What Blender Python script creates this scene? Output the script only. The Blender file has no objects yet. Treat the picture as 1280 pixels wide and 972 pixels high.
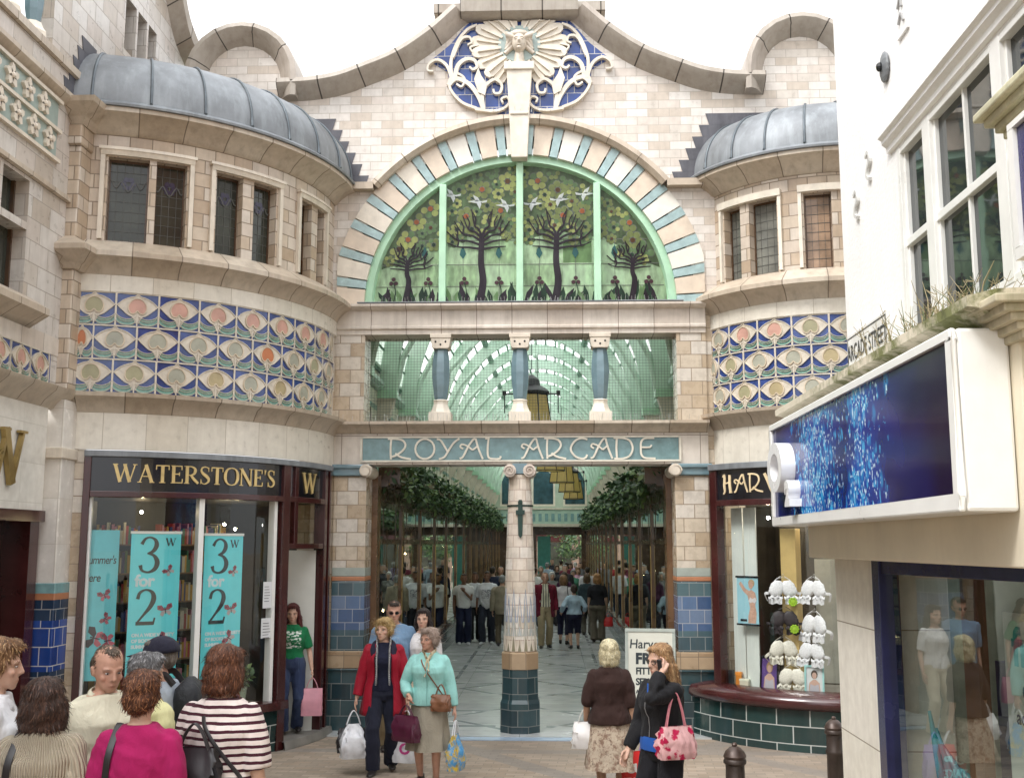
import bpy, bmesh, math, random
import numpy as np
from mathutils import Vector, Matrix
R_ = random.Random(7)
rad = math.radians
SC = bpy.context.scene
COL = SC.collection

# ------------------------------------------------------------------ camera measurement
F_PX = 1350.0
CAM = np.array([0.445, -15.0, 2.5])
YAW, PITCH = rad(2.12), rad(8.17)
FW = np.array([-math.sin(YAW)*math.cos(PITCH), math.cos(YAW)*math.cos(PITCH), math.sin(PITCH)])
RT = np.array([math.cos(YAW), math.sin(YAW), 0.0])
UP = np.cross(RT, FW)
def ray(u, v): return FW + RT*((u-640)/F_PX) + UP*((486-v)/F_PX)
def atY(u, v, Y=0.0):
    r = ray(u, v); return CAM + r*((Y-CAM[1])/r[1])
def atX(u, v, X):
    r = ray(u, v); return CAM + r*((X-CAM[0])/r[0])
def xz(u, v, Y=0.0):
    p = atY(u, v, Y); return (p[0], p[2])
def ground(Y):
    if Y > -2.6: return 0.0
    return min(0.036*(-2.6-Y), 0.55)

# ------------------------------------------------------------------ tags
def tag(o, label=None, cat=None, group=None, kind=None):
    if label: o['label'] = label
    if cat: o['category'] = cat
    if group: o['group'] = group
    if kind: o['kind'] = kind
    return o
def empty(name, label, cat, loc=(0, 0, 0), rz=0.0, group=None, kind=None):
    o = bpy.data.objects.new(name, None); COL.objects.link(o)
    o.location = loc; o.rotation_euler = (0, 0, rz); o.empty_display_size = 0.2
    return tag(o, label, cat, group, kind)
def kids(o): return [c for c in bpy.data.objects if c.parent == o]
def copy_tree(o, loc=None, rz=None, label=None, parent=None):
    c = o.copy(); COL.objects.link(c); c.parent = parent
    if loc is not None: c.location = loc
    if rz is not None: c.rotation_euler = (0, 0, rz)
    if label: c['label'] = label
    for ch in kids(o): copy_tree(ch, parent=c)
    return c

# ------------------------------------------------------------------ mesh builder
class MB:
    def __init__(s): s.v = []; s.f = []; s.m = []; s.uv = []
    def face(s, pts, mat=0, uv=None):
        b = len(s.v); s.v += [tuple(map(float, p)) for p in pts]
        s.f.append(tuple(range(b, b+len(pts)))); s.m.append(mat)
        if uv is None:
            P = [np.array(p, float) for p in pts]
            n = np.zeros(3)
            for i in range(len(P)):
                a, c = P[i], P[(i+1) % len(P)]
                n += np.cross(a, c)
            k = int(np.argmax(np.abs(n)))
            uv = [((p[1], p[2]) if k == 0 else (p[0], p[2]) if k == 1 else (p[0], p[1])) for p in P]
        s.uv.append([tuple(map(float, q)) for q in uv])
    def grid(s, rows, mat=0, us=None, vs=None, close=False, matf=None):
        # rows: list of lists of points (shared verts); us along columns, vs along rows
        b = len(s.v); nr, nc = len(rows), len(rows[0])
        for r in rows: s.v += [tuple(map(float, p)) for p in r]
        if us is None:
            us = [0.0]
            mid = rows[nr//2]
            for j in range(1, nc + (1 if close else 0)):
                us.append(us[-1] + float(np.linalg.norm(np.array(mid[j % nc], float)-np.array(mid[j-1], float))))
        if vs is None:
            vs = [0.0]
            for i in range(1, nr):
                vs.append(vs[-1] + float(np.linalg.norm(np.array(rows[i][0], float)-np.array(rows[i-1][0], float))))
        for i in range(nr-1):
            for j in range(nc if close else nc-1):
                k = (j+1) % nc
                s.f.append((b+i*nc+j, b+i*nc+k, b+(i+1)*nc+k, b+(i+1)*nc+j))
                s.m.append(matf(i, j) if matf else mat)
                u1 = us[j+1]
                s.uv.append([(us[j], vs[i]), (u1, vs[i]), (u1, vs[i+1]), (us[j], vs[i+1])])
    def box(s, x0, x1, y0, y1, z0, z1, mat=0, skip=''):
        p = lambda x, y, z: (x, y, z)
        F = {'f': [(x0,y0,z0),(x1,y0,z0),(x1,y0,z1),(x0,y0,z1)], 'b': [(x1,y1,z0),(x0,y1,z0),(x0,y1,z1),(x1,y1,z1)],
             'l': [(x0,y1,z0),(x0,y0,z0),(x0,y0,z1),(x0,y1,z1)], 'r': [(x1,y0,z0),(x1,y1,z0),(x1,y1,z1),(x1,y0,z1)],
             't': [(x0,y0,z1),(x1,y0,z1),(x1,y1,z1),(x0,y1,z1)], 'd': [(x0,y1,z0),(x1,y1,z0),(x1,y0,z0),(x0,y0,z0)]}
        for k, q in F.items():
            if k not in skip: s.face(q, mat)
    def prism(s, poly, fn, d0, d1, mat=0, back=True, side=None):
        # poly: 2D points; fn(u, v, d) -> 3D; faces at d0 (back) and d1 (front) and sides
        top = [fn(u, v, d1) for u, v in poly]; bot = [fn(u, v, d0) for u, v in poly]
        s.face(top, mat, [p for p in poly])
        if back: s.face(bot[::-1], mat, [p for p in poly][::-1])
        n = len(poly)
        for i in range(n):
            j = (i+1) % n
            s.face([bot[i], bot[j], top[j], top[i]], mat if side is None else side)
    def tube(s, path, r, n=8, mat=0, caps=True, flat=None):
        P = [np.array(p, float) for p in path]; m = len(P)
        rr = r if hasattr(r, '__len__') else [r]*m
        rows = []; ref = None
        for i in range(m):
            t = P[min(i+1, m-1)]-P[max(i-1, 0)]; t = t/(np.linalg.norm(t)+1e-9)
            if ref is None:
                ref = np.array([0, 0, 1.0]) if abs(t[2]) < .9 else np.array([1.0, 0, 0])
            a = np.cross(t, ref); a /= (np.linalg.norm(a)+1e-9); b = np.cross(a, t); ref = b
            q = rr[i]; ra, rb = q if hasattr(q, '__len__') else (q, q)
            rows.append([P[i]+a*ra*math.cos(2*math.pi*k/n)+b*rb*math.sin(2*math.pi*k/n) for k in range(n)])
        s.grid(rows, mat, close=True)
        if caps:
            s.face(rows[0][::-1], mat); s.face(rows[-1], mat)
    def lathe(s, prof, cx, cy, n=16, mat=0, caps=True, ph=0.0, matf=None, z0=0.0):
        rows = [[(cx+r*math.cos(ph+2*math.pi*k/n), cy+r*math.sin(ph+2*math.pi*k/n), z0+z) for k in range(n)] for r, z in prof]
        s.grid(rows, mat, close=True, matf=matf)
        if caps:
            s.face(rows[0][::-1], mat if not matf else matf(0, 0)); s.face(rows[-1], mat if not matf else matf(len(prof)-2, 0))
    def ell(s, c, r, n=12, m=8, mat=0):
        rows = []
        for i in range(m+1):
            a = -math.pi/2+math.pi*i/m
            q = max(math.cos(a), 1e-3)
            rows.append([(c[0]+r[0]*q*math.cos(2*math.pi*k/n), c[1]+r[1]*q*math.sin(2*math.pi*k/n), c[2]+r[2]*math.sin(a)) for k in range(n)])
        s.grid(rows, mat, close=True)
    def mesh(s, name, mats, off=(0, 0, 0), smooth=None):
        me = bpy.data.meshes.new(name)
        o = np.array(off, float)
        me.from_pydata([tuple(np.array(p)-o) for p in s.v], [], s.f)
        for m in (mats if isinstance(mats, (list, tuple)) else [mats]): me.materials.append(m)
        me.polygons.foreach_set('material_index', s.m)
        ul = me.uv_layers.new(name='UVMap')
        flat = [c for f in s.uv for q in f for c in q]
        ul.data.foreach_set('uv', flat)
        bm = bmesh.new(); bm.from_mesh(me)
        bmesh.ops.remove_doubles(bm, verts=bm.verts, dist=1e-5)
        bmesh.ops.recalc_face_normals(bm, faces=bm.faces)
        bm.to_mesh(me); bm.free()
        if smooth:
            for p in me.polygons: p.use_smooth = True
            me.set_sharp_from_angle(angle=rad(smooth))
        me.update()
        return me
    def build(s, name, mats, parent=None, smooth=None, local=False, bevel=0):
        off = (0, 0, 0)
        if parent is not None and not local:
            off = Vector((0, 0, 0)); q = parent
            while q is not None: off = off+q.location; q = q.parent
        me = s.mesh(name, mats, off, smooth)
        o = bpy.data.objects.new(name, me); COL.objects.link(o)
        if parent is not None: o.parent = parent
        if bevel:
            b = o.modifiers.new('bevel', 'BEVEL'); b.width = bevel; b.segments = 2; b.limit_method = 'ANGLE'; b.angle_limit = rad(40)
        return o

def catmull(pts, n=6):
    P = [np.array(p, float) for p in pts]
    if len(P) < 3: return P
    Q = [2*P[0]-P[1]]+P+[2*P[-1]-P[-2]]
    out = []
    for i in range(1, len(Q)-2):
        a, b, c, d = Q[i-1:i+3]
        for k in range(n):
            t = k/n
            out.append(.5*((2*b)+(-a+c)*t+(2*a-5*b+4*c-d)*t*t+(-a+3*b-3*c+d)*t**3))
    out.append(P[-1]); return out
_JIT = [0]
def ribbon(mb, pts, w, fn, d0, d1, mat=0, smooth=5, taper=None):
    """raised 2D stroke: pts 2D, w width (scalar or list), fn(u,v,d)->3D."""
    _JIT[0] = (_JIT[0]+7) % 23; d1 = d1+.00013*_JIT[0]*(1 if d1 > d0 else -1)
    ws = w if hasattr(w, '__len__') else [w]*len(pts)
    P = catmull([(p[0], p[1], ww) for p, ww in zip(pts, ws)], smooth) if smooth and len(pts) > 2 else [np.array((p[0], p[1], ww)) for p, ww in zip(pts, ws)]
    L, Rr = [], []
    m = len(P)
    for i in range(m):
        t = P[min(i+1, m-1)][:2]-P[max(i-1, 0)][:2]; t = t/(np.linalg.norm(t)+1e-9)
        nrm = np.array([-t[1], t[0]])
        L.append(P[i][:2]+nrm*P[i][2]/2); Rr.append(P[i][:2]-nrm*P[i][2]/2)
    rows = [[fn(p[0], p[1], d0) for p in L], [fn(p[0], p[1], d1) for p in L], [fn(p[0], p[1], d1) for p in Rr], [fn(p[0], p[1], d0) for p in Rr]]
    mb.grid(rows, mat)
    for e in (0, -1): mb.face([r[e] for r in rows], mat)
def circ(cx, cy, rx, ry=None, n=14, a0=0, a1=360):
    ry = rx if ry is None else ry
    full = (a1-a0) >= 360
    return [(cx+rx*math.cos(rad(a0+(a1-a0)*k/(n if full else n-1))), cy+ry*math.sin(rad(a0+(a1-a0)*k/(n if full else n-1)))) for k in range(n)]

# ------------------------------------------------------------------ materials
def nd(t, typ, ins=None, **props):
    n = t.nodes.new(typ)
    for k, v in props.items(): setattr(n, k, v)
    for k, v in (ins or {}).items():
        s = n.inputs[k]
        if isinstance(v, bpy.types.NodeSocket): t.links.new(v, s)
        else:
            if hasattr(s.default_value, '__len__') and hasattr(v, '__len__') and len(s.default_value) == 4 and len(v) == 3: v = (*v, 1)
            s.default_value = v
    return n
def newmat(name):
    m = bpy.data.materials.new(name); m.use_nodes = True
    t = m.node_tree; t.nodes.clear()
    out = t.nodes.new('ShaderNodeOutputMaterial')
    return m, t, out
def mixc(t, fac, a, b, mode='MIX'):
    n = nd(t, 'ShaderNodeMix', {}, data_type='RGBA', blend_type=mode)
    for i, v in ((0, fac), (6, a), (7, b)):
        s = n.inputs[i]
        if isinstance(v, bpy.types.NodeSocket): t.links.new(v, s)
        else: s.default_value = (*v, 1) if hasattr(v, '__len__') and len(v) == 3 else v
    return n.outputs[2]
def ramp(t, fac, stops, interp='LINEAR'):
    n = nd(t, 'ShaderNodeValToRGB', {'Fac': fac}); e = n.color_ramp.elements
    n.color_ramp.interpolation = interp
    while len(e) < len(stops): e.new(.5)
    for q, (p, c) in zip(e, stops):
        q.position = p; q.color = (*c, 1) if len(c) == 3 else c
    return n.outputs['Color']
def bsdf(t, out, col, rough=.6, metal=0, bump=None, bstr=.2, bdist=.01, spec=.5, coat=0, sheen=0, trans=0, ior=1.5):
    b = nd(t, 'ShaderNodeBsdfPrincipled', {'Base Color': col, 'Roughness': rough, 'Metallic': metal, 'Specular IOR Level': spec, 'IOR': ior})
    if coat: b.inputs['Coat Weight'].default_value = coat; b.inputs['Coat Roughness'].default_value = .08
    if sheen: b.inputs['Sheen Weight'].default_value = sheen; b.inputs['Sheen Roughness'].default_value = .5
    if bump is not None:
        bn = nd(t, 'ShaderNodeBump', {'Height': bump, 'Strength': bstr, 'Distance': bdist}); t.links.new(bn.outputs[0], b.inputs['Normal'])
    if out is not None: t.links.new(b.outputs[0], out.inputs[0])
    return b
def noise(t, vec, scale, detail=4, rough=.55, dist=0):
    return nd(t, 'ShaderNodeTexNoise', {'Vector': vec, 'Scale': scale, 'Detail': detail, 'Roughness': rough, 'Distortion': dist}).outputs['Fac']
def coord(t, which='Object'): return nd(t, 'ShaderNodeTexCoord').outputs[which]
def mapping(t, vec, scale=(1, 1, 1), loc=(0, 0, 0), rot=(0, 0, 0)):
    return nd(t, 'ShaderNodeMapping', {'Vector': vec, 'Scale': scale, 'Location': loc, 'Rotation': rot}).outputs[0]
def math_(t, op, a, b=0.0):
    n = nd(t, 'ShaderNodeMath', {}, operation=op)
    for i, v in ((0, a), (1, b)):
        if isinstance(v, bpy.types.NodeSocket): t.links.new(v, n.inputs[i])
        else: n.inputs[i].default_value = v
    return n.outputs[0]
def sepxyz(t, v):
    return nd(t, 'ShaderNodeSeparateXYZ', {0: v}).outputs
def plain(name, col, rough=.55, var=.12, nscale=6, metal=0, spec=.5, bump=.06, dirt=0, dirtcol=(.12, .1, .08), fine=60, coat=0, sheen=0):
    m, t, out = newmat(name); o = coord(t)
    n1 = noise(t, o, nscale, 5)
    dark = tuple(c*(1-var*1.4) for c in col); lite = tuple(min(1, c*(1+var)) for c in col)
    c = ramp(t, n1, [(.3, dark), (.7, lite)])
    if dirt:
        st = noise(t, mapping(t, o, (5, 5, .7)), 1.6, 6, .65)
        c = mixc(t, math_(t, 'MULTIPLY', ramp(t, st, [(.48, (0, 0, 0)), (.78, (1, 1, 1))]), dirt), c, dirtcol)
    h = noise(t, o, fine, 3)
    rg = math_(t, 'ADD', math_(t, 'MULTIPLY', n1, .16), rough-.08)
    bsdf(t, out, c, rg, metal, h, bump, .01, spec, coat, sheen)
    return m
def bricks(name, tones, bw=.3, bh=.13, mortar=(.42, .38, .33), msize=.006, rough=.32, dirt=.25, dirtcol=(.2, .16, .12), bump=.35, offset=.5, seed=0., coordn='UV', squash=1.0, spec=.5, stain=None):
    m, t, out = newmat(name)
    uv = mapping(t, coord(t, coordn), loc=(seed, seed*.37, 0))
    b = nd(t, 'ShaderNodeTexBrick', {'Vector': uv, 'Color1': (0, 0, 0), 'Color2': (1, 1, 1), 'Mortar': (.5, .5, .5), 'Scale': 1.0, 'Mortar Size': msize,
           'Mortar Smooth': .3, 'Bias': 0.0, 'Brick Width': bw, 'Row Height': bh}, offset=offset, squash=squash)
    k = len(tones)
    c = ramp(t, b.outputs['Color'], [((i+.0)/k, tones[i]) for i in range(k)], 'CONSTANT')
    o = coord(t)
    n1 = noise(t, o, 9, 5)
    c = mixc(t, .5, c, mixc(t, 1.0, c, ramp(t, n1, [(.25, (.72, .70, .68)), (.75, (1.1, 1.1, 1.1))]), 'MULTIPLY'))
    if dirt:
        st = noise(t, mapping(t, o, (6, 6, .55)), 1.3, 8, .7)
        c = mixc(t, math_(t, 'MULTIPLY', ramp(t, st, [(.47, (0, 0, 0)), (.74, (1, 1, 1))]), dirt), c, dirtcol)
    c = mixc(t, b.outputs['Fac'], c, mortar)
    h = math_(t, 'SUBTRACT', math_(t, 'MULTIPLY', noise(t, o, 25, 3), .25), b.outputs['Fac'])
    rg = math_(t, 'ADD', math_(t, 'MULTIPLY', n1, .2), math_(t, 'ADD', math_(t, 'MULTIPLY', b.outputs['Fac'], .4), rough-.1))
    bsdf(t, out, c, rg, 0, h, bump, .006, spec)
    return m
def glass(name, tint=(.86, .9, .88), refl=1.0, rough=.01, base=.04):
    m, t, out = newmat(name)
    tr = nd(t, 'ShaderNodeBsdfTransparent', {'Color': tint})
    wob = noise(t, coord(t), 1.4, 2)
    bn = nd(t, 'ShaderNodeBump', {'Height': wob, 'Strength': .05, 'Distance': .02})
    gl = nd(t, 'ShaderNodeBsdfGlossy', {'Color': (.95, 1, .98), 'Roughness': rough, 'Normal': bn.outputs[0]})
    fr = nd(t, 'ShaderNodeLayerWeight', {'Blend': .5})
    f = math_(t, 'MINIMUM', math_(t, 'ADD', math_(t, 'MULTIPLY', math_(t, 'POWER', fr.outputs['Facing'], 4.0), refl), base), 1.0)
    mx = nd(t, 'ShaderNodeMixShader', {0: f, 1: tr.outputs[0], 2: gl.outputs[0]})
    t.links.new(mx.outputs[0], out.inputs[0]); return m
def darkglass(name, col=(.02, .022, .02), refl=.6, rough=.04):
    m, t, out = newmat(name); o = coord(t)
    bsdf(t, out, ramp(t, noise(t, o, 3, 4), [(.3, tuple(c*.6 for c in col)), (.7, tuple(c*1.5 for c in col))]), rough, 0, noise(t, o, 2.2, 2), .04, .02, refl)
    return m
def translucent(name, col, tr=.5, var=.2, nscale=9, rough=.2):
    m, t, out = newmat(name); o = coord(t)
    c = ramp(t, noise(t, mapping(t, o, (1, 1, .4)), nscale, 5), [(.3, tuple(x*(1-var) for x in col)), (.7, tuple(min(1, x*(1+var)) for x in col))])
    b = bsdf(t, None, c, rough)
    tl = nd(t, 'ShaderNodeBsdfTranslucent', {'Color': c})
    mx = nd(t, 'ShaderNodeMixShader', {0: tr, 1: b.outputs[0], 2: tl.outputs[0]})
    t.links.new(mx.outputs[0], out.inputs[0]); return m
def emit(name, col, s):
    m, t, out = newmat(name)
    e = nd(t, 'ShaderNodeEmission', {'Color': (*col, 1), 'Strength': s}); t.links.new(e.outputs[0], out.inputs[0]); return m

# text through the built in font, as 2D faces
def font2d(text, size=1.0, align='LEFT', spacing=1.0, shear=0, bold=0):
    cu = bpy.data.curves.new('lettering_source', 'FONT'); cu.body = text; cu.size = size; cu.align_x = align
    cu.space_character = spacing; cu.shear = shear; cu.offset = bold; cu.resolution_u = 3
    ob = bpy.data.objects.new('lettering_source', cu); COL.objects.link(ob)
    dg = bpy.context.evaluated_depsgraph_get(); dg.update()
    me = bpy.data.meshes.new_from_object(ob.evaluated_get(dg))
    V = [(v.co.x, v.co.y) for v in me.vertices]; Fc = [tuple(p.vertices) for p in me.polygons]
    bpy.data.objects.remove(ob); bpy.data.curves.remove(cu); bpy.data.meshes.remove(me)
    return V, Fc
def put_text(mb, text, fn, u, v, size, d, mat=0, align='LEFT', spacing=1.0, shear=0, bold=0, sx=1.0):
    V, Fc = font2d(text, size, align, spacing, shear, bold)
    for f in Fc: mb.face([fn(u+V[i][0]*sx, v+V[i][1], d) for i in f], mat)
# stroke lettering with serifs. Each glyph: (advance, [ (points, width factor, smooth) ])
T_, t_ = .17, .065
def _ser(x, y, w=.2): return ([(x-w/2, y), (x+w/2, y)], .045, 0)
SERIF = {
 'W': (1.28, [([(.06,1),(.36,0)],T_,0),([(.36,.02),(.64,1)],t_,0),([(.58,1),(.88,0)],T_,0),([(.88,.02),(1.16,1)],t_,0),_ser(.08,.985,.28),_ser(.6,.985,.22),_ser(1.15,.985,.24)]),
 'A': (.94, [([(.46,1),(.12,0)],t_,0),([(.44,1),(.80,0)],T_,0),([(.25,.34),(.66,.34)],.055,0),_ser(.12,.015,.24),_ser(.8,.015,.28)]),
 'T': (.84, [([(.42,0),(.42,1)],T_,0),([(.05,.97),(.79,.97)],.06,0),([(.07,.99),(.06,.74)],.05,0),([(.77,.99),(.78,.74)],.05,0),_ser(.42,.015,.34)]),
 'E': (.76, [([(.18,0),(.18,1)],T_,0),([(.1,.97),(.66,.97)],.055,0),([(.18,.52),(.52,.52)],.055,0),([(.1,.03),(.68,.03)],.055,0),([(.65,.99),(.66,.76)],.05,0),([(.68,.0),(.7,.25)],.05,0),([(.52,.62),(.52,.42)],.045,0),_ser(.15,.015,.24),_ser(.15,.985,.24)]),
 'R': (.90, [([(.18,0),(.18,1)],T_,0),([(.18,.97),(.42,.97),(.62,.88),(.66,.74),(.6,.57),(.42,.49),(.2,.49)],[.05,.06,.12,.15,.12,.06,.05],5),([(.42,.48),(.6,.25),(.86,.02)],[.12,.15,.12],4),_ser(.17,.015,.3),_ser(.14,.985,.24)]),
 'S': (.66, [([(.56,.74),(.52,.92),(.34,.99),(.15,.92),(.11,.74),(.24,.58),(.42,.46),(.56,.31),(.55,.13),(.36,.01),(.16,.06),(.09,.27)],[.03,.05,.06,.08,.11,.15,.17,.15,.1,.06,.05,.03],4),([(.56,.72),(.56,.98)],.04,0),([(.09,.28),(.09,.0)],.04,0)]),
 'O': (1.0, [([(.5,1),(.24,.92),(.1,.7),(.08,.5),(.1,.3),(.24,.08),(.5,0),(.76,.08),(.9,.3),(.92,.5),(.9,.7),(.76,.92),(.5,1)],[.05,.09,.15,.17,.15,.09,.05,.09,.15,.17,.15,.09,.05],4)]),
 'N': (1.0, [([(.16,0),(.16,1)],t_,0),([(.14,1),(.84,.02)],T_,0),([(.84,0),(.84,1)],t_,0),_ser(.16,.015,.26),_ser(.12,.985,.24),_ser(.84,.985,.28)]),
 "'": (.26, [([(.13,1),(.1,.72)],[.11,.03],0)]),
 '3': (.62, [([(.08,.8),(.18,.95),(.34,1),(.5,.92),(.54,.76),(.44,.6),(.28,.54)],[.1,.07,.05,.09,.13,.1,.04],4),([(.26,.54),(.46,.48),(.58,.3),(.52,.1),(.32,.0),(.12,.05),(.06,.2)],[.04,.08,.14,.12,.06,.07,.11],4)]),
 '2': (.64, [([(.08,.74),(.14,.92),(.32,1),(.5,.92),(.55,.74),(.46,.52),(.28,.3),(.08,.06)],[.1,.08,.05,.1,.14,.12,.07,.05],4),([(.05,.05),(.58,.05)],.1,0),([(.56,.02),(.6,.2)],.05,0)]),
}
NOUV = {
 'R': (1.02, [([(.12,0),(.1,.5),(.12,1)],.07,4),([(-.02,1),(.3,1),(.6,.92),(.72,.68),(.6,.42),(.34,.2),(.16,.12)],.07,5),([(.3,.28),(.55,.1),(.95,.0)],.07,4)]),
 'O': (.92, [(circ(.45,.5,.4,.49,18)+[(.85,.5)],.07,0)]),
 'Y': (.86, [([(-.04,.98),(.12,.92),(.3,.6),(.42,.36)],.07,4),([(.9,1),(.66,.78),(.44,.38),(.28,.1),(.06,.0)],.07,5)]),
 'A': (.98, [([(.0,.02),(.14,.12),(.36,.62),(.56,.95),(.66,.97)],.07,5),([(.66,1),(.78,.5),(.96,.0)],.07,4),([(.14,.5),(.02,.6),(.1,.72),(.34,.62),(.52,.46),(.62,.52),(.74,.62)],.06,5)]),
 'L': (.86, [([(.02,1),(.2,1)],.06,0),([(.16,1),(.12,.5),(.16,.08),(.4,.0),(.62,.02),(.66,.14)],.07,5)]),
 'C': (.9, [([(.82,.94),(.55,1),(.28,.88),(.1,.6),(.1,.36),(.3,.1),(.58,.0),(.74,.06),(.8,.2)],.07,5)]),
 'D': (1.0, [([(.12,0),(.1,.5),(.12,1)],.07,4),([(-.02,1),(.4,1),(.7,.86),(.82,.5),(.68,.14),(.36,.0),(.0,.0)],.07,5)]),
 'E': (.84, [([(.72,1),(.3,.98),(.14,.8),(.12,.5),(.14,.2),(.3,.03),(.76,.0)],.07,5),([(.12,.55),(.5,.55),(.6,.66)],.06,4)]),
 'H': (.9, [([(.04,.9),(.16,1),(.2,.8),(.16,.4),(.2,.1),(.08,-.06)],[.05,.1,.13,.13,.1,.05],4),([(.62,1),(.6,.5),(.66,.05)],.13,4),([(.16,.52),(.62,.6)],.06,0),_ser(.66,.02,.22)]),
 'V': (.8, [([(.0,1),(.2,.6),(.4,.0)],[.12,.13,.06],4),([(.4,.0),(.6,.6),(.78,1)],.06,4)]),
 "'": (.22, [([(.1,1),(.07,.75)],.09,0)]),
 'S': (.6, [([(.52,.9),(.3,1),(.1,.8),(.3,.52),(.5,.25),(.3,.0),(.04,.1)],.1,5)]),
 ' ': (.55, []),
}
def stroke_text(mb, text, table, fn, u, v, h, d0, d1, mat=0, sx=1.0, track=0.02, ws=1.0):
    for ch in text:
        adv, strokes = table[ch]
        for pts, w, sm in strokes:
            ww = [q*h*ws for q in w] if hasattr(w, '__len__') else w*h*ws
            ribbon(mb, [(u+p[0]*h*sx, v+p[1]*h) for p in pts], ww, fn, d0, d1, mat, sm)
        u += (adv+track)*h*sx
    return u
def text_len(text, table, h, sx=1.0, track=0.02): return sum((table[c][0]+track)*h*sx for c in text)
# ------------------------------------------------------------------ materials used by the buildings
CREAM = [(.64, .59, .53), (.70, .655, .605), (.58, .51, .435), (.72, .685, .64), (.65, .585, .525), (.73, .69, .64)]
BUFF = [(.50, .40, .285), (.57, .49, .385), (.44, .345, .24), (.60, .54, .455), (.51, .42, .315), (.62, .57, .50)]
M = {}
M['gable'] = bricks('glazed_cream_brick', CREAM, .31, .125, (.44, .39, .34), .005, .3, .22)
M['gable2'] = bricks('glazed_cream_brick_upper', [tuple(q*.86 for q in c) for c in CREAM], .42, .24, (.34, .3, .26), .006, .3, .3, seed=3.3)
M['pier'] = bricks('glazed_buff_brick', BUFF, .3, .19, (.28, .22, .16), .007, .28, .2)
M['pierdk'] = bricks('glazed_tan_block', [(.50, .40, .30), (.56, .47, .37), (.44, .34, .245), (.60, .53, .45), (.56, .48, .40)], .26, .17, (.24, .19, .14), .008, .32, .32, seed=1.7)
M['fascia'] = bricks('cream_faience_slab', [(.70, .66, .57), (.73, .69, .60), (.67, .62, .52)], .47, 3.0, (.45, .4, .33), .005, .3, .18, offset=0)
M['mould'] = bricks('tan_faience_moulding', [(.50, .42, .33), (.54, .47, .38), (.45, .37, .28)], .52, 4.0, (.2, .16, .12), .008, .36, .5, offset=0)
M['mouldlt'] = bricks('pale_faience_moulding', [(.62, .56, .49), (.66, .60, .53), (.58, .51, .44)], .5, 4.0, (.25, .2, .16), .006, .34, .35, offset=0)
M['stone'] = plain('cream_terracotta', (.66, .59, .49), .42, .1, 5, dirt=.35, dirtcol=(.25, .2, .15))
M['stonelt'] = plain('ivory_terracotta', (.72, .66, .56), .4, .1, 7, dirt=.18, dirtcol=(.3, .25, .2))
M['coping'] = bricks('grey_buff_coping', [(.40, .36, .31), (.45, .40, .35), (.36, .315, .265)], .6, 9, (.08, .07, .06), .012, .55, .5, offset=0)
M['teal'] = plain('teal_faience', (.20, .36, .37), .25, .16, 8, coat=.3)
M['tealpale'] = plain('pale_teal_faience', (.34, .47, .475), .25, .14, 10, coat=.3)
M['tealcol'] = plain('blue_grey_glaze', (.15, .235, .27), .22, .12, 5, coat=.5)
M['tilegreen'] = bricks('dark_green_glazed_tile', [(.022, .052, .062), (.030, .066, .076), (.018, .042, .052), (.042, .080, .090)], .27, .21, (.16, .17, .16), .006, .16, .1, spec=.6)
M['tileblue'] = bricks('blue_glazed_tile', [(.065, .115, .23), (.095, .16, .285), (.05, .095, .20), (.14, .20, .31)], .2, .18, (.3, .32, .36), .006, .18, .1, spec=.6)
M['tileteal'] = bricks('teal_glazed_tile', [(.06, .11, .13), (.08, .14, .16), (.05, .09, .11)], .2, .18, (.2, .22, .22), .006, .18, .1, spec=.6)
M['bluebright'] = bricks('bright_blue_tile', [(.02, .06, .26), (.03, .08, .32), (.018, .05, .22)], .2, .2, (.5, .5, .5), .006, .16, .1, spec=.6)
M['riser'] = bricks('black_green_riser_tile', [(.012, .035, .035), (.016, .045, .043), (.01, .03, .03)], .34, .21, (.42, .44, .42), .007, .12, .08, spec=.6)
M['redtile'] = plain('terracotta_band', (.42, .18, .09), .35)
M['buffband'] = bricks('buff_band_tile', [(.36, .25, .15), (.42, .31, .2)], .24, .5, (.2, .15, .1), .006, .3, .2, offset=0)
M['lead'] = plain('weathered_lead', (.215, .23, .245), .56, .22, 2.5, .3, dirt=.5, dirtcol=(.38, .42, .44), bump=.1)
M['leaddk'] = plain('dark_lead_flashing', (.085, .085, .10), .55, .2, 5, .1, dirt=.4, dirtcol=(.2, .2, .22))
M['leadroll'] = plain('lead_roll', (.10, .12, .135), .45, .2, 6, .3)
M['wood'] = plain('dark_red_painted_wood', (.050, .012, .012), .22, .2, 4, coat=.4)
M['woodbrown'] = plain('brown_varnished_wood', (.085, .045, .022), .26, .25, 3, coat=.3)
M['woodlit'] = plain('bulb_lit_wood', (.15, .075, .030), .28, .3, 3, coat=.3)  # brown post wood coloured lighter and golden, as lit by the display bulbs
M['gold'] = plain('gilt_glow_brass', (.62, .42, .14), .3, .15, 10, .75)
M['goldpaint'] = plain('gold_leaf_paint', (.66, .50, .22), .35, .12, 12, .25)
M['black'] = plain('black_sign_enamel', (.008, .008, .012), .12, .2, 3, coat=.5)
M['white'] = plain('white_render', (.86, .855, .84), .7, .03, 1.5, dirt=.2, dirtcol=(.60, .58, .54), bump=.4, fine=28)
M['whitepaint'] = plain('white_gloss_paint', (.80, .80, .77), .3, .04, 4, dirt=.1, dirtcol=(.5, .48, .42))
M['creampaint'] = plain('cream_masonry_paint', (.76, .69, .54), .55, .06, 2, dirt=.15, dirtcol=(.45, .38, .28))
M['mint'] = plain('mint_green_paint', (.42, .66, .47), .4, .08, 4)
M['mintdk'] = plain('pale_green_iron_paint', (.42, .57, .47), .45, .14, 3)
M['glassdk'] = darkglass('dark_leaded_glass', (.035, .038, .028), .5, .07)
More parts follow.
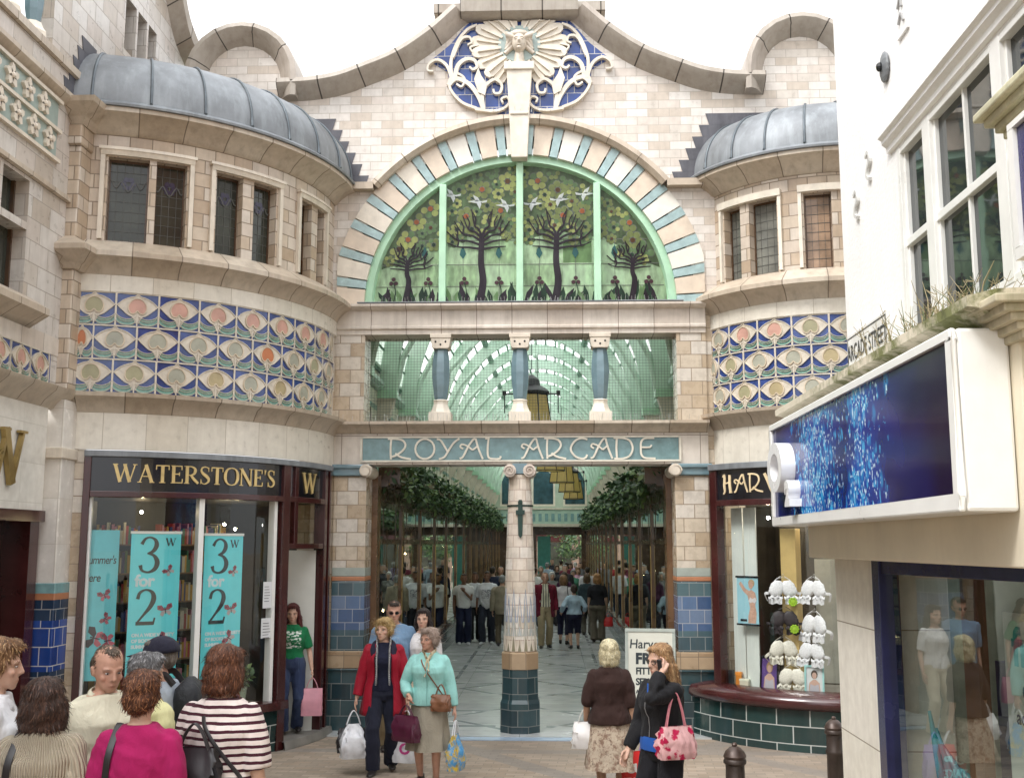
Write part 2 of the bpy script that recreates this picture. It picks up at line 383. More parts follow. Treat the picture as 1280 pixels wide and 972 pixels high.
M['glasssash'] = darkglass('dark_sash_glass', (.02, .026, .028), .7, .03)
M['glass'] = glass('shop_window_glass', (.94, .96, .95), .9, .01, .06)
M['glasshall'] = glass('arcade_plate_glass', (.66, .70, .66), 1.1, .012, .14)
M['iron'] = plain('black_iron', (.012, .013, .014), .4, .2, 10, .4)
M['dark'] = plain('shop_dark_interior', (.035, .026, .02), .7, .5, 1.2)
M['wire'] = plain('galvanised_netting_wire', (.07, .08, .075), .5, .1, 10, .4)
M['pin'] = plain('bird_spike_steel', (.5, .5, .48), .35, .1, 10, .6)

# ------------------------------------------------------------------ world, sun, camera
w = bpy.data.worlds.new('World'); SC.world = w; w.use_nodes = True
wt = w.node_tree; wt.nodes.clear()
sky = nd(wt, 'ShaderNodeTexSky', {}, sky_type='NISHITA', sun_disc=False, sun_elevation=rad(52), sun_rotation=rad(200), air_density=1.0, dust_density=3.0, ozone_density=1.0)
hsv = nd(wt, 'ShaderNodeHueSaturation', {'Saturation': .12, 'Value': 1.0, 'Color': sky.outputs[0]})
over = mixc(wt, .62, hsv.outputs[0], (9.5, 9.7, 9.9))
up_ = sepxyz(wt, nd(wt, 'ShaderNodeTexCoord').outputs['Generated'])[2]
grad = ramp(wt, up_, [(0.0, (.50, .50, .51)), (.35, (.78, .78, .79)), (1.0, (1.45, 1.45, 1.45))])
over = mixc(wt, 1.0, over, grad, 'MULTIPLY')
bg = nd(wt, 'ShaderNodeBackground', {'Color': over, 'Strength': .15})
wo = wt.nodes.new('ShaderNodeOutputWorld'); wt.links.new(bg.outputs[0], wo.inputs[0])
sun = bpy.data.lights.new('overcast_sun', 'SUN'); sun.energy = 1.5; sun.angle = rad(14); sun.color = (1, .97, .94)
so = bpy.data.objects.new('overcast_sun', sun); COL.objects.link(so)
so.rotation_euler = Vector((.62, .5, -1.0)).to_track_quat('-Z', 'Y').to_euler()
cam = bpy.data.cameras.new('camera'); co = bpy.data.objects.new('camera', cam); COL.objects.link(co)
cam.sensor_width = 36; cam.sensor_fit = 'HORIZONTAL'; cam.lens = 36*F_PX/1280; cam.clip_end = 2000; cam.clip_start = .05
co.location = Vector(CAM)
rm = Matrix((RT, UP, -FW)).transposed(); co.rotation_euler = rm.to_euler()
SC.camera = co
SC.view_settings.view_transform = 'Standard'; SC.view_settings.look = 'None'; SC.view_settings.gamma = 1
SC.view_settings.exposure = 0.95; SC.view_settings.use_curve_mapping = False
SC.cycles.use_denoising = True; SC.cycles.max_bounces = 8; SC.cycles.transparent_max_bounces = 14; SC.cycles.diffuse_bounces = 4; SC.cycles.glossy_bounces = 3
SC.cycles.caustics_reflective = False; SC.cycles.caustics_refractive = False; SC.cycles.sample_clamp_indirect = 6

# ------------------------------------------------------------------ ground
def paving_mat():
    m, t, out = newmat('brick_paving'); o = coord(t)
    b = nd(t, 'ShaderNodeTexBrick', {'Vector': mapping(t, o, rot=(0, 0, rad(4))), 'Color1': (0, 0, 0), 'Color2': (1, 1, 1), 'Mortar': (.5, .5, .5), 'Scale': 1, 'Mortar Size': .005, 'Brick Width': .21, 'Row Height': .105})
    c = ramp(t, b.outputs['Color'], [(0, (.30, .235, .175)), (.25, (.34, .275, .21)), (.5, (.275, .225, .175)), (.75, (.36, .29, .225))], 'CONSTANT')
    x, y, z = sepxyz(t, o)
    # grey bands of setts crossing the street, and a wide diagonal motif
    def band(expr, wdt):
        return math_(t, 'LESS_THAN', math_(t, 'ABSOLUTE', expr), wdt)
    b1 = band(math_(t, 'ADD', y, 1.35), .12)
    b2 = band(math_(t, 'SUBTRACT', math_(t, 'ABSOLUTE', math_(t, 'ADD', math_(t, 'MULTIPLY', x, .8), math_(t, 'MULTIPLY', y, .6))), 1.2), .14)
    b3 = band(math_(t, 'SUBTRACT', math_(t, 'ABSOLUTE', math_(t, 'SUBTRACT', math_(t, 'MULTIPLY', x, .8), math_(t, 'MULTIPLY', y, .6))), 2.5), .14)
    bb = math_(t, 'MAXIMUM', b1, math_(t, 'MAXIMUM', b2, b3))
    c = mixc(t, math_(t, 'MULTIPLY', bb, .6), c, (.21, .2, .19))
    st = noise(t, o, 1.1, 7, .65)
    c = mixc(t, .8, c, mixc(t, 1, c, ramp(t, st, [(.3, (.66, .66, .66)), (.7, (1.15, 1.13, 1.1))]), 'MULTIPLY'))
    c = mixc(t, math_(t, 'MULTIPLY', b.outputs['Fac'], .55), c, (.16, .13, .1))
    pt = noise(t, o, .45, 3, .5); c = mixc(t, ramp(t, pt, [(.44, (0, 0, 0)), (.62, (.45, .45, .45))]), c, (.20, .165, .135))
    sp = nd(t, 'ShaderNodeTexVoronoi', {'Vector': o, 'Scale': 7}).outputs['Distance']
    c = mixc(t, math_(t, 'MULTIPLY', math_(t, 'LESS_THAN', sp, .10), .55), c, (.12, .11, .1))
    bsdf(t, out, c, .72, 0, math_(t, 'SUBTRACT', math_(t, 'MULTIPLY', noise(t, o, 40, 3), .3), b.outputs['Fac']), .4, .006)
    return m
mb = MB()
ys = [-300, -60, -30, -22, -18]+[-18+.4*i for i in range(1, 45)]+[0, .6, 20, 60, 300]
xs = [-300, -60, -12, -6, -3, 0, 3, 6, 12, 60, 300]
ys = sorted(set(round(y, 3) for y in ys))
mb.grid([[(x, y, ground(y)) for x in xs] for y in ys], 0)
tag(mb.build('ground', [paving_mat()], smooth=60), kind='structure')

def hallfloor_mat():
    m, t, out = newmat('grey_marble_floor'); o = coord(t)
    b = nd(t, 'ShaderNodeTexBrick', {'Vector': o, 'Color1': (.44, .455, .46), 'Color2': (.51, .52, .52), 'Mortar': (.16, .18, .19), 'Scale': 1, 'Mortar Size': .004, 'Brick Width': 1.1, 'Row Height': .62}, offset=0)
    x, y, z = sepxyz(t, o)
    # dark slate motif repeated along the hall: cross bars and lozenge outlines
    f = math_(t, 'FRACT', math_(t, 'MULTIPLY', y, 1/3.2))
    bar = math_(t, 'LESS_THAN', math_(t, 'ABSOLUTE', math_(t, 'SUBTRACT', f, .12)), .022)
    bar2 = math_(t, 'LESS_THAN', math_(t, 'ABSOLUTE', math_(t, 'SUBTRACT', f, .55)), .016)
    ax = math_(t, 'ABSOLUTE', x)
    loz = math_(t, 'ADD', ax, math_(t, 'MULTIPLY', math_(t, 'ABSOLUTE', math_(t, 'SUBTRACT', f, .34)), 3.0))
    lz = math_(t, 'LESS_THAN', math_(t, 'ABSOLUTE', math_(t, 'SUBTRACT', loz, 1.15)), .06)
    edge = math_(t, 'LESS_THAN', math_(t, 'ABSOLUTE', math_(t, 'SUBTRACT', ax, 1.35)), .035)
    gate = math_(t, 'GREATER_THAN', ax, .35)
    bars = math_(t, 'MULTIPLY', math_(t, 'MAXIMUM', bar, bar2), gate)
    msk = math_(t, 'MAXIMUM', bars, math_(t, 'MAXIMUM', lz, edge))
    brk = ramp(t, noise(t, o, 1.3, 3), [(.42, (0, 0, 0)), (.5, (1, 1, 1))])
    msk = math_(t, 'MULTIPLY', msk, brk)
    c = mixc(t, math_(t, 'MULTIPLY', msk, .75), b.outputs['Color'], (.10, .13, .15))
    n1 = noise(t, o, 2.2, 6, .6)
    c = mixc(t, .7, c, mixc(t, 1, c, ramp(t, n1, [(.3, (.75, .77, .75)), (.7, (1.1, 1.1, 1.1))]), 'MULTIPLY'))
    bsdf(t, out, c, math_(t, 'ADD', math_(t, 'MULTIPLY', n1, .2), .14), 0, b.outputs['Fac'], .08, .004)
    return m
mb = MB(); mb.box(-2.9, 2.9, -.42, 46, -.2, .02, 0)
tag(mb.build('arcade_floor', [hallfloor_mat()]), kind='structure')
mb = MB(); mb.box(-2.2, 2.2, -.62, -.423, -.2, .012, 0)
tag(mb.build('entrance_step', [plain('pale_blue_step_tile', (.30, .39, .50), .35, .1, 9)]), kind='structure')
# ------------------------------------------------------------------ central arcade front
AB = empty('arcade_building', 'cream tiled arcade front with a stained glass lunette above its open entrance', 'arcade', (0, 0, 0))
GT = sorted([(x, z) for x, z in [(-3.53, 8.94), (-3.05, 8.96), (-2.62, 9.03), (-2.25, 9.16), (-1.69, 9.40), (-1.17, 9.76), (-.78, 10.12)]])
gx = [p[0] for p in GT]; gz = [p[1] for p in GT]
def gable_top(x):
    a = -abs(x)
    if a > -.78: return 10.12
    if a >= -3.53: return float(np.interp(a, gx, gz))
    d = a+4.08
    return 9.28+math.sqrt(max(.001, .55**2-d*d)) if abs(d) < .55 else 9.0
LC = 5.86   # springing of the lunette
def P0(y):
    return lambda u, v, d=0.0: (u, y-d, v)
mb = MB()
xs = sorted(set([round(-4.63+.0575*i, 4) for i in range(162)]+[-2.62, 2.62, -3.53, 3.53, -.78, .78, 4.63]))
for a, b in zip(xs[:-1], xs[1:]):
    def lo(x): return LC+math.sqrt(max(0, 2.5**2-x*x)) if abs(x) < 2.5 else LC
    mb.face([(a, 0, lo(a)), (b, 0, lo(b)), (b, 0, gable_top(b-1e-4)), (a, 0, gable_top(a+1e-4))], 0)
    mb.face([(a, .5, gable_top(a+1e-4)), (a, 0, gable_top(a+1e-4)), (b, 0, gable_top(b-1e-4)), (b, .5, gable_top(b-1e-4))], 0)
    mb.face([(a, .5, LC), (b, .5, LC), (b, .5, gable_top(b-1e-4)), (a, .5, gable_top(a+1e-4))], 0) if abs(a) > 2.5 else mb.face([(a, .5, lo(a)), (b, .5, lo(b)), (b, .5, gable_top(b)), (a, .5, gable_top(a))], 0)
mb.face([(-4.63, 0, LC), (-4.63, .5, LC), (-4.63, .5, 9.3), (-4.63, 0, 9.3)], 0); mb.face([(4.63, 0, LC), (4.63, .5, LC), (4.63, .5, 9.3), (4.63, 0, 9.3)], 0)
mb.build('gable_wall', [M['gable']], AB)
# coping swept along the gable line
def coping(path, name, ctr=None, prof=((.02, -.02), (-.20, .13), (-.24, .20), (-.22, .27), (.5, .27), (.5, -.02))):
    m = MB(); rows = []
    P = [np.array(p) for p in path]
    for i in range(len(P)):
        t = P[min(i+1, len(P)-1)]-P[max(i-1, 0)]; t = t/np.linalg.norm(t); n = np.array([-t[1], t[0]])
        if ctr is not None: n = n if n@(P[i]-np.array(ctr)) > 0 else -n
        elif n[1] < 0: n = -n
        rows.append([(P[i][0]+n[0]*q, y, P[i][1]+n[1]*q) for y, q in prof])
    cols = [list(c) for c in zip(*rows)]
    m.grid(cols, 0); m.face(rows[0], 0); m.face(rows[-1], 0)
    for i in range(0, len(P), 4):
        pass
    return m.build(name, [M['coping']], AB, smooth=35)
def smooth2(pts, n=5): return [tuple(p) for p in catmull(pts, n)]
for s in (-1, 1):
    coping(smooth2([(s*abs(x), z) for x, z in GT]), 'gable_coping')
    ear = [(s*(4.08+.56*math.cos(rad(a))), 9.26+.56*math.sin(rad(a))) for a in range(0, 181, 15)]
    ear = [(s*4.64, 8.95)]+ear[::1]+[(s*3.52, 8.95)]
    e = coping(ear, 'ear_coping', (s*4.08, 9.2))
coping([(-.86, 10.12), (-.4, 10.12), (0, 10.12), (.4, 10.12), (.86, 10.12)], 'crown_beam', None, ((.02, 0), (-.16, .02), (-.24, .06), (-.26, .27), (.5, .27), (.5, 0)))
# crown block above the beam with its pale top and blue tile
mb = MB(); mb.box(-.72, .72, .0, .5, 10.37, 11.4, 0)
for x in (-.62, -.3, .05, .3, .62): mb.box(x-.05, x+.05, -.03, .01, 10.4, 11.3, 1)
mb.box(-.52, -.36, -.02, 0.01, 10.42, 10.9, 2); mb.box(.36, .52, -.02, 0.01, 10.42, 10.9, 2)
mb.build('crown_block', [M['gable2'], M['stonelt'], M['bluebright']], AB)
for s in (-1, 1):
    mb = MB()
    mb.box(s*1.02-.17, s*1.02+.17, .05, .5, 9.9, 10.28, 0); mb.box(s*1.02-.25, s*1.02+.25, -.02, .55, 10.28, 10.42, 0)
    mb.build('kneeler_block', [M['coping']], AB)

# ring of alternating voussoirs, clipped at the bows
ring = MB(); rr = random.Random(4)
def rout(th): return min(2.70, 2.615/max(1e-3, abs(math.cos(th))))
th = 0.0; k = 0
segs = []
tot = 180.0; n = 19; cell = tot/n
for i in range(n):
    c0 = i*cell
    segs.append((c0, c0+cell*.34, 1)); segs.append((c0+cell*.34, c0+cell, 0 if i % 2 else 2))
for a0, a1, mm in segs:
    g = .25
    A = [rad(a0+g+(a1-a0-2*g)*k/3) for k in range(4)]
    inn = [(2.22*math.cos(a), 2.22*math.sin(a)) for a in A]; out = [(rout(a)*math.cos(a), rout(a)*math.sin(a)) for a in A]
    poly = inn+out[::-1]
    mm = 3 if (mm == 0 and rr.random() < .5) else mm
    ring.prism([(x, LC+z) for x, z in poly], P0(0), -.30, .028, mm)
ring.build('window_arch', [M['stonelt'], M['tealpale'], plain('peach_voussoir', (.66, .56, .45), .35, .1, 6), plain('white_voussoir', (.74, .71, .64), .35, .06, 6)], AB)
mb = MB()
A = [rad(a) for a in np.linspace(40, 140, 41)]
prof = [(2.66, .0), (2.66, .10), (2.72, .15), (2.79, .13), (2.81, .0)]
mb.grid([[(r*math.cos(a), -d, LC+r*math.sin(a)) for a in A] for r, d in prof], 0)
for s in (-1, 1):
    x = s*2.81*math.cos(rad(40)); z = LC+2.81*math.sin(rad(40))
    mb.box(min(x-s*.05, x+s*.47), max(x-s*.05, x+s*.47), -.16, .02, z-.12, z-.02, 0)
mb.build('hood_mould', [M['mould']], AB, smooth=40)
# key block, rising as a tapered shaft to the carved head
mb = MB()
mb.prism([(-.115, 7.98), (.115, 7.98), (.16, 8.9), (.19, 9.36), (-.19, 9.36), (-.16, 8.9)], P0(0), -.02, .17, 0)
mb.prism([(-.13, 8.62), (.13, 8.62), (.13, 8.66), (-.13, 8.66)], P0(0), 0, .19, 0)
mb.prism([(-.22, 9.30), (.22, 9.30), (.22, 9.42), (-.22, 9.42)], P0(0), 0, .2, 0)
mb.build('keystone_shaft', [M['stonelt']], AB, bevel=.012)

# ---- carved winged head on blue tile
CR = MB()
edge = [(-1.32, 9.52), (-1.02, 9.78), (-.80, 10.06), (-.74, 10.115), (.74, 10.115), (.80, 10.06), (1.02, 9.78), (1.32, 9.52), (1.05, 9.35), (1.02, 9.1), (.9, 8.9), (.62, 8.74), (.12, 8.68), (-.12, 8.68), (-.62, 8.74), (-.9, 8.9), (-1.02, 9.1), (-1.05, 9.35)]
CR.prism(edge, P0(0), -.02, .012, 0)
CR.build('blue_tile_panel', [M['bluebright']], AB)
RL = MB(); f0 = P0(0)
def mir(pts, s): return [(s*x, z) for x, z in pts]
for s in (-1, 1):
    # feathers of the wing fan
    for i, a in enumerate(np.linspace(-60, 76, 9)):
        L = .45-.06*abs(i-4)/4; c, sn = math.cos(rad(a)), math.sin(rad(a))
        r0 = .27
        pts = [(r0, -.045), (r0+L*.5, -.082), (r0+L*.8, -.085), (r0+L*.95, -.055), (r0+L, 0), (r0+L*.95, .055), (r0+L*.8, .085), (r0+L*.5, .082), (r0, .045)]
        q = [(s*(p*c-w_*sn), min(10.11, 9.72+p*sn+w_*c)) for p, w_ in pts]
        RL.prism(q, f0, 0, .06+.02*(i % 2), 0, back=False)
        ribbon(RL, [(s*(r0*c), 9.72+r0*sn), (s*(r0+L*.8)*c, min(10.1, 9.72+(r0+L*.8)*sn))], [.035, .012], f0, .05, .09+.02*(i % 2), 0, 0)
    W = .06
    def sc(pts, w0=.075, w1=.03): ribbon(RL, mir(pts, s), list(np.linspace(w0*.66, w1*.7, len(pts))), f0, 0, .085, 0, 5)
    sc([(.98, 9.2), (1.0, 9.5), (.9, 9.8), (.76, 9.98), (.62, 10.05)], .07, .05)
    sc([(.98, 9.2), (1.06, 9.42), (1.2, 9.52), (1.32, 9.46), (1.34, 9.36), (1.26, 9.34)])
    sc([(.95, 9.2), (.9, 9.42), (.78, 9.52), (.66, 9.5), (.62, 9.4), (.68, 9.36), (.73, 9.4)], .10, .04)
    sc([(.98, 9.55), (.86, 9.82), (.74, 9.86), (.70, 9.78), (.76, 9.74)], .07, .03)
    sc([(.62, 8.76), (.84, 8.86), (1.0, 9.05), (1.02, 9.2), (.92, 9.3), (.80, 9.22), (.84, 9.1), (.92, 9.14)], .06, .04)
    sc([(.52, 8.74), (.6, 8.95), (.74, 9.14), (.92, 9.22), (1.04, 9.12)], .09, .09)
    sc([(.52, 8.74), (.54, 8.98), (.48, 9.12), (.36, 9.2), (.26, 9.12), (.28, 9.0), (.36, 8.99), (.38, 9.05)], .08, .04)
    sc([(.64, 8.75), (.4, 8.72), (.24, 8.75), (.15, 8.84), (.18, 8.93), (.26, 8.9), (.24, 8.84)], .06, .035)
    sc([(.60, 9.74), (.72, 9.70), (.68, 9.62)], .05, .03)
    RL.prism(mir([(.5, 8.95), (.47, 9.12), (.56, 9.26), (.60, 9.38), (.66, 9.2), (.60, 9.0)], s), f0, 0, .10, 0, back=False)
    for a in ((.82, 8.82), (.98, 9.0), (1.0, 9.3)): pass
RL.build('carved_wings_and_scrolls', [M['stonelt']], AB)
nd_ = MB(); nd_.prism([(x, z+9.74) for x, z in circ(0, 0, .31, .28, 24)], f0, 0, .088, 0); nd_.build('niche_disc', [plain('grey_green_niche', (.34, .42, .40), .45)], AB, smooth=40)
hd = MB()
hd.ell((0, -.15, 9.72), (.105, .11, .15), 20, 14, 0)
hd.tube([(0, -.26, 9.74), (0, -.285, 9.70), (0, -.27, 9.685)], [.012, .022, .015], 8, 0)
for s in (-1, 1):
    hd.ell((s*.042, -.243, 9.742), (.026, .018, .014), 10, 6, 0); hd.tube([(s*.015, -.252, 9.765), (s*.045, -.25, 9.775), (s*.08, -.225, 9.762)], .009, 6, 0)
hd.ell((0, -.252, 9.655), (.035, .012, .010), 10, 6, 0); hd.ell((0, -.238, 9.612), (.035, .03, .028), 10, 6, 0)
hd.tube([(0, -.11, 9.60), (0, -.10, 9.42)], [.062, .085], 14, 0)
for s in (-1, 1):
    for i in range(5):
        a = rad(25+i*30)
        hd.tube([(s*.03*math.cos(a), -.15, 9.80), (s*(.06+.13*math.cos(a*.6)), -.17+.02*i, 9.83-.03*i+.03*math.sin(a)), (s*(.15+.015*i), -.10, 9.80-.055*i)], [.035, .05, .03], 10, 0)
hd.ell((0, -.12, 9.86), (.15, .10, .07), 16, 8, 0)
hd.build('carved_head', [plain('head_terracotta', (.60, .53, .44), .45, .15, 14, dirt=.35)], AB, smooth=60)

# ---- lunette window
LW = MB(); A = [rad(a) for a in np.linspace(0, 180, 49)]
prof = [(2.225, .02), (2.225, .06), (2.12, .075), (2.10, .02), (2.10, -.1)]
LW.grid([[(r*math.cos(a), .10-d, LC+r*math.sin(a)) for a in A] for r, d in prof], 0)
LW.box(-2.2, 2.2, .03, .16, LC-.0, LC+.05, 0)
lw = LW.build('lunette_window_frame', [M['mint']], AB, smooth=40)
mull = lambda x: math.sqrt(2.11**2-x*x)
for x in (-1.11, 0.0, 1.11):
    mb = MB(); mb.box(x-.05, x+.05, .0, .16, LC+.052, LC+mull(x)-.004, 0); mb.build('mullion', [M['mint']], lw, bevel=.01)
# stained glass
GY = .12
SG = {k: translucent(n, c, .55, v) for k, n, c, v in [('bg', 'streaky_green_glass', (.42, .56, .36), .45), ('bgt', 'dark_green_glass', (.12, .17, .09), .4), ('g1', 'olive_petal_glass', (.30, .36, .14), .25), ('g2', 'green_petal_glass', (.20, .32, .15), .25),
      ('g3', 'lime_petal_glass', (.54, .60, .22), .2), ('or', 'orange_flower_glass', (.50, .16, .06), .2), ('br', 'brown_flower_glass', (.14, .07, .03), .3), ('wh', 'white_bird_glass', (.82, .86, .88), .1), ('tk', 'purple_black_trunk_glass', (.040, .028, .040), .4),
      ('lf', 'dark_leaf_glass', (.03, .065, .04), .4), ('dr', 'teal_drop_glass', (.05, .16, .17), .2), ('pk', 'plum_bud_glass', (.10, .045, .06), .2), ('pl', 'pale_green_glass', (.56, .72, .52), .25)]}
lead = plain('window_lead_came', (.12, .135, .11), .5)
keys = list(SG); GL = MB(); gi = {k: i for i, k in enumerate(keys)}; LEADI = len(keys)
gf = lambda u, v, d=0.0: (u, GY-d, v)
rg = random.Random(11)
hemi = [(2.1*math.cos(a), LC+.02+2.08*math.sin(a)) for a in A]
GL.face([gf(u, v) for u, v in hemi], gi['bg'])
def inside(u, v, m=0.0): return (u*u+(v-LC)**2) < (2.1-m)**2 and v > LC+.05
def gp(poly, key, d):
    if all(inside(u, v) for u, v in poly): GL.face([gf(u, v, d) for u, v in poly], gi[key])
# canopy ground: follows trees, dark glass in the upper part
top = []
for a in np.linspace(0, 180, 60):
    top.append((2.09*math.cos(rad(a)), LC+2.09*math.sin(rad(a))))
base = [(-2.0, 6.42), (-1.75, 6.52), (-1.45, 6.72), (-1.15, 6.90), (-.95, 6.86), (-.75, 6.92), (-.55, 6.98), (-.3, 6.90), (0, 6.84), (.3, 6.90), (.55, 6.98), (.75, 6.92), (.95, 6.86), (1.15, 6.90), (1.45, 6.72), (1.75, 6.52), (2.0, 6.42)]
tp = [p for p in top if p[1] > 6.42]
GL.face([gf(u, v, .003) for u, v in tp+base], gi['bgt'])
# lighter clear panes lower down
for x0, x1 in ((-1.55, -1.13), (-1.03, -.62), (-.5, -.08), (.08, .5), (.62, 1.03), (1.13, 1.5)):
    for z0, z1 in ((6.16, 6.46), (6.5, 6.86)):
        if rg.random() < .62: gp([(x0, z0), (x1, z0), (x1, z1), (x0, z1)], 'pl' if rg.random() < .5 else 'g2' if rg.random() < .2 else 'bg', .0015)
FJ = [0]
def flower(cx, cz, r, col, cen):
    FJ[0] += 1; j = .00002*FJ[0]
    a0 = rg.random()*60
    for k in range(6):
        a = rad(a0+60*k); px, pz = cx+r*.62*math.cos(a), cz+r*.62*math.sin(a)
        big = [(px+u*r*.40, pz+v*r*.40) for u, v in circ(0, 0, 1, 1, 10)]
        sm = [(px+u*r*.335, pz+v*r*.335) for u, v in circ(0, 0, 1, 1, 10)]
        if all(inside(*q) for q in big):
            GL.face([gf(u, v, .006+j) for u, v in big], LEADI); GL.face([gf(u, v, .0095+j) for u, v in sm], gi[col if rg.random() < .75 else rg.choice(['g1', 'g2', 'g3'])])
    GL.face([gf(cx+u*r*.32, cz+v*r*.32, .0127+j) for u, v in circ(0, 0, 1, 1, 10)], LEADI) if inside(cx, cz, .1) else None
    if inside(cx, cz, .1): GL.face([gf(cx+u*r*.25, cz+v*r*.25, .0155+j) for u, v in circ(0, 0, 1, 1, 10)], gi[cen])
cnt = 0; pts = []
def canopy_low(u): return float(np.interp(u, [p[0] for p in base], [p[1] for p in base]))
feat = [(-.18, 7.72, 'g3', 'br'), (-.78, 7.2, 'g1', 'or'), (-.28, 7.28, 'g1', 'or'), (.26, 7.72, 'g3', 'or'), (.9, 7.26, 'g1', 'or'), (-1.5, 7.12, 'g3', 'or'), (-1.62, 6.86, 'g3', 'or'), (1.58, 7.08, 'g1', 'or'), (1.62, 6.82, 'g1', 'br'), (-.55, 7.6, 'g1', 'or'), (.55, 7.58, 'g1', 'br'), (.62, 7.2, 'g1', 'or'), (-1.75, 6.72, 'g3', 'br'), (-1.3, 7.32, 'g3', 'or'), (1.82, 6.7, 'g2', 'br')]
for x, z, c, e in feat: pts.append((x, z, .125)); flower(x, z, .15, c, e)
tries = 0
while len(pts) < 150 and tries < 4000:
    tries += 1
    u = rg.uniform(-2, 2); v = rg.uniform(6.5, 7.95)
    if not inside(u, v, .06) or v < canopy_low(u)-.05-.05*math.sin(u*19): continue
    r = rg.uniform(.07, .11)
    if any((u-a)**2+(v-b)**2 < (r*.8+c*.85)**2 for a, b, c in pts): continue
    pts.append((u, v, r)); flower(u, v, r*1.1, rg.choice(['g1', 'g2', 'g2', 'g1', 'g3']), rg.choice(['br', 'lf', 'lf', 'g1']))
def tr(pts, w0, w1, key='tk'): ribbon(GL, pts, list(np.linspace(w0, w1, len(pts))), gf, .0175, .021, gi[key], 4)
for cx, s, big in ((-.55, 1, 1), (.53, 1, 1), (-1.62, 1, .72), (1.62, 1, .72)):
    H = .98 if big == 1 else .6
    z0 = LC+.06
    tr([(cx-.03, z0), (cx+.02, z0+.3), (cx-.01, z0+.6*big), (cx, z0+H)], .10*big+.015, .075*big)
    for sg in (-1, 1):
        for L, hgt, st in ((.52, .22, .86), (.50, .10, .80), (.40, .30, .92), (.28, .34, .97), (.15, .40, 1.0)):
            b = z0+H*st
            p = [(cx, b), (cx+sg*L*.35*big, b+hgt*.28*big), (cx+sg*L*.7*big, b+hgt*.4*big), (cx+sg*L*big, b+hgt*big)]
            p = [q for q in p if inside(q[0], q[1], .03) and not (abs(q[0]) < .06 and big == 1)]
            if len(p) >= 3: tr(p, .038*big, .014)
            if len(p) >= 4:
                q = p[2]; e = (q[0]+sg*.03*big, q[1]+.20*big)
                if inside(*e, .03): tr([q, ((q[0]+e[0])/2-sg*.03, (q[1]+e[1])/2), e], .024, .012)
# hanging drops, lead lines
for x in (-1.37, -.82, -.30, .28, .80, 1.36):
    dd = [(x, 6.56), (x+.045, 6.64), (x+.02, 6.70), (x, 6.76), (x-.035, 6.70), (x-.05, 6.63)]
    gp(dd, 'dr', .012); ribbon(GL, [(x, 6.76), (x, 7.0 if abs(x) < 1.2 else 6.85)], .008, gf, .01, .013, LEADI, 0)
    ribbon(GL, [(x, LC+.06), (x, 6.56)], .007, gf, .003, .006, LEADI, 0)
for z in (6.16, 6.48, 6.84):
    L = math.sqrt(2.08**2-(z-LC)**2); ribbon(GL, [(-L, z), (L, z)], .009, gf, .003, .006, LEADI, 0)
# bottom foliage
for i in range(64):
    x = -2.0+4.0*i/63+rg.uniform(-.02, .02); h = rg.uniform(.12, .34); le = rg.uniform(-.14, .14)
    z0 = LC+.055
    p = [(x-.022, z0), (x+le*.5-.045, z0+h*.55), (x+le, z0+h), (x+le*.5+.035, z0+h*.5), (x+.02, z0)]
    if all(inside(a, b+.001, .02) for a, b in p): GL.face([gf(a, b, .0085+.00005*i) for a, b in p], gi[rg.choice(['lf', 'lf', 'tk', 'g2'])])
for x in (-1.82, -1.32, -.8, -.3, .28, .8, 1.36, 1.84):
    if inside(x, LC+.42, .1):
        ribbon(GL, [(x, LC+.06), (x+.03, LC+.22), (x, LC+.36)], .014, gf, .011, .015, gi['lf'], 4)
        for dx, dz in ((-.035, .35), (.035, .35), (0, .41)): GL.face([gf(x+dx+u, LC+dz+v, .017) for u, v in circ(0, 0, .032, .032, 8)], gi['pk'])
# birds
for x, z, s in ((-1.0, 7.5, 1), (-.62, 7.4, 1), (-.22, 7.34, 1), (.2, 7.36, -1), (.58, 7.42, -1), (.95, 7.5, -1)):
    def bd(p): return [(x+s*a*.62, z+b*.62) for a, b in p]
    for q in ([(-.22, .03), (-.03, -.02), (.12, .02), (.0, .06)], [(-.04, .03), (-.10, .19), (.02, .12), (.06, .04)], [(-.02, .0), (.06, -.16), (.10, -.05), (.08, .02)], [(.08, .02), (.24, .06), (.22, .0), (.12, -.01)], [(-.04, .02), (-.2, .14), (-.07, .05)]):
        qq = bd(q); GL.face([gf(u, v, .0265+.0004*(hash(str(q)) % 5)) for u, v in qq], gi['wh'])
GL.build('stained_glass', [SG[k] for k in keys]+[lead], lw)

# ---- lintel, gallery opening, columns, name panel
mb = MB()
mb.grid([[(x, y, z) for x in (-2.61, 2.61)] for y, z in ((.5, 5.44), (-.02, 5.44), (-.02, 5.50), (-.05, 5.52), (-.05, 5.55), (-.03, 5.57), (-.03, 5.78), (-.10, 5.80), (-.14, 5.83), (-.14, 5.862), (.02, 5.872), (.5, 5.872))], 0)
mb.build('lintel_band', [M['mouldlt']], AB)
mb = MB(); mb.box(-2.3, 2.3, -.145, -.02, 5.874, 5.888, 0); mb.build('lead_ledge', [M['lead']], AB)
for s in (-1, 1):
    mb = MB(); x0, x1 = sorted((s*2.20, s*2.61)); mb.box(x0, x1, 0, .5, 4.19, 5.44, 0, 'td'); mb.build('gallery_jamb', [M['pier']], AB)
mb = MB()
mb.grid([[(x, y, z) for x in (-2.61, 2.61)] for y, z in ((0, 4.03), (-.03, 4.04), (-.05, 4.07), (-.10, 4.12), (-.17, 4.15), (-.17, 4.19), (.0, 4.2), (.5, 4.2))], 0)
mb.build('gallery_cornice', [M['mould']], AB, smooth=30)
mb = MB(); mb.box(-2.61, 2.61, .0, .5, 3.60, 4.03, 0, 't')
mb.build('entrance_lintel', [M['mouldlt']], AB)
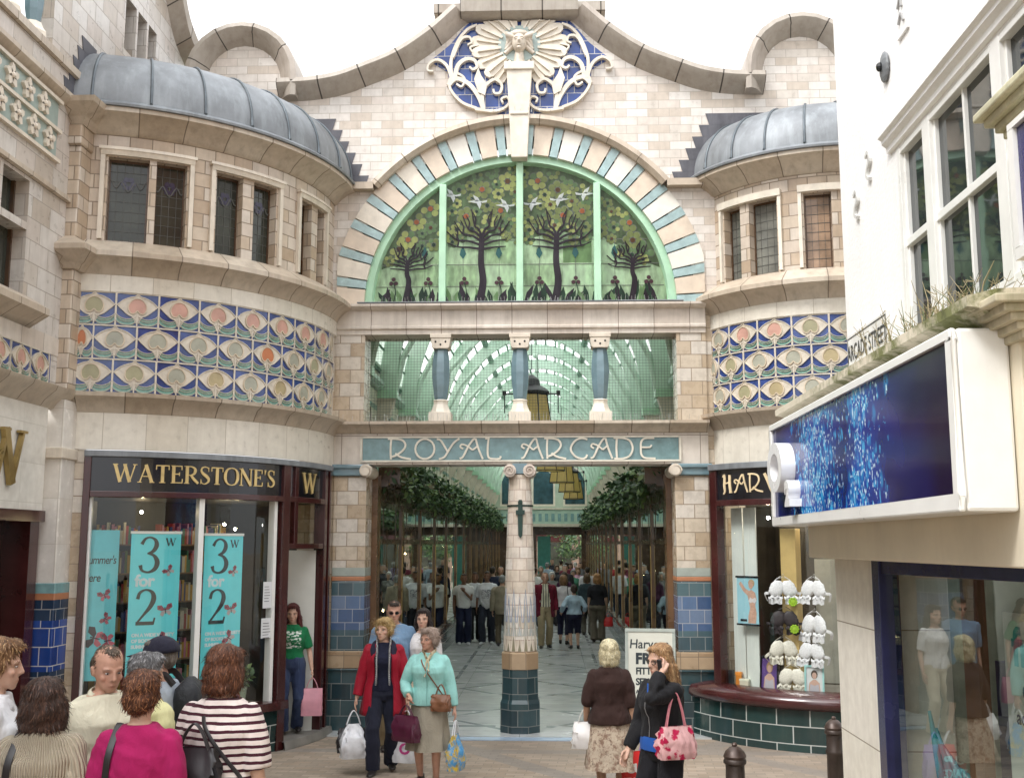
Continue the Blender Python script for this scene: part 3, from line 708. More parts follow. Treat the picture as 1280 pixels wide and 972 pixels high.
NP = MB(); NP.prism([(-2.2, 3.655), (2.2, 3.655), (2.2, 3.97), (-2.2, 3.97)], f0, -.01, .008, 0)
npo = NP.build('name_panel', [plain('grey_teal_name_panel', (.16, .265, .275), .25, .16, 8, coat=.3)], AB)
tx = MB()
for z in (3.645, 3.98): tx.prism([(-2.23, z-.012), (2.23, z-.012), (2.23, z+.012), (-2.23, z+.012)], f0, 0, .025, 0)
for x in (-2.22, 2.22): tx.prism([(x-.012, 3.65), (x+.012, 3.65), (x+.012, 3.98), (x-.012, 3.98)], f0, 0, .025, 0)
h = .285
L1 = text_len('ROYAL', NOUV, h, 1.18, .06); stroke_text(tx, 'ROYAL', NOUV, f0, -1.84, 3.672, h, .006, .026, 0, 1.18*1.66/L1, .06, 1.3)
L2 = text_len('ARCADE', NOUV, h, 1.18, .06); stroke_text(tx, 'ARCADE', NOUV, f0, .02, 3.672, h, .006, .026, 0, 1.18*1.90/L2, .06, 1.3)
tx.build('lettering', [plain('cream_raised_letter', (.70, .66, .56), .35)], npo)
# baluster columns of the gallery
for i, x in enumerate((-1.12, -.0, 1.13)):
    cb = MB()
    cb.lathe([(.085, 4.5), (.10, 4.55), (.122, 4.72), (.135, 4.9), (.128, 5.05), (.108, 5.2), (.092, 5.26)], x, .10, 8, 0, ph=rad(22.5))
    colm = cb.build('baluster_column', [M['tealcol']], AB)
    cp = MB()
    cp.box(x-.15, x+.15, -.05, .25, 5.385, 5.44, 0); cp.prism([(-.14, 5.385), (-.125, 5.26), (-.105, 5.235), (.105, 5.235), (.125, 5.26), (.14, 5.385)], lambda u, v, d: (x+u, .10-d, v), -.14, .14, 0)
    for a, b in ((-.07, 5.33), (.07, 5.33), (0, 5.29)): cp.ell((x+a, -.04, b), (.016, .01, .016), 8, 5, 1)
    cp.build('capital', [M['stone'], M['iron']], colm, bevel=.008)
    bs = MB(); bs.box(x-.155, x+.155, -.055, .255, 4.2, 4.33, 0); bs.lathe([(.155, 4.33), (.13, 4.38), (.105, 4.45), (.105, 4.49), (.115, 4.50), (.10, 4.515)], x, .10, 8, 0, ph=rad(22.5))
    bs.build('column_base', [M['stonelt']], colm)
# pigeon netting and bird spikes
nt = MB()
for i in range(101):
    x = -2.19+4.38*i/100; nt.box(x-.0016, x+.0016, .30, .303, 4.2, 5.44, 0, 'tdb')
for i in range(31):
    z = 4.21+1.22*i/30; nt.box(-2.2, 2.2, .304, .307, z-.0016, z+.0016, 0, 'lrb')
nt.build('pigeon_netting', [M['wire']], AB)
sp = MB(); rs = random.Random(5)
def spikes(x0, x1, y, z, n, hgt=.11):
    for i in range(n):
        x = x0+(x1-x0)*i/(n-1); a = rs.uniform(-.012, .012); b = rs.uniform(-.05, .02)
        sp.tube([(x, y, z), (x+a, y+b, z+hgt*rs.uniform(.7, 1.1))], .0022, 3, 0, False)
spikes(-2.15, 2.15, -.08, 4.2, 100); spikes(-2.1, 2.1, -.06, 5.885, 90, .09); spikes(-2.6, 2.6, -.14, 4.2, 40, .08)
spikes(-.45, .45, -.16, 8.66, 24, .07)
tag(sp.build('bird_spikes', [M['pin']], AB), kind='stuff')

# ---- entrance piers
def pier(x0, x1, y0, y1, name):
    p = MB()
    def bx(z0, z1, mi, o=0.0): p.box(x0-o, x1+o, y0-o, y1, z0, z1, mi)
    bx(-.1, .42, 0, .05); bx(.42, .83, 0, .02); bx(.80, .83, 0, .05); bx(.83, 1.06, 1, .03); bx(1.06, 1.34, 2, 0); bx(1.34, 1.80, 3, 0); bx(1.80, 2.0, 2, 0); bx(2.0, 2.06, 4, .004); bx(2.06, 2.18, 5, 0); bx(2.18, 3.44, 6, 0)
    return p.build(name, [M['tilegreen'], M['buffband'], M['tileteal'], M['tileblue'], M['redtile'], plain('grey_teal_band', (.34, .38, .34), .3, .1, 8), M['pier']], AB, bevel=.01)
for s in (-1, 1):
    x0, x1 = sorted((s*2.14, s*2.60))
    po = pier(x0, x1, 0, .5, 'entrance_pier')
    c = MB(); c.box(x0-.02, x1+.02, -.04, .5, 3.44, 3.60, 0); cap_in = s*2.14
    c.box(x0-.05, x1+.05, -.07, .5, 3.54, 3.60, 0)
    o = c.build('capital', [M['tealcol']], po, bevel=.015)
    v = MB(); xi = s*2.14
    v.tube([(xi, -.10, 3.51), (xi, .5, 3.51)], .088, 16, 0); v.tube([(xi, -.13, 3.50), (xi, -.1, 3.50)], .06, 14, 0)
    ribbon(v, [(xi+.085*math.cos(a)*(1-a/14), 3.50+.085*math.sin(a)*(1-a/14)) for a in np.linspace(0, 10, 22)], .018, f0, .10, .125, 0, 0)
    v.build('volute', [M['stone']], po, smooth=40)
# central octagonal column
CC = MB(); ph = rad(22.5)
CC.lathe([(.285, -.1), (.285, .40), (.262, .45), (.255, .84)], 0, .02, 8, 0, ph=ph)
CC.lathe([(.265, .84), (.265, 1.05), (.22, 1.07)], 0, .02, 8, 1, ph=ph)
ccol = CC.build('column_plinth', [M['tilegreen'], M['buffband']], AB)
sh = MB(); prof = [(.222, 1.07), (.212, 1.6), (.20, 2.2), (.178, 2.8), (.152, 3.45)]
nseg = 16
def shr(z): return float(np.interp(z, [p[1] for p in prof], [p[0] for p in prof]))
sh.lathe(prof, 0, .02, nseg, 0, ph=rad(11.25))
# zigzag of glazed diamonds round the foot of the shaft
for k in range(nseg):
    a = 2*math.pi*(k+.5)/nseg+rad(11.25)
    def cf(u, v, d, a=a):
        r = shr(v)*math.cos(math.pi/nseg)+d
        return (r*math.cos(a)-u*math.sin(a), .02+r*math.sin(a)+u*math.cos(a), v)
    for j, (zb, zt, mi) in enumerate(((1.08, 1.42, 1), (1.28, 1.66, 2), (1.46, 1.90, 3))):
        hw = .034
        top_ = zt-(.10 if k % 2 else 0)
        ribbon(sh, [(-hw, zb), (0, top_), (hw, zb)], .012, cf, .001, .006, mi, 0)
        if j < 2: sh.prism([(-hw*.7, zb), (0, zt-.14-(.1 if k % 2 else 0)), (hw*.7, zb)], cf, 0, .004, 4+j, back=False)
sh.build('column_shaft', [bricks('cream_shaft_block', [(.68, .62, .54), (.73, .68, .61), (.64, .56, .46), (.72, .64, .55)], .2, .155, (.4, .3, .24), .006, .28, .1), M['stonelt'], plain('grey_green_zigzag', (.40, .42, .37), .3), plain('blue_zigzag', (.30, .36, .46), .3), plain('olive_diamond', (.26, .24, .16), .3), plain('grey_diamond', (.42, .45, .45), .3)], AB)
cp = MB()
cp.box(-.10, .10, -.14, .3, 3.46, 3.60, 1)
for s in (-1, 1):
    cp.tube([(s*.135, -.18, 3.50), (s*.135, .3, 3.50)], .088, 16, 0)
    ribbon(cp, [(s*.135+s*.072*math.cos(a)*(1-a/14), 3.50+.072*math.sin(a)*(1-a/14)) for a in np.linspace(0, 10, 22)], .015, f0, .18, .20, 0, 0)
cp.build('column_capital', [plain('pinkish_volute', (.62, .54, .47), .4, .15, 9, dirt=.3), M['tealcol']], AB, smooth=40)
sw = MB()
fs = lambda u, v, d: (u+.01, .02-shr(v)-d, v)
sw.prism([(-.028, 2.62), (0, 2.58), (.028, 2.62), (.034, 2.86), (.03, 3.06), (-.03, 3.06), (-.034, 2.86)], fs, -.02, .03, 0)
sw.prism([(-.06, 2.9), (.06, 2.9), (.06, 2.96), (-.06, 2.96)], fs, -.02, .04, 0); sw.prism([(-.035, 3.06), (.035, 3.06), (.02, 3.10), (-.02, 3.10)], fs, -.02, .045, 0)
rows = [[((shr(3.02)+.012)*math.cos(a), .02+(shr(3.02)+.012)*math.sin(a), z) for a in np.linspace(0, 2*math.pi, 25)] for z in (3.01, 3.035)]
sw.grid(rows, 0)
sw.build('sword_emblem', [plain('dark_green_bronze', (.018, .045, .035), .35, .2, 8, .3)], AB)
# lead flashing steps either side
for s in (-1, 1):
    fl = MB()
    n = 6; x_in, x_out = (1.98+.35, 3.3); z0, z1 = 7.62, 8.66
    for i in range(n):
        za = z0+(z1-z0)*i/n; zb = za+(z1-z0)/n+.0
        xa = 2.24+.10*i
        fl.prism([(s*xa, za), (s*3.6, za), (s*3.6, zb), (s*(xa-.05), zb)] if s > 0 else [(s*xa, za), (s*(xa-.05), zb), (s*3.6, zb), (s*3.6, za)], f0, -.004, .006+.0015*i, 0, back=False)
    fl.build('lead_flashing', [M['leaddk']], AB)

# returns closing the joint between the front and the two bows
for s in (-1, 1):
    mb = MB(); x0, x1 = sorted((s*2.605, s*3.1)); mb.box(x0, x1, .03, .5, -.1, 7.7, 0)
    mb.build('party_wall', [M['pier']], AB)
# ------------------------------------------------------------------ curved corner shops
class Bow:
    """angle t in degrees: 0 at the arcade side, growing towards the street wall."""
    def __init__(s, cx, cy, R, sgn): s.cx, s.cy, s.R, s.s = cx, cy, R, sgn
    def p(s, t, r, z): return (s.cx+s.s*(r)*math.cos(rad(t)), s.cy-r*math.sin(rad(t)), z)
    def fn(s, tm, r=None):
        """flat facet mapping centred at angle tm: u along, v = z, d outward"""
        r = r or s.R
        c = np.array(s.p(tm, r, 0)); n = np.array((s.s*math.cos(rad(tm)), -math.sin(rad(tm)), 0)); tg = np.array((math.sin(rad(tm))*s.s, math.cos(rad(tm)), 0))
        # u grows to the viewer's right
        if s.s > 0: e = np.array((n[1]*-1, n[0], 0))
        else: e = np.array((-n[1], n[0], 0))
        return lambda u, v, d=0.0: tuple(c+e*u+n*d+np.array((0, 0, v)))
    def cfn(s, t0, r):
        """curved mapping: u metres of arc to the viewer's right from angle t0"""
        k = -1 if s.s > 0 else 1
        return lambda u, v, d=0.0: s.p(t0+k*math.degrees(u/r), r+d, v)
    def sweep(s, mb, prof, t0, t1, mat=0, step=2.5, ends=True):
        n = max(2, int(abs(t1-t0)/step)+1); T = np.linspace(t0, t1, n)
        rows = [[s.p(t, r, z) for t in T] for r, z in prof]
        us = [rad(abs(t-t0))*s.R for t in T]
        mb.grid(rows, mat, us=us)
        if ends and len(prof) > 2:
            for e in (0, -1): mb.face([rw[e] for rw in rows], mat)
    def wall(s, mb, r, ts, zs, holes, depth, mat=0, step=3.0, matrev=None):
        """ts, zs breakpoints; holes set of (i, j) cells"""
        matrev = mat if matrev is None else matrev
        for i in range(len(ts)-1):
            n = max(1, int(round((ts[i+1]-ts[i])/step))); T = np.linspace(ts[i], ts[i+1], n+1)
            for j in range(len(zs)-1):
                if (i, j) not in holes:
                    mb.grid([[s.p(t, r, z) for t in T] for z in (zs[j], zs[j+1])], mat, us=[rad(t)*s.R for t in T], vs=[zs[j], zs[j+1]])
                else:
                    for t in (ts[i], ts[i+1]):
                        mb.face([s.p(t, r, zs[j]), s.p(t, r-depth, zs[j]), s.p(t, r-depth, zs[j+1]), s.p(t, r, zs[j+1])], matrev)
                    for z in (zs[j], zs[j+1]):
                        mb.grid([[s.p(t, r, z) for t in T], [s.p(t, r-depth, z) for t in T]], matrev)
BL = Bow(-5.6, 0.0, 2.97, 1)
BR = Bow(4.4, 0.75, 1.83, -1)

_hh = [(0, .50), (.16, .47), (.31, .37), (.43, .20), (.49, .0), (.47, -.20), (.38, -.37), (.25, -.43), (.12, -.38), (.04, -.27)]
HEART = [(.5+.44*x, .60+.50*y) for x, y in _hh+[(-x, y) for x, y in _hh[:0:-1]]+[(-.04, -.27)][:0]]
def eye_poly(g=1.0):
    h = [(.5, .97), (.43, .91), (.31, .87), (.16, .78), (.02, .63), (.09, .53), (.19, .44), (.29, .35), (.38, .30), (.45, .22), (.48, .12)]
    p = h+[(1-x, y) for x, y in h[::-1][0:]]
    return p
EYE = eye_poly()
def tile_motif(mb, fn, w, h, heart_mat, rnd):
    """blue ground with a cream eye, an inverted heart and green waves; materials: 0 blue 1 cream 2 green 3.. hearts"""
    f = lambda u, v, d: fn((u-.5)*w, v*h, d)
    mb.face([f(0, 0, .002), f(1, 0, .002), f(1, 1, .002), f(0, 1, .002)], 0)
    mb.prism(EYE, f, .002, .010, 1, back=False)
    ribbon(mb, [(.03, .64), (.16, .80), (.30, .89), (.44, .93), (.5, .985), (.56, .93), (.70, .89), (.84, .80), (.97, .64)], .028, f, .0, .022, 1, 3) if False else None
    def rib(pts, wd, d=.02, m=1, sm=3):
        P = catmull(pts, sm); L = []; Rr = []
        for i in range(len(P)):
            t = P[min(i+1, len(P)-1)]-P[max(i-1, 0)]; t[0] *= w; t[1] *= h; t = t/(np.linalg.norm(t)+1e-9); n = np.array([-t[1]/w, t[0]/h])*wd/2
            L.append(P[i]+n); Rr.append(P[i]-n)
        rows = [[f(q[0], q[1], .002) for q in L], [f(q[0], q[1], d) for q in L], [f(q[0], q[1], d) for q in Rr], [f(q[0], q[1], .002) for q in Rr]]
        mb.grid(rows, m)
    rib([(.02, .63), (.16, .78), (.31, .87), (.43, .91), (.5, .985)], .009); rib([(.98, .63), (.84, .78), (.69, .87), (.57, .91), (.5, .985)], .009)
    rib([(.02, .63), (.19, .44), (.29, .345), (.40, .28), (.47, .10)], .007); rib([(.98, .63), (.81, .44), (.71, .345), (.60, .28), (.53, .10)], .007)
    for k, (dx, dy) in enumerate(((0, 0),)):
        mb.prism(HEART, f, .01, .017, heart_mat, back=False)
        rib(HEART+[HEART[0]], .013, .024, 4)
    for s in (0, 1):
        def X(p): return [(1-x if s else x, y) for x, y in p]
        mb.face([f(x, y, .006) for x, y in X([(.0, .36), (.10, .26), (.24, .21), (.38, .24), (.47, .30), (.45, .13), (.34, .05), (.18, .05), (.06, .11), (0, .18)])], 2)
        rib(X([(.0, .37), (.10, .27), (.24, .22), (.38, .25), (.47, .31)]), .006)
        rib(X([(.0, .18), (.06, .11), (.18, .05), (.34, .05), (.46, .13)]), .005)
        rib(X([(.02, .30), (.12, .19), (.24, .155), (.36, .17), (.46, .24)]), .0035)
        if rnd.random() < .9: mb.face([f(x, y, .004) for x, y in X([(.02, .09), (.2, .03), (.4, .04), (.46, .09), (.3, .06), (.15, .055)])], 2)
    mb.prism([(.485, .03), (.515, .03), (.512, .36), (.488, .36)], f, .002, .018, 1, back=False)
    for a, b in (((-.018, 0), (.018, 1)), ((.982, 0), (1.018, 1))):
        mb.prism([(a[0], 0), (b[0], 0), (b[0], 1), (a[0], 1)], f, .0, .016, 1, back=False)
    for y in (0, 1):
        mb.prism([(0, y-.02), (1, y-.02), (1, y+.02), (0, y+.02)], f, .0, .014, 1, back=False)
hp = [('olive_heart', (.33, .31, .19)), ('pink_heart', (.52, .30, .24)), ('sage_heart', (.36, .36, .29)), ('rust_heart', (.48, .17, .07)), ('tan_heart', (.40, .33, .19))]
FR_M = [M['_b'] if '_b' in M else plain('frieze_blue_glaze', (.030, .060, .215), .16, .25, 9, coat=.5), plain('frieze_cream_glaze', (.60, .545, .455), .3, .1, 14, coat=.2), plain('frieze_sea_green_glaze', (.17, .33, .28), .2, .2, 20, coat=.3)]
FR_M += [plain(hp[0][0], hp[0][1], .3), plain('frieze_outline', (.56, .47, .35), .35)]+[plain(n, c, .3) for n, c in hp[1:]]
HMI = {0: 3, 1: 5, 2: 6, 3: 7, 4: 8}
def frieze(bow, t_edges_rows, z0, z1, name, parent, hearts, seed):
    mb = MB(); rnd = random.Random(seed); hh = (z1-z0)/3
    for r, edges in enumerate(t_edges_rows):
        zb = z1-(r+1)*hh
        for i in range(len(edges)-1):
            a, b = edges[i], edges[i+1]
            w = 2*bow.R*math.sin(rad(abs(b-a))/2)
            fn0 = bow.fn((a+b)/2, bow.R*math.cos(rad(b-a)/2)+.012)
            tile_motif(mb, (lambda u, v, d=0.0, fn0=fn0, zb=zb: fn0(u, zb+v, d)), w, hh, HMI[hearts[r][i % len(hearts[r])]], rnd)
    return mb.build(name, FR_M, parent)

PALEGL = [darkglass('pale_net_curtain_glass', (.16, .155, .12), .5, .1), darkglass('grey_curtain_glass', (.15, .15, .13), .5, .1), darkglass('tan_blind_glass', (.30, .20, .13), .5, .12)]
def upper_bow(bow, B, dz, t_end, tiles, wins, hearts, seed, R):
    """everything above the shopfront; wins: list of (t0, t1)"""
    Z = lambda z: z+dz
    mb = MB()
    bow.sweep(mb, [(R+.02, 3.57), (R+.02, Z(4.0))], 0, t_end, 0, ends=False)
    mb.build('cream_fascia', [M['fascia']], B)
    mb = MB(); bow.sweep(mb, [(R, Z(3.99)), (R+.03, Z(4.0)), (R+.05, Z(4.04)), (R+.10, Z(4.12)), (R+.19, Z(4.17)), (R+.20, Z(4.215)), (R-.02, Z(4.23))], -2, t_end, 0)
    mb.build('lower_cornice', [M['mould']], B, smooth=30)
    mb = MB(); bow.sweep(mb, [(R-.01, Z(4.2)), (R-.01, Z(5.42))], 0, t_end, 0, ends=False); mb.build('frieze_backing', [M['stone']], B)
    frieze(bow, tiles, Z(4.225), Z(5.415), 'tile_frieze', B, hearts, seed)
    mb = MB()
    bow.sweep(mb, [(R, Z(5.40)), (R+.03, Z(5.42)), (R+.03, Z(5.62))], 0, t_end, 0, ends=False)
    mb.build('plain_band', [M['fascia']], B)
    mb = MB(); bow.sweep(mb, [(R, Z(5.61)), (R+.04, Z(5.62)), (R+.07, Z(5.68)), (R+.15, Z(5.76)), (R+.24, Z(5.80)), (R+.24, Z(5.86)), (R+.06, Z(5.99)), (R-.02, Z(6.04)), (R-.05, Z(6.045))], -2, t_end, 0)
    mb.build('sill_cornice', [M['mould']], B, smooth=30)
    # window storey
    ts = [0]; holes = set()
    for a, b in sorted(wins):
        ts += [a, b]
    ts.append(t_end)
    holes = {(2*i+1, 0) for i in range(len(wins))}
    mb = MB(); bow.wall(mb, R-.05, ts, [Z(6.045), Z(7.08), Z(7.37)], holes, .16, 0)
    mb.build('window_storey_wall', [M['pierdk']], B)
    # label mould over and round pairs
    for a, b in wins:
        fm = MB()
        rr = R-.2
        def fr(t0, t1, z0, z1): bow.sweep(fm, [(rr, z0), (rr+.03, z0), (rr+.03, z1), (rr, z1)], t0, t1, 0)
        fr(a, b, Z(6.045), Z(6.085)); fr(a, b, Z(7.05), Z(7.08)); dt = math.degrees(.02/R)
        fr(a, a+dt, Z(6.085), Z(7.05)); fr(b-dt, b, Z(6.085), Z(7.05))
        wf = fm.build('window_frame', [M['woodbrown']], B)
        pn = MB(); bow.sweep(pn, [(rr+.012, Z(6.08)), (rr+.012, Z(7.06))], a+dt*.9, b-dt*.9, 0, ends=False)
        k = max(2, int(rad(b-a)*R/.11)+1)
        for q in range(1, k):
            t = a+(b-a)*q/k; bow.sweep(pn, [(rr+.012, Z(6.08)), (rr+.017, Z(6.08)), (rr+.017, Z(7.06)), (rr+.012, Z(7.06))], t-.06, t+.06, 1)
        for q in range(1, 8):
            z = Z(6.08+.98*q/8); bow.sweep(pn, [(rr+.012, z-.003), (rr+.017, z-.003), (rr+.017, z+.003), (rr+.012, z+.003)], a+dt, b-dt, 1)
        tm = (a+b)/2; fnw = bow.fn(tm, rr+.02)
        if dz == 0:
            for da in range(0, 360, 60):
                pn.face([fnw(.055*math.cos(rad(da))+u*.034, Z(6.80)+.055*math.sin(rad(da))+v*.034, 0) for u, v in circ(0, 0, 1, 1, 8)], 2)
            ribbon(pn, [(-.2, Z(6.84)), (-.14, Z(6.74)), (-.08, Z(6.82)), (0, Z(6.70)), (.08, Z(6.82)), (.14, Z(6.74)), (.2, Z(6.84))], .014, fnw, -.004, .002, 1, 4)
        pn.build('leaded_pane', [M['glassdk'] if dz == 0 else PALEGL[min(2, int(tm//35))], plain('pane_lead', (.075, .075, .065), .5), plain('violet_pane', (.035, .03, .06), .2)], wf)
    mb = MB(); bow.sweep(mb, [(R-.05, Z(7.34)), (R-.01, Z(7.36)), (R+.02, Z(7.40)), (R+.05, Z(7.43)), (R+.14, Z(7.50)), (R+.24, Z(7.545)), (R+.24, Z(7.60)), (R-.1, Z(7.62))], -2, t_end, 0)
    mb.build('eaves_cornice', [M['mould']], B, smooth=30)
    return Z

# ---------------------------------------------------------------- bookshop (left)
BK = empty('bookshop_building', 'curved cream and tile corner bookshop with a lead dome roof beside the left street', 'shop building', (-4.0, -2.4, 0))
edges = [80.3-9.15*i for i in range(9)]+[4.0]
edges2 = [80.3, 75.6]+[75.6-9.15*i for i in range(1, 9)]
wL = [(65.4, 74.6), (56.7, 63.8), (42.4, 49.4), (32.0, 39.2), (17.2, 22.8), (9.6, 14.0)]
upper_bow(BL, BK, 0.0, 80.5, [edges, edges2, edges], wL, [[0, 1, 1, 1, 1, 1, 1, 1, 2], [3, 2, 2, 2, 2, 3, 2, 0, 2, 0], [0, 0, 2, 4, 2, 4, 2, 2, 2]], 3, BL.R)
# label moulds above window pairs
mb = MB()
for a, b in ((55.2, 76.2), (30.4, 51.0), (8.2, 24.2)):
    for r0, z0, z1, e in ((BL.R-.05, 7.09, 7.15, 0), (BL.R-.05, 7.15, 7.19, .4)):
        BL.sweep(mb, [(r0, z0), (r0+.05+.03*(e > 0), z0), (r0+.07, z1), (r0, z1)], a-e, b+e, 0)
    for t in (a, b-1.0):
        BL.sweep(mb, [(BL.R-.05, 6.06), (BL.R-.005, 6.06), (BL.R-.005, 7.09), (BL.R-.05, 7.09)], t, t+1.0, 0)
mb.build('window_label_mould', [M['stone']], BK)
# dome
def dome(bow, R, z0, h, run, t0, t1, B, ribs, name='lead_dome_roof'):
    mb = MB(); prof = [(R-.06, z0-.035), (R+.235, z0-.007), (R+.27, z0-.007), (R+.275, z0+.02), (R+.23, z0+.06)]
    A = np.linspace(0, 90, 12)
    prof += [(R+.21-run*(1-math.cos(rad(a))), z0+.07+h*math.sin(rad(a))) for a in A]+[(R-run-.35, z0+h+.10)]
    bow.sweep(mb, prof, t0, t1, 0, step=2.0, ends=False)
    d = mb.build(name, [M['lead']], B, smooth=50)
    rb = MB()
    for t in ribs:
        rb.tube([bow.p(t, r+.008, z+.004) for r, z in prof[4:]], .017, 6, 0)
    rb.build('lead_roll', [M['leadroll']], d, smooth=60)
dome(BL, BL.R, 7.61, .84, .78, -3, 86, BK, [78, 66, 54.5, 43.5, 33, 22.5, 12, 3])
# end pilaster at the street corner
px0, px1 = -5.22, -5.055
pl = MB()
pl.box(px0, px1+.04, -3.14, -2.7, 4.23, 5.62, 0); pl.box(px0, px1+.04, -3.14, -2.7, 6.0, 7.1, 0); pl.box(px0-.03, px1+.06, -3.19, -2.7, 7.1, 7.34, 0)
pl.build('corner_pilaster', [M['pierdk']], BK, bevel=.02)
pl = MB()
pl.grid([[(x, y, z) for x, y in ((px0-.02-o, -2.6), (px0-.02-o, -3.18-o), (px1+.06+o, -3.18-o), (px1+.10+o, -2.6))] for o, z in ((-.15, 7.33), (0, 7.34), (.05, 7.42), (.20, 7.54), (.22, 7.6), (-.1, 7.66))], 0)
pl.build('pilaster_capital', [M['mould']], BK); pl = MB()
pl.grid([[(x, y, z) for x, y in ((px0-.02-o, -2.6), (px0-.02-o, -3.18-o), (px1+.06+o, -3.18-o), (px1+.10+o, -2.6))] for o, z in ((-.15, 5.61), (0, 5.62), (.05, 5.68), (.2, 5.80), (.2, 5.86), (-.05, 6.02))], 0)
pl.build('pilaster_cornice', [M['mould']], BK)
# the shop's ground floor: pier between the bow and the street wing
pr = MB()
pr.box(-5.2, -4.98, -3.24, -2.8, -.1, 1.9, 1); pr.box(-5.2, -4.98, -3.24, -2.8, 1.9, 4.1, 0)
for z0, z1, mi in ((-.1, .95, 3), (.95, 1.0, 3), (1.0, 1.14, 4), (1.14, 1.68, 2), (1.68, 1.90, 4), (1.9, 1.97, 5), (1.97, 2.08, 6)):
    pr.box(-5.215, -4.965, -3.255, -2.8, z0, z1, mi)
pr.box(-5.27, -4.95, -3.3, -2.8, 3.44, 3.56, 7); 
pr.build('corner_pier', [bricks('white_glazed_block', [(.70, .66, .60), (.72, .69, .64)], .5, .5, (.5, .46, .4), .004, .25, .1, offset=0), M['pier'], M['bluebright'], M['pier'], bricks('navy_tile', [(.02, .04, .08), (.03, .055, .1)], .2, .18, (.3, .3, .3), .006, .15, 0), M['redtile'], M['teal'], M['stone']], BK, bevel=.01)
pr = MB(); BL.wall(pr, BL.R, [75.8, 81.5], [-.1, 3.57], set(), .1, 0); pr.build('jamb_wall', [M['pier']], BK)
pr = MB(); BL.wall(pr, BL.R-.02, [-1, 4.2], [-.1, 3.57], set(), .1, 0); pr.build('jamb_wall', [M['pier']], BK)
# shopfront
RS = BL.R+.01
sf = MB()
def post(t0, t1, z0, z1, o=.05, m=0): BL.sweep(sf, [(RS-.10, z0), (RS+o, z0), (RS+o, z1), (RS-.10, z1)], t0, t1, m)
post(75.9, 74.4, .55, 3.5, .05); post(28.6, 26.2, .0, 3.5, .06); post(24.0, 22.6, 2.5, 3.5, .04); post(9.2, 7.4, 0.02, 3.5, .05); post(5.6, 4.2, 0.02, 3.5, .05)
post(75.9, 4.2, 3.49, 3.56, .07, 1)
post(74.4, 26.2, 3.03, 3.10, .06); post(26.2, 9.2, 3.03, 3.10, .05); post(26.2, 9.2, 2.44, 2.51, .04)
post(75.9, 26.2, .50, .60, .12)
shopf = sf.build('shopfront_frame', [M['wood'], M['lead']], BK, bevel=.006)
sf = MB(); post(51.0, 49.8, .6, 3.03, .02); post(75.0, 73.9, .6, 3.03, .0); post(30.4, 29.4, .6, 3.03, .0); sf.build('white_mullion', [M['whitepaint']], shopf)
sf = MB(); BL.sweep(sf, [(RS+.02, -.1), (RS+.06, .50)], 76.5, 26.2, 0, ends=False); sf.build('stall_riser', [M['riser']], BK)
sf = MB(); BL.sweep(sf, [(RS+.01, 3.10), (RS+.01, 3.49)], 74.4, 28.6, 0, ends=False); BL.sweep(sf, [(RS+.005, 3.10), (RS+.005, 3.49)], 22.6, 9.2, 0, ends=False)
sign = sf.build('shop_sign', [M['black']], BK)
lt = MB(); hh = .205
fnc = BL.cfn(69.8, RS+.012)
Ln = text_len("WATERSTONE'S", SERIF, hh, 1.0, .03)
stroke_text(lt, "WATERSTONE'S", SERIF, fnc, 0, 3.205, hh, .0, .012, 0, 2.03/Ln, .03, 1.05)
lt.build('lettering', [M['goldpaint']], sign); lt = MB()
fnc = BL.cfn(20.3, RS+.008); stroke_text(lt, 'W', SERIF, fnc, 0, 3.16, .26, .0, .012, 0, 1.05, 0, 1.0)
lt.build('lettering', [M['goldpaint']], sign)
for a, b in ((74.4, 51.0), (49.8, 28.6)):
    sf = MB(); BL.sweep(sf, [(RS-.03, .6), (RS-.03, 3.03)], a, b, 0, ends=False); sf.build('window_pane', [M['glass']], shopf, smooth=60)
sf = MB(); BL.sweep(sf, [(RS-.04, 2.51), (RS-.04, 3.03)], 26.2, 9.2, 0, ends=False); sf.build('fanlight_pane', [M['glass']], shopf)
# open white door leaf folded back, doorway step
dr = MB(); q = BL.p(10.0, RS-.05, 0); q2 = BL.p(17.5, RS-.62, 0)
d = np.array(q2)-np.array(q); d = d/np.linalg.norm(d); n_ = np.array((-d[1], d[0], 0))
fd = lambda u, v, dd=0.0: tuple(np.array(q)+d*u+n_*dd+np.array((0, 0, v)))
dr.prism([(0, .08), (.62, .08), (.62, 2.42), (0, 2.42)], fd, -.02, .02, 0)
dop = dr.build('shop_door', [plain('off_white_door', (.60, .60, .55), .4, .06, 3)], BK)
hw = MB()
for z in (.5, 1.3, 1.65, 2.1):
    hw.prism([(.40, z), (.44, z), (.44, z+.05), (.40, z+.05)], fd, -.04, .04, 0)
hw.build('handle', [M['iron']], dop)
st = MB()
T = np.linspace(3, 27, 9)
st.grid([[BL.p(t, r, z) for t in T] for r, z in ((2.0, .10), (RS+.10, .10), (RS+.12, .02), (RS+.12, -.1))], 0)
st.build('door_step', [plain('worn_step_stone', (.20, .19, .17), .6, .2, 4)], BK)
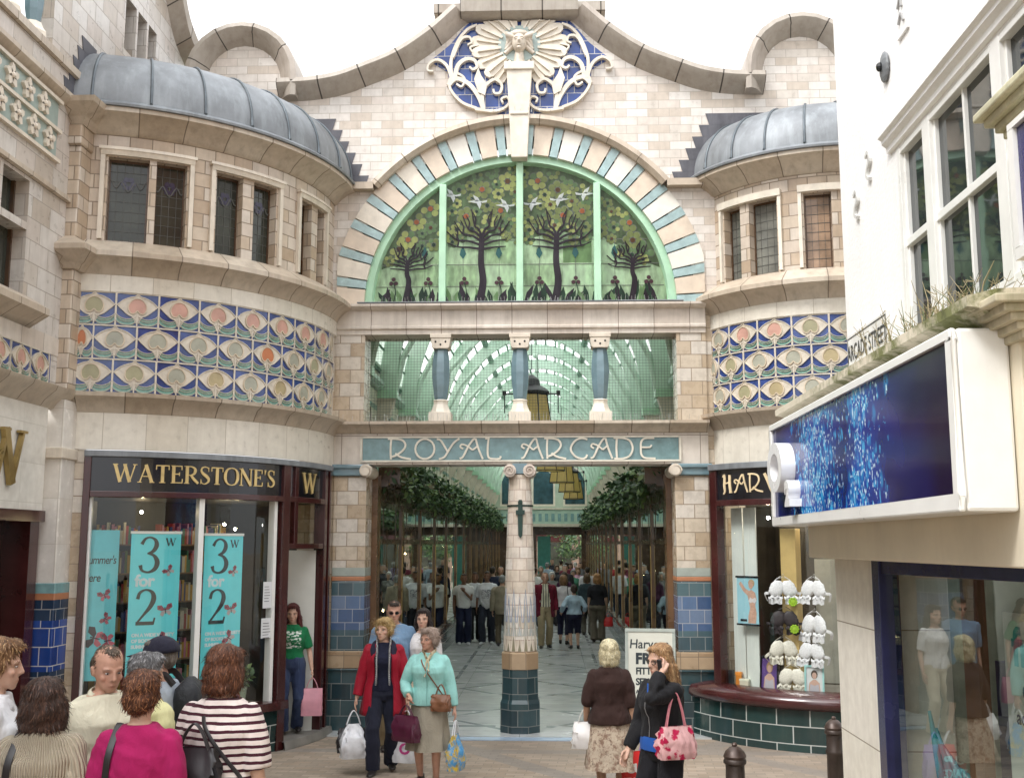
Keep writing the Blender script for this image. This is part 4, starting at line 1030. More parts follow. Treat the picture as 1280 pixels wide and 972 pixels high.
# interior shell, shelves and ceiling
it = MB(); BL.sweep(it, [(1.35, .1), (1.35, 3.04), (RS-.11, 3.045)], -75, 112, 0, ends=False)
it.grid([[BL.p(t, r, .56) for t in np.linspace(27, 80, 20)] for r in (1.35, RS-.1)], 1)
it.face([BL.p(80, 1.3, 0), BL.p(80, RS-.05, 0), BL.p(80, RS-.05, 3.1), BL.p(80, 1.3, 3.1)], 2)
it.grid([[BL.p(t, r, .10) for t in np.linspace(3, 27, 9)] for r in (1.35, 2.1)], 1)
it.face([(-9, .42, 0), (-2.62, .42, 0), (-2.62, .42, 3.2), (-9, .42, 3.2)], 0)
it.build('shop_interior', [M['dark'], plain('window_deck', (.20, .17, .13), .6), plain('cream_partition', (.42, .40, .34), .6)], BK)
bkm = [plain('book_spine_%s' % n, c, .5) for n, c in (('red', (.35, .04, .03)), ('ochre', (.5, .3, .05)), ('navy', (.03, .05, .18)), ('cream', (.6, .55, .42)), ('green', (.05, .16, .08)), ('pink', (.55, .2, .28)), ('wood', (.2, .11, .05)))]
rb = random.Random(8); sh_ = MB()
for t0 in (72, 64, 45, 36, 20, 13):
    fn = BL.fn(t0, 1.55)
    for k in range(6):
        z = .7+k*.36
        sh_.prism([(-.17, z-.02), (.17, z-.02), (.17, z), (-.17, z)], fn, -.2, .05, 6)
        u = -.16
        while u < .13:
            w_ = rb.uniform(.015, .04); hgt = rb.uniform(.16, .28)
            sh_.prism([(u, z), (u+w_, z), (u+w_, z+hgt), (u, z+hgt)], fn, -.12, .03, rb.randrange(6)); u += w_+.002
sh_.build('book_shelves', bkm, BK)
lb = MB()
for t, r, z in ((60, 1.8, 2.9), (33, 2.2, 2.75), (18, 1.9, 2.7)): lb.ell(BL.p(t, r, z), (.018, .018, .018), 10, 6, 0)
lb.build('ceiling_lamp', [emit('warm_lamp', (1, .78, .45), 110)], BK)

# ---------------------------------------------------------------- street wing of the bookshop
WX = -5.15
wg = MB()
fw_ = lambda u, v, d=0.0: (WX+d, u, v)      # u = Y (to the right in view means farther), v = Z
YA, YB = -15.5, -3.0
def rect_wall(mb, y0, y1, z0, z1, holes, mat=0, dep=.22):
    ys = sorted({y0, y1, *[h[0] for h in holes], *[h[1] for h in holes]}); zs = sorted({z0, z1, *[h[2] for h in holes], *[h[3] for h in holes]})
    for a, b in zip(ys[:-1], ys[1:]):
        for c, d_ in zip(zs[:-1], zs[1:]):
            if any(h[0] <= a and b <= h[1] and h[2] <= c and d_ <= h[3] for h in holes): continue
            mb.face([fw_(a, c), fw_(b, c), fw_(b, d_), fw_(a, d_)], mat)
    for h in holes:
        a, b, c, d_ = h
        for q in ([(a, c), (a, d_)], [(b, c), (b, d_)], [(a, c), (b, c)], [(a, d_), (b, d_)]):
            mb.face([fw_(*q[0]), fw_(*q[1]), fw_(*q[1], -dep), fw_(*q[0], -dep)], mat)
wins = []
for yb in (-4.02, -6.9, -9.8, -12.7):
    for k in range(3):
        for (z0, z1) in ((5.12, 5.82), (5.90, 6.36)):
            wins.append((yb-.62-.62*k+.06, yb-.62*k, z0, z1))
rect_wall(wg, YA, YB, 4.2, 7.55, wins)
up = []
for yb in (-3.72, -6.6, -9.5, -12.4):
    up.append((yb-1.7, yb, 8.02, 9.4))
rect_wall(wg, YA, -3.0, 7.62, 11.2, up)
g2 = [(-1.78, -1.42, 8.95, 9.68), (-1.36, -1.04, 8.95, 9.68), (-.98, -.68, 9.0, 9.68)]
rect_wall(wg, -3.0, -.2, 8.3, 10.35, g2)
rect_wall(wg, -3.0, -.2, 10.35, 11.2, [])
wg.face([(WX, YA, 0), (WX-6, YA, 0), (WX-6, YA, 11.2), (WX, YA, 11.2)], 0)
wg.build('street_wing_wall', [M['gable2']], BK)
for a, b, c, d_ in wins+g2:
    m_ = MB(); m_.prism([(a, c), (b, c), (b, d_), (a, d_)], fw_, -.2, -.19, 0, back=False)
    m_.prism([(a, c), (a+.03, c), (a+.03, d_), (a, d_)], fw_, -.2, -.15, 1); m_.prism([(b-.03, c), (b, c), (b, d_), (b-.03, d_)], fw_, -.2, -.15, 1)
    m_.build('wing_window', [M['glassdk'], M['woodbrown']], BK)
m_ = MB()
for yb in (-3.72, -6.6, -9.5, -12.4):
    m_.prism([(yb-1.7, 8.02), (yb, 8.02), (yb, 9.4), (yb-1.7, 9.4)], fw_, -.9, -.89, 0, back=False)
m_.build('loggia_window', [M['glassdk']], BK)
for yb in (-3.72, -6.6, -9.5, -12.4):
    for k in range(3):
        y = yb-.22-.58*k
        c = MB(); c.lathe([(.075, 8.2), (.10, 8.35), (.115, 8.6), (.10, 8.95), (.075, 9.2)], WX-.12, y, 8, 0)
        cc = c.build('loggia_column', [M['tealcol']], BK)
        c = MB(); c.lathe([(.15, 8.02), (.15, 8.10), (.12, 8.14), (.09, 8.21)], WX-.12, y, 8, 0); c.build('column_base', [M['stonelt']], cc)
# string courses along the wing
m_ = MB()
def course(prof, y0=YA, y1=-3.05, m=0): m_.grid([[(WX+o, y, z) for y in (y0, y1)] for o, z in prof], m)
course(((0, 7.50), (.05, 7.52), (.10, 7.58), (.10, 7.63), (0, 7.66))); course(((0, 7.92), (.05, 7.93), (.05, 8.02), (-.2, 8.03))); course(((0, 6.40), (.05, 6.41), (.05, 6.46), (0, 6.47)))
for yb in (-4.02, -6.9, -9.8, -12.7):
    m_.grid([[(WX+o, y, z) for y in (yb-2.0, yb+.18)] for o, z in ((0, 4.78), (.12, 4.86), (.22, 4.92), (.22, 4.99), (.0, 5.12))], 0)
    m_.face([(WX, yb+.18, 4.78), (WX+.22, yb+.18, 4.92), (WX+.22, yb+.18, 4.99), (WX, yb+.18, 5.12)], 0)
course(((0, 3.98), (.04, 4.0), (.08, 4.06), (.20, 4.16), (.22, 4.21), (0, 4.23)), m=0)
m_.build('string_course', [M['mould']], BK, smooth=30)
# leaf frieze high on the wing
lf = MB(); rl = random.Random(3)
lf.prism([(YA, 6.80), (-3.50, 6.80), (-3.50, 7.46), (YA, 7.46)], fw_, -.01, .012, 0)
for z in (6.78, 7.125, 7.47): lf.prism([(YA, z-.02), (-3.45, z-.02), (-3.45, z+.02), (YA, z+.02)], fw_, 0, .05, 1)
y = -3.72
while y > -13:
    for r_, zc in ((0, 6.96), (1, 7.30)):
        yy = y-.16*r_
        for a in range(0, 360, 72):
            c_, s_ = math.cos(rad(a+18)), math.sin(rad(a+18))
            pts = [(0, -.02), (.06, -.05), (.12, -.02), (.13, .02), (.06, .05), (0, .02)]
            lf.prism([(yy+p*c_-q*s_, zc+p*s_+q*c_) for p, q in pts], fw_, 0, .05, 1, back=False)
        lf.ell((WX+.05, yy, zc), (.03, .035, .035), 8, 5, 1)
    y -= .36
lf.build('leaf_frieze', [plain('sea_green_ground', (.30, .37, .34), .3), M['stone']], BK)
# narrow tile frieze continuing along the wing
tf = MB(); rt_ = random.Random(9)
tf.prism([(YA, 4.23), (-3.3, 4.23), (-3.3, 4.6), (YA, 4.6)], fw_, -.01, .004, 0)
y = -3.36
for i in range(16):
    fnt = lambda u, v, d=0.0, yc=y-.21: (WX+d+.004, yc+u, 4.235+v)
    tile_motif(tf, fnt, .42, .36, 5, rt_); y -= .43
tf.build('wing_tile_frieze', FR_M, BK)
# rendered band and ground floor of the wing
gf_ = MB(); gf_.prism([(YA, 4.6), (-3.0, 4.6), (-3.0, 4.8), (YA, 4.8)], fw_, -.01, .01, 0)
gf_.prism([(YA, 2.86), (-3.32, 2.86), (-3.32, 4.0), (YA, 4.0)], fw_, -.3, .02, 1)
gf_.build('wing_fascia', [M['mouldlt'], bricks('white_fascia_tile', [(.70, .68, .62), (.73, .71, .65)], .55, .42, (.5, .48, .42), .004, .2, .1, offset=0)], BK)
gd = MB()
gd.prism([(YA, 0), (-3.32, 0), (-3.32, 2.84), (YA, 2.84)], fw_, -.35, -.3, 0)
for y in (-3.42, -4.6, -5.8, -7.0, -8.2, -9.4, -10.6, -11.8): gd.prism([(y-.1, 0), (y+.1, 0), (y+.1, 2.84), (y-.1, 2.84)], fw_, -.3, .0, 1)
gd.prism([(YA, 2.74), (-3.32, 2.74), (-3.32, 2.86), (YA, 2.86)], fw_, -.3, .06, 1)
gd.prism([(YA, 0), (-3.32, 0), (-3.32, .5), (YA, .5)], fw_, -.3, -.02, 1)
gd.build('wing_shopfront', [plain('mahogany_door', (.045, .014, .008), .2, .3, 2.5, coat=.3), M['wood']], BK)
wl = MB(); fW = lambda u, v, d=0.0: (WX+.03+d, u, v)
stroke_text(wl, 'W', SERIF, fW, -4.66, 3.11, .56, 0, .05, 0, 1.12, 0, 1.05)
wl.build('wall_letter', [plain('brass_letter', (.36, .26, .10), .3, .2, 6, .6)], BK)
# gable end of the wing with its swept coping
gc = MB()
path = [(-3.0, 11.6), (-1.6, 11.2), (-.9, 10.85), (-.35, 10.35), (.0, 10.0), (.5, 9.8)]
P = catmull(path, 5)
gc.grid([[(WX+o, p[0], p[1]+h_) for p in P] for o, h_ in ((-.4, 0), (.0, -.05), (.22, .08), (.24, .25), (-.4, .28))], 0)
gc.build('wing_gable_coping', [M['coping']], BK)
gw = MB()
for a, b in zip(P[:-1], P[1:]):
    gw.face([(WX, a[0], 9.0), (WX, b[0], 9.0), (WX, b[0], b[1]), (WX, a[0], a[1])], 0) if a[0] > -.25 else None
gw.build('wing_gable_wall', [M['gable2']], BK)
bt = MB()
for i in range(5):
    bt.prism([(-3.36+.10*i, 7.67+.17*i), (-2.6, 7.67+.17*i), (-2.6, 7.84+.17*i), (-3.36+.10*i-.05, 7.84+.17*i)], fw_, -.004, .006+.0015*i, 0, back=False)
bt.build('lead_flashing', [M['leaddk']], BK)

# ---------------------------------------------------------------- lingerie shop (right)
LS = empty('lingerie_shop_building', 'curved tile fronted lingerie shop half hidden behind the white corner building', 'shop building', (4.2, -1.2, 0))
eR = [20.5+14.7*i for i in range(7)]; eR2 = [20.5, 28.0]+[28.0+14.7*i for i in range(1, 7)]
wR = [(31.6, 41.4), (46.2, 59.4), (71, 82.6), (88, 100)]
upper_bow(BR, LS, 0.06, 112, [eR, eR2, eR], wR, [[2, 1, 1, 0, 2, 0], [2, 0, 2, 2, 4, 0], [2, 0, 4, 2, 0, 4]], 5, BR.R)
mb = MB()
for a, b in ((29.5, 61.6), (68.8, 103)):
    BR.sweep(mb, [(BR.R-.05, 7.15), (BR.R+.01, 7.15), (BR.R+.02, 7.24), (BR.R-.05, 7.24)], a, b, 0)
    for t in (a, b-1.4): BR.sweep(mb, [(BR.R-.05, 6.12), (BR.R-.005, 6.12), (BR.R-.005, 7.15), (BR.R-.05, 7.15)], t, t+1.4, 0)
mb.build('window_label_mould', [M['stonelt']], LS)
dome(BR, BR.R, 7.67, .78, .75, 8, 112, LS, [18, 30, 44, 58, 73, 88])
RS2 = 2.08
sf = MB()
def postR(t0, t1, z0, z1, o=.05, m=0): BR.sweep(sf, [(RS2-.10, z0), (RS2+o, z0), (RS2+o, z1), (RS2-.10, z1)], t0, t1, m)
postR(29.5, 33.2, .6, 3.5, .03); postR(29.5, 110, 3.48, 3.56, .05, 1); postR(33.2, 110, 3.0, 3.08, .03); postR(100, 103, .6, 3.5, .03)
shopr = sf.build('shopfront_frame', [M['wood'], M['lead']], LS, bevel=.006)
sf = MB(); BR.sweep(sf, [(RS2-.1, .50), (RS2+.20, .50), (RS2+.24, .54), (RS2+.24, .60), (RS2+.20, .66), (RS2-.1, .70)], 22, 112, 0); sf.build('timber_sill', [M['wood']], LS, smooth=50)
sf = MB(); BR.sweep(sf, [(RS2+.16, -.12), (RS2+.14, .50)], 20, 112, 0, ends=False); sf.build('stall_riser', [M['riser']], LS)
sf = MB(); BR.sweep(sf, [(RS2+.0, 3.08), (RS2+.0, 3.48)], 33.2, 110, 0, ends=False); sgn = sf.build('shop_sign', [M['black']], LS)
lt = MB(); fnc = BR.cfn(36.2, RS2+.004); stroke_text(lt, "HARVEY'S", NOUV, fnc, 0, 3.17, .235, 0, .012, 0, .92, .05, 1.25); lt.build('lettering', [plain('cream_gold_letter', (.72, .58, .36), .4)], sgn)
sf = MB(); BR.sweep(sf, [(RS2-.04, .68), (RS2-.04, 3.0)], 33.2, 110, 0, ends=False); sf.build('window_pane', [M['glass']], shopr, smooth=60)
sf = MB(); BR.wall(sf, BR.R+.06, [20, 31], [-.1, 3.57], set(), .1, 0); sf.build('jamb_wall', [M['pier']], LS)
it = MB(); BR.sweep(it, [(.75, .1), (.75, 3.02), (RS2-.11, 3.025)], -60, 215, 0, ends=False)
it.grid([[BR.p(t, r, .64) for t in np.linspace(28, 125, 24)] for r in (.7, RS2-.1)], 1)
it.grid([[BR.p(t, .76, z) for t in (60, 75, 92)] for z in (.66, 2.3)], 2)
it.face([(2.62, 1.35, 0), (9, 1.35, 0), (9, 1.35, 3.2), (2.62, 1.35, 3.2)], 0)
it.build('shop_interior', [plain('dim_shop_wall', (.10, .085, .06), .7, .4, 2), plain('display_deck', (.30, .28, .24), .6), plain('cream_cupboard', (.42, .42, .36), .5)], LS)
# white side reveal inside the window
rv = MB()
for a, b in ((34, 40), (40.6, 46.5)): BR.sweep(rv, [(RS2-.22, .66), (RS2-.20, .66), (RS2-.20, 2.98), (RS2-.22, 2.98)], a, b, 0)
rv.build('white_window_panel', [plain('pale_grey_panel', (.62, .66, .62), .5, .05, 3)], LS)
yp = MB(); f8 = BR.fn(59, RS2-.30); yp.prism([(-.10, .66), (.10, .66), (.10, 2.7), (-.10, 2.7)], f8, -.2, 0, 0); yp.build('yellow_display_column', [plain('honey_panel', (.55, .40, .16), .5, .1, 4)], LS)
lb = MB()
for t, r, z in ((45, 1.5, 2.85), (58, 1.3, 2.8), (72, 1.5, 2.85)): lb.ell(BR.p(t, r, z), (.02, .02, .02), 10, 6, 0)
lb.build('ceiling_lamp', [emit('warm_lamp_small', (1, .88, .7), 260)], LS)
# ------------------------------------------------------------------ phone shop: white corner building on the right
PS = empty('phone_shop_building', 'white rendered corner building with sash windows above a phone shop front', 'shop building', (3.2, -5.0, 0))
RX = 3.2
fr_ = lambda u, v, d=0.0: (RX-d, u, v)      # faces -X, d outward; u = Y
wb = MB()
SW = (-9.25, -6.66, 4.04, 5.60)
def rwall(mb, fn, y0, y1, z0, z1, holes, dep=.14, mat=0):
    ys = sorted({y0, y1, *[h[0] for h in holes], *[h[1] for h in holes]}); zs = sorted({z0, z1, *[h[2] for h in holes], *[h[3] for h in holes]})
    for a, b in zip(ys[:-1], ys[1:]):
        for c, d_ in zip(zs[:-1], zs[1:]):
            if any(h[0] <= a and b <= h[1] and h[2] <= c and d_ <= h[3] for h in holes): continue
            mb.face([fn(a, c), fn(b, c), fn(b, d_), fn(a, d_)], mat)
    for a, b, c, d_ in holes:
        for q in ([(a, c), (a, d_)], [(b, c), (b, d_)], [(a, c), (b, c)], [(a, d_), (b, d_)]):
            mb.face([fn(*q[0]), fn(*q[1]), fn(*q[1], -dep), fn(*q[0], -dep)], mat)
rwall(wb, fr_, -9.42, -5.0, 3.6, 12.5, [SW])
wb.face([(RX, -5, -.1), (RX+7, -5, -.1), (RX+7, -5, 12.5), (RX, -5, 12.5)], 0); wb.face([(RX, -9.42, -.1), (RX+7, -9.42, -.1), (RX+7, -9.42, 12.5), (RX, -9.42, 12.5)], 0)
wb.face([(RX, -9.42, 12.5), (RX+7, -9.42, 12.5), (RX+7, -5, 12.5), (RX, -5, 12.5)], 0)
wb.build('rendered_wall', [M['white']], PS)
# tripartite sash
fm = MB()
def bar(y0, y1, z0, z1, d0=-.07, d1=-.03): fm.prism([(y0, z0), (y1, z0), (y1, z1), (y0, z1)], fr_, d0, d1, 0)
a, b, c, d_ = SW
for y, e in ((b-.03, .03), (-7.31, .075), (-8.56, .075), (a+.03, .03)): bar(y-e, y+e, c+.002, d_-.002, -.075, .004)
bar(a, b, c, c+.05, -.07, 0); bar(a, b, d_-.05, d_, -.07, 0)
for y0, y1 in ((a+.06, -8.635), (-8.485, -7.385), (-7.235, b-.06)):
    bar(y0, y1, 4.79, 4.85, -.062, -.015)
    bar(y0, y0+.025, c+.05, d_-.05, -.066, -.03); bar(y1-.025, y1, c+.05, d_-.05, -.066, -.03)
bar(-7.955, -7.925, 4.85, d_-.05, -.064, -.032); bar(-7.955, -7.925, c+.05, 4.79, -.064, -.032)
sash = fm.build('sash_window_frame', [M['whitepaint']], PS, bevel=.004)
pn = MB(); pn.prism([(a, c), (b, c), (b, d_), (a, d_)], fr_, -.061, -.06, 0, back=False); pn.build('sash_pane', [M['glasssash']], sash)
hm = MB()
hm.grid([[(RX-o, y, z) for y in (-9.42, -6.50)] for o, z in ((0, 5.62), (.03, 5.63), (.035, 5.67), (.07, 5.70), (.07, 5.73), (.10, 5.75), (.10, 5.775), (0, 5.79))], 0)
hm.face([fr_(-6.50, 5.62, 0), fr_(-6.50, 5.67, .035), fr_(-6.5, 5.73, .07), fr_(-6.5, 5.775, .10), fr_(-6.5, 5.79, 0)], 0)
hm.build('window_hood', [M['white']], PS)
# wall fittings: pattress plates, scroll iron, old plaque
pp = MB(); pp.ell((RX-.02, -6.52, 6.36), (.03, .10, .13), 16, 8, 0); pp.ell((RX-.06, -6.52, 6.36), (.03, .03, .04), 8, 6, 1)
pp.build('wall_anchor_plate', [plain('grey_iron_plate', (.16, .17, .18), .5), M['iron']], PS)
for y, z in ((-5.55, 5.5), (-5.95, 5.72), (-6.35, 7.5)):
    s_ = MB(); ribbon(s_, [(y+.06, z+.1), (y-.02, z+.12), (y-.05, z+.03), (y+.02, z-.01), (y+.04, z-.08), (y-.03, z-.12)], .03, fr_, 0, .03, 0, 4); s_.build('scroll_wall_tie', [plain('white_painted_iron', (.62, .62, .6), .5)], PS)
pq = MB(); pq.prism([(-7.1, 6.42), (-6.86, 6.42), (-6.86, 7.05), (-7.1, 7.05)], fr_, 0, .02, 0)
for i in range(4): ribbon(pq, [(-7.05+.03*(i % 2), 6.5+.13*i), (-7.0, 6.58+.13*i), (-6.93, 6.52+.13*i)], .02, fr_, .02, .035, 1, 3)
pq.build('relief_plaque', [M['white'], plain('plaque_grey_relief', (.4, .4, .4), .6)], PS)
# ground floor: pillar, fascia box, cornice
GX = 3.0
gm = MB()
gm.box(GX, RX+.4, -6.12, -4.98, -.1, 2.40, 0)
gm.build('corner_pillar', [bricks('cream_painted_block', [(.78, .75, .66), (.80, .77, .69)], 4.0, .93, (.30, .26, .2), .006, .5, .18, offset=0, seed=.1)], PS, bevel=.012)
fx = 2.78
fa = MB()
fa.box(fx, RX+.6, -9.6, -4.95, 2.38, 3.70, 0); fa.build('painted_fascia', [M['creampaint']], PS, bevel=.01)
cn = MB()
pr = ((0, 3.60), (.06, 3.605), (.09, 3.63), (.20, 3.675), (.25, 3.68), (.25, 3.735), (.10, 3.77), (-.44, 3.79))
cn.grid([[(fx-o, y, z) for y in (-9.62, -9.3, -8.6, -8, -7, -6, -4.9)] for o, z in pr], 0); cn.face([(fx-o, -9.62, z) for o, z in pr], 0); cn.face([(fx-o, -4.9, z) for o, z in pr], 0)
def mossmat():
    m, t, out = newmat('mossy_stone_cornice'); o = coord(t)
    x, y, z = sepxyz(t, o)
    n1 = noise(t, o, 4, 7, .7)
    mask = math_(t, 'MULTIPLY', ramp(t, n1, [(.40, (0, 0, 0)), (.58, (1, 1, 1))]), ramp(t, math_(t, 'MULTIPLY', y, -.25), [(.12, (.05, .05, .05)), (.55, (1, 1, 1))]))
    c = mixc(t, mask, (.66, .60, .48), (.16, .17, .06))
    c = mixc(t, math_(t, 'MULTIPLY', ramp(t, noise(t, o, 11, 5, .7), [(.5, (0, 0, 0)), (.72, (1, 1, 1))]), mask), c, (.05, .055, .02))
    bsdf(t, out, c, .8, 0, n1, .4, .02); return m
cn.build('mossy_cornice', [mossmat()], PS, smooth=30)
# console at the near end of the fascia
cs = MB()
for i, (z, o) in enumerate(((3.50, .03), (3.54, .06), (3.58, .10), (3.62, .14), (3.66, .19))): cs.box(fx-o, fx+.5, -9.70-o*.6, -9.45, z, z+.043, 0)
cs.build('cornice_console', [plain('stained_stone', (.52, .47, .34), .7, .2, 6, dirt=.6, dirtcol=(.14, .14, .05))], PS, bevel=.008)
# shop window
fs_ = MB()
def bar2(y0, y1, z0, z1, x0=GX+.02, x1=GX+.16, m=0): fs_.box(x0, x1, y0, y1, z0, z1, m)
bar2(-6.30, -6.12, -.1, 2.38, GX+.0, GX+.16); fs_.prism([(GX+.02, -6.3), (GX+.16, -6.3), (GX+.70, -9.6), (GX+.54, -9.6)], lambda u, v, d: (u, v, d), 2.27, 2.38, 0); fs_.prism([(GX+.02, -6.3), (GX+.16, -6.3), (GX+.70, -9.6), (GX+.54, -9.6)], lambda u, v, d: (u, v, d), -.1, .2, 0); 
psf = fs_.build('shopfront_frame', [plain('indigo_powder_coat', (.020, .022, .075), .25, .2, 3)], PS, bevel=.004)
gl = MB(); gl.face([(GX+.58, -9.6, .2), (GX+.06, -6.3, .2), (GX+.06, -6.3, 2.27), (GX+.58, -9.6, 2.27)], 0); gl.build('window_pane', [glass('phone_shop_glass', (.86, .92, .88), 1.2, .008, .20)], psf)
ii = MB()
ii.face([(GX+2.6, -9.6, -.1), (GX+2.6, -6.0, -.1), (GX+2.6, -6.0, 2.4), (GX+2.6, -9.6, 2.4)], 0)
ii.face([(GX+.17, -6.1, .0), (GX+2.6, -6.1, .0), (GX+2.6, -6.1, 2.39), (GX+.17, -6.1, 2.39)], 1); ii.face([(GX+.17, -9.6, .0), (GX+2.6, -9.6, .0), (GX+2.6, -9.6, 2.39), (GX+.17, -9.6, 2.39)], 1)
ii.face([(GX+.17, -9.6, .15), (GX+2.6, -9.6, .15), (GX+2.6, -6.1, .15), (GX+.17, -6.1, .15)], 2)
ii.box(GX+.35, GX+.42, -7.32, -7.05, .15, 2.3, 3); ii.box(GX+.9, GX+1.0, -7.0, -6.2, .15, 1.6, 4)
ii.build('shop_interior', [plain('grey_green_wall', (.30, .34, .26), .6, .15, 1.5), plain('grey_side_wall', (.36, .40, .32), .6), plain('vinyl_floor', (.16, .19, .16), .4), plain('brown_door_post', (.16, .08, .04), .4), plain('indigo_unit', (.03, .03, .12), .4)], PS)
# projecting illuminated-style sign box
sx = 2.50
SB = empty('shop_sign_box', 'long blue underwater bubbles sign box with white frame and raised 3D letter O', 'shop sign', (sx+.1, -7.2, 2.7))
bx = MB(); bx.box(sx+.012, fx-.004, -9.50, -4.86, 2.66, 3.595, 0)
bx.build('sign_case', [M['whitepaint']], SB, bevel=.02)
fS = lambda u, v, d=0.0: (sx-d, u, v)
br = MB()
zt = lambda y: 3.60
for q in ([(-9.50, 2.66), (-4.86, 2.66), (-4.86, 2.74), (-9.50, 2.74)], [(-9.50, 3.54), (-4.86, 3.54), (-4.86, 3.595), (-9.50, 3.595)], [(-9.50, 2.74), (-9.42, 2.74), (-9.42, 3.54), (-9.50, 3.54)], [(-4.93, 2.74), (-4.86, 2.74), (-4.86, 3.54), (-4.93, 3.54)]):
    br.prism(q, fS, -.012, .025, 0)
br.build('sign_frame', [M['whitepaint']], SB, bevel=.012)
def bubbles():
    m, t, out = newmat('deep_blue_bubble_print'); o = coord(t)
    x, y, z = sepxyz(t, o)
    u = math_(t, 'DIVIDE', math_(t, 'SUBTRACT', 2.21, y), 4.49)       # 0 far left end ... 1 near end
    u = math_(t, 'DIVIDE', math_(t, 'ADD', math_(t, 'MULTIPLY', y, -1.0), 2.27), 4.49)
    cb = nd(t, 'ShaderNodeCombineXYZ', {0: math_(t, 'MULTIPLY', y, 1.0), 1: math_(t, 'MULTIPLY', z, 1.0)}).outputs[0]
    dens = noise(t, cb, 3.2, 5, .65); dens2 = noise(t, cb, 1.3, 2, .5)
    warp = nd(t, 'ShaderNodeTexNoise', {'Vector': cb, 'Scale': 7.0, 'Detail': 4}).outputs['Color']
    wv = nd(t, 'ShaderNodeVectorMath', {0: cb, 1: nd(t, 'ShaderNodeVectorMath', {0: warp, 1: (.10, .16, 0)}, operation='MULTIPLY').outputs[0]}, operation='ADD').outputs[0]
    uu = math_(t, 'ADD', u, math_(t, 'ADD', math_(t, 'MULTIPLY', math_(t, 'SUBTRACT', dens, .5), .34), math_(t, 'MULTIPLY', math_(t, 'SUBTRACT', dens2, .5), .16)))
    def plume(c0, wd): return ramp(t, math_(t, 'DIVIDE', math_(t, 'ABSOLUTE', math_(t, 'SUBTRACT', uu, c0)), wd), [(.05, (1, 1, 1)), (1.0, (0, 0, 0))])
    pl_ = math_(t, 'MAXIMUM', plume(.34, .20), plume(.63, .13))
    def layer(sc, stretch, r0, r1, gain):
        v = nd(t, 'ShaderNodeTexVoronoi', {'Vector': mapping(t, wv, (1.0, stretch, 1)), 'Scale': sc, 'Randomness': 1})
        rnd_ = sepxyz(t, v.outputs['Color'])[0]
        return math_(t, 'MULTIPLY', ramp(t, v.outputs['Distance'], [(r0, (1, 1, 1)), (r1, (0, 0, 0))]), math_(t, 'LESS_THAN', rnd_, math_(t, 'MULTIPLY', math_(t, 'POWER', pl_, 1.25), gain)))
    b1, b2, b3 = layer(11, .55, .18, .55, .95), layer(24, .5, .25, .6, .95), layer(40, .65, .18, .45, .85)
    base = mixc(t, ramp(t, dens2, [(.35, (0, 0, 0)), (.7, (1, 1, 1))]), (.008, .007, .05), (.012, .022, .22))
    base = mixc(t, ramp(t, u, [(.72, (0, 0, 0)), (.95, (1, 1, 1))]), base, (.018, .010, .034))
    c = mixc(t, math_(t, 'MULTIPLY', pl_, .75), base, (.008, .07, .42))
    c = mixc(t, math_(t, 'MULTIPLY', b1, .65), c, (.02, .32, .70)); c = mixc(t, math_(t, 'MULTIPLY', b2, .8), c, (.06, .42, .74)); c = mixc(t, b3, c, (.62, .85, .92))
    bsdf(t, out, c, .12, 0, None, spec=.3, ior=1.28); return m
pn = MB(); pn.prism([(-9.42, 2.74), (-4.93, 2.74), (-4.93, 3.54), (-9.42, 3.54)], fS, -.012, .0, 0)
pn.build('sign_face', [bubbles()], SB)
# raised O with subscript 2
oo = MB()
def ring_(cy, cz, ry, rz, iy, iz, d0, d1):
    n = 28
    A = [2*math.pi*k/n for k in range(n)]
    o_ = [(cy+ry*math.cos(a), cz+rz*math.sin(a)) for a in A]; i_ = [(cy+iy*math.cos(a), cz+iz*math.sin(a)) for a in A]
    rows = [[fS(*p, d0) for p in o_], [fS(*p, d1) for p in o_], [fS(*p, d1) for p in i_], [fS(*p, d0) for p in i_]]
    oo.grid(rows, 0, close=True)
ring_(-5.50, 3.16, .30, .215, .175, .12, 0, .12)
fO = lambda u, v, d=0.0: (sx-d, -u, v)
V2, F2 = font2d('2', .26, bold=.02)
for dd in (.0, .10):
    for f in F2: oo.face([fO(5.80+V2[i][0]*1.2, 2.83+V2[i][1], dd) for i in f], 0)
from collections import Counter
ec = Counter(tuple(sorted((f[i], f[(i+1) % len(f)]))) for f in F2 for i in range(len(f)))
for (i, j), k in ec.items():
    if k == 1: oo.face([fO(5.80+V2[i][0]*1.2, 2.83+V2[i][1], 0), fO(5.80+V2[j][0]*1.2, 2.83+V2[j][1], 0), fO(5.80+V2[j][0]*1.2, 2.83+V2[j][1], .10), fO(5.80+V2[i][0]*1.2, 2.83+V2[i][1], .10)], 0)
oo.build('raised_letter', [plain('white_acrylic_letter', (.82, .82, .82), .25, .03, 5)], SB, smooth=40)
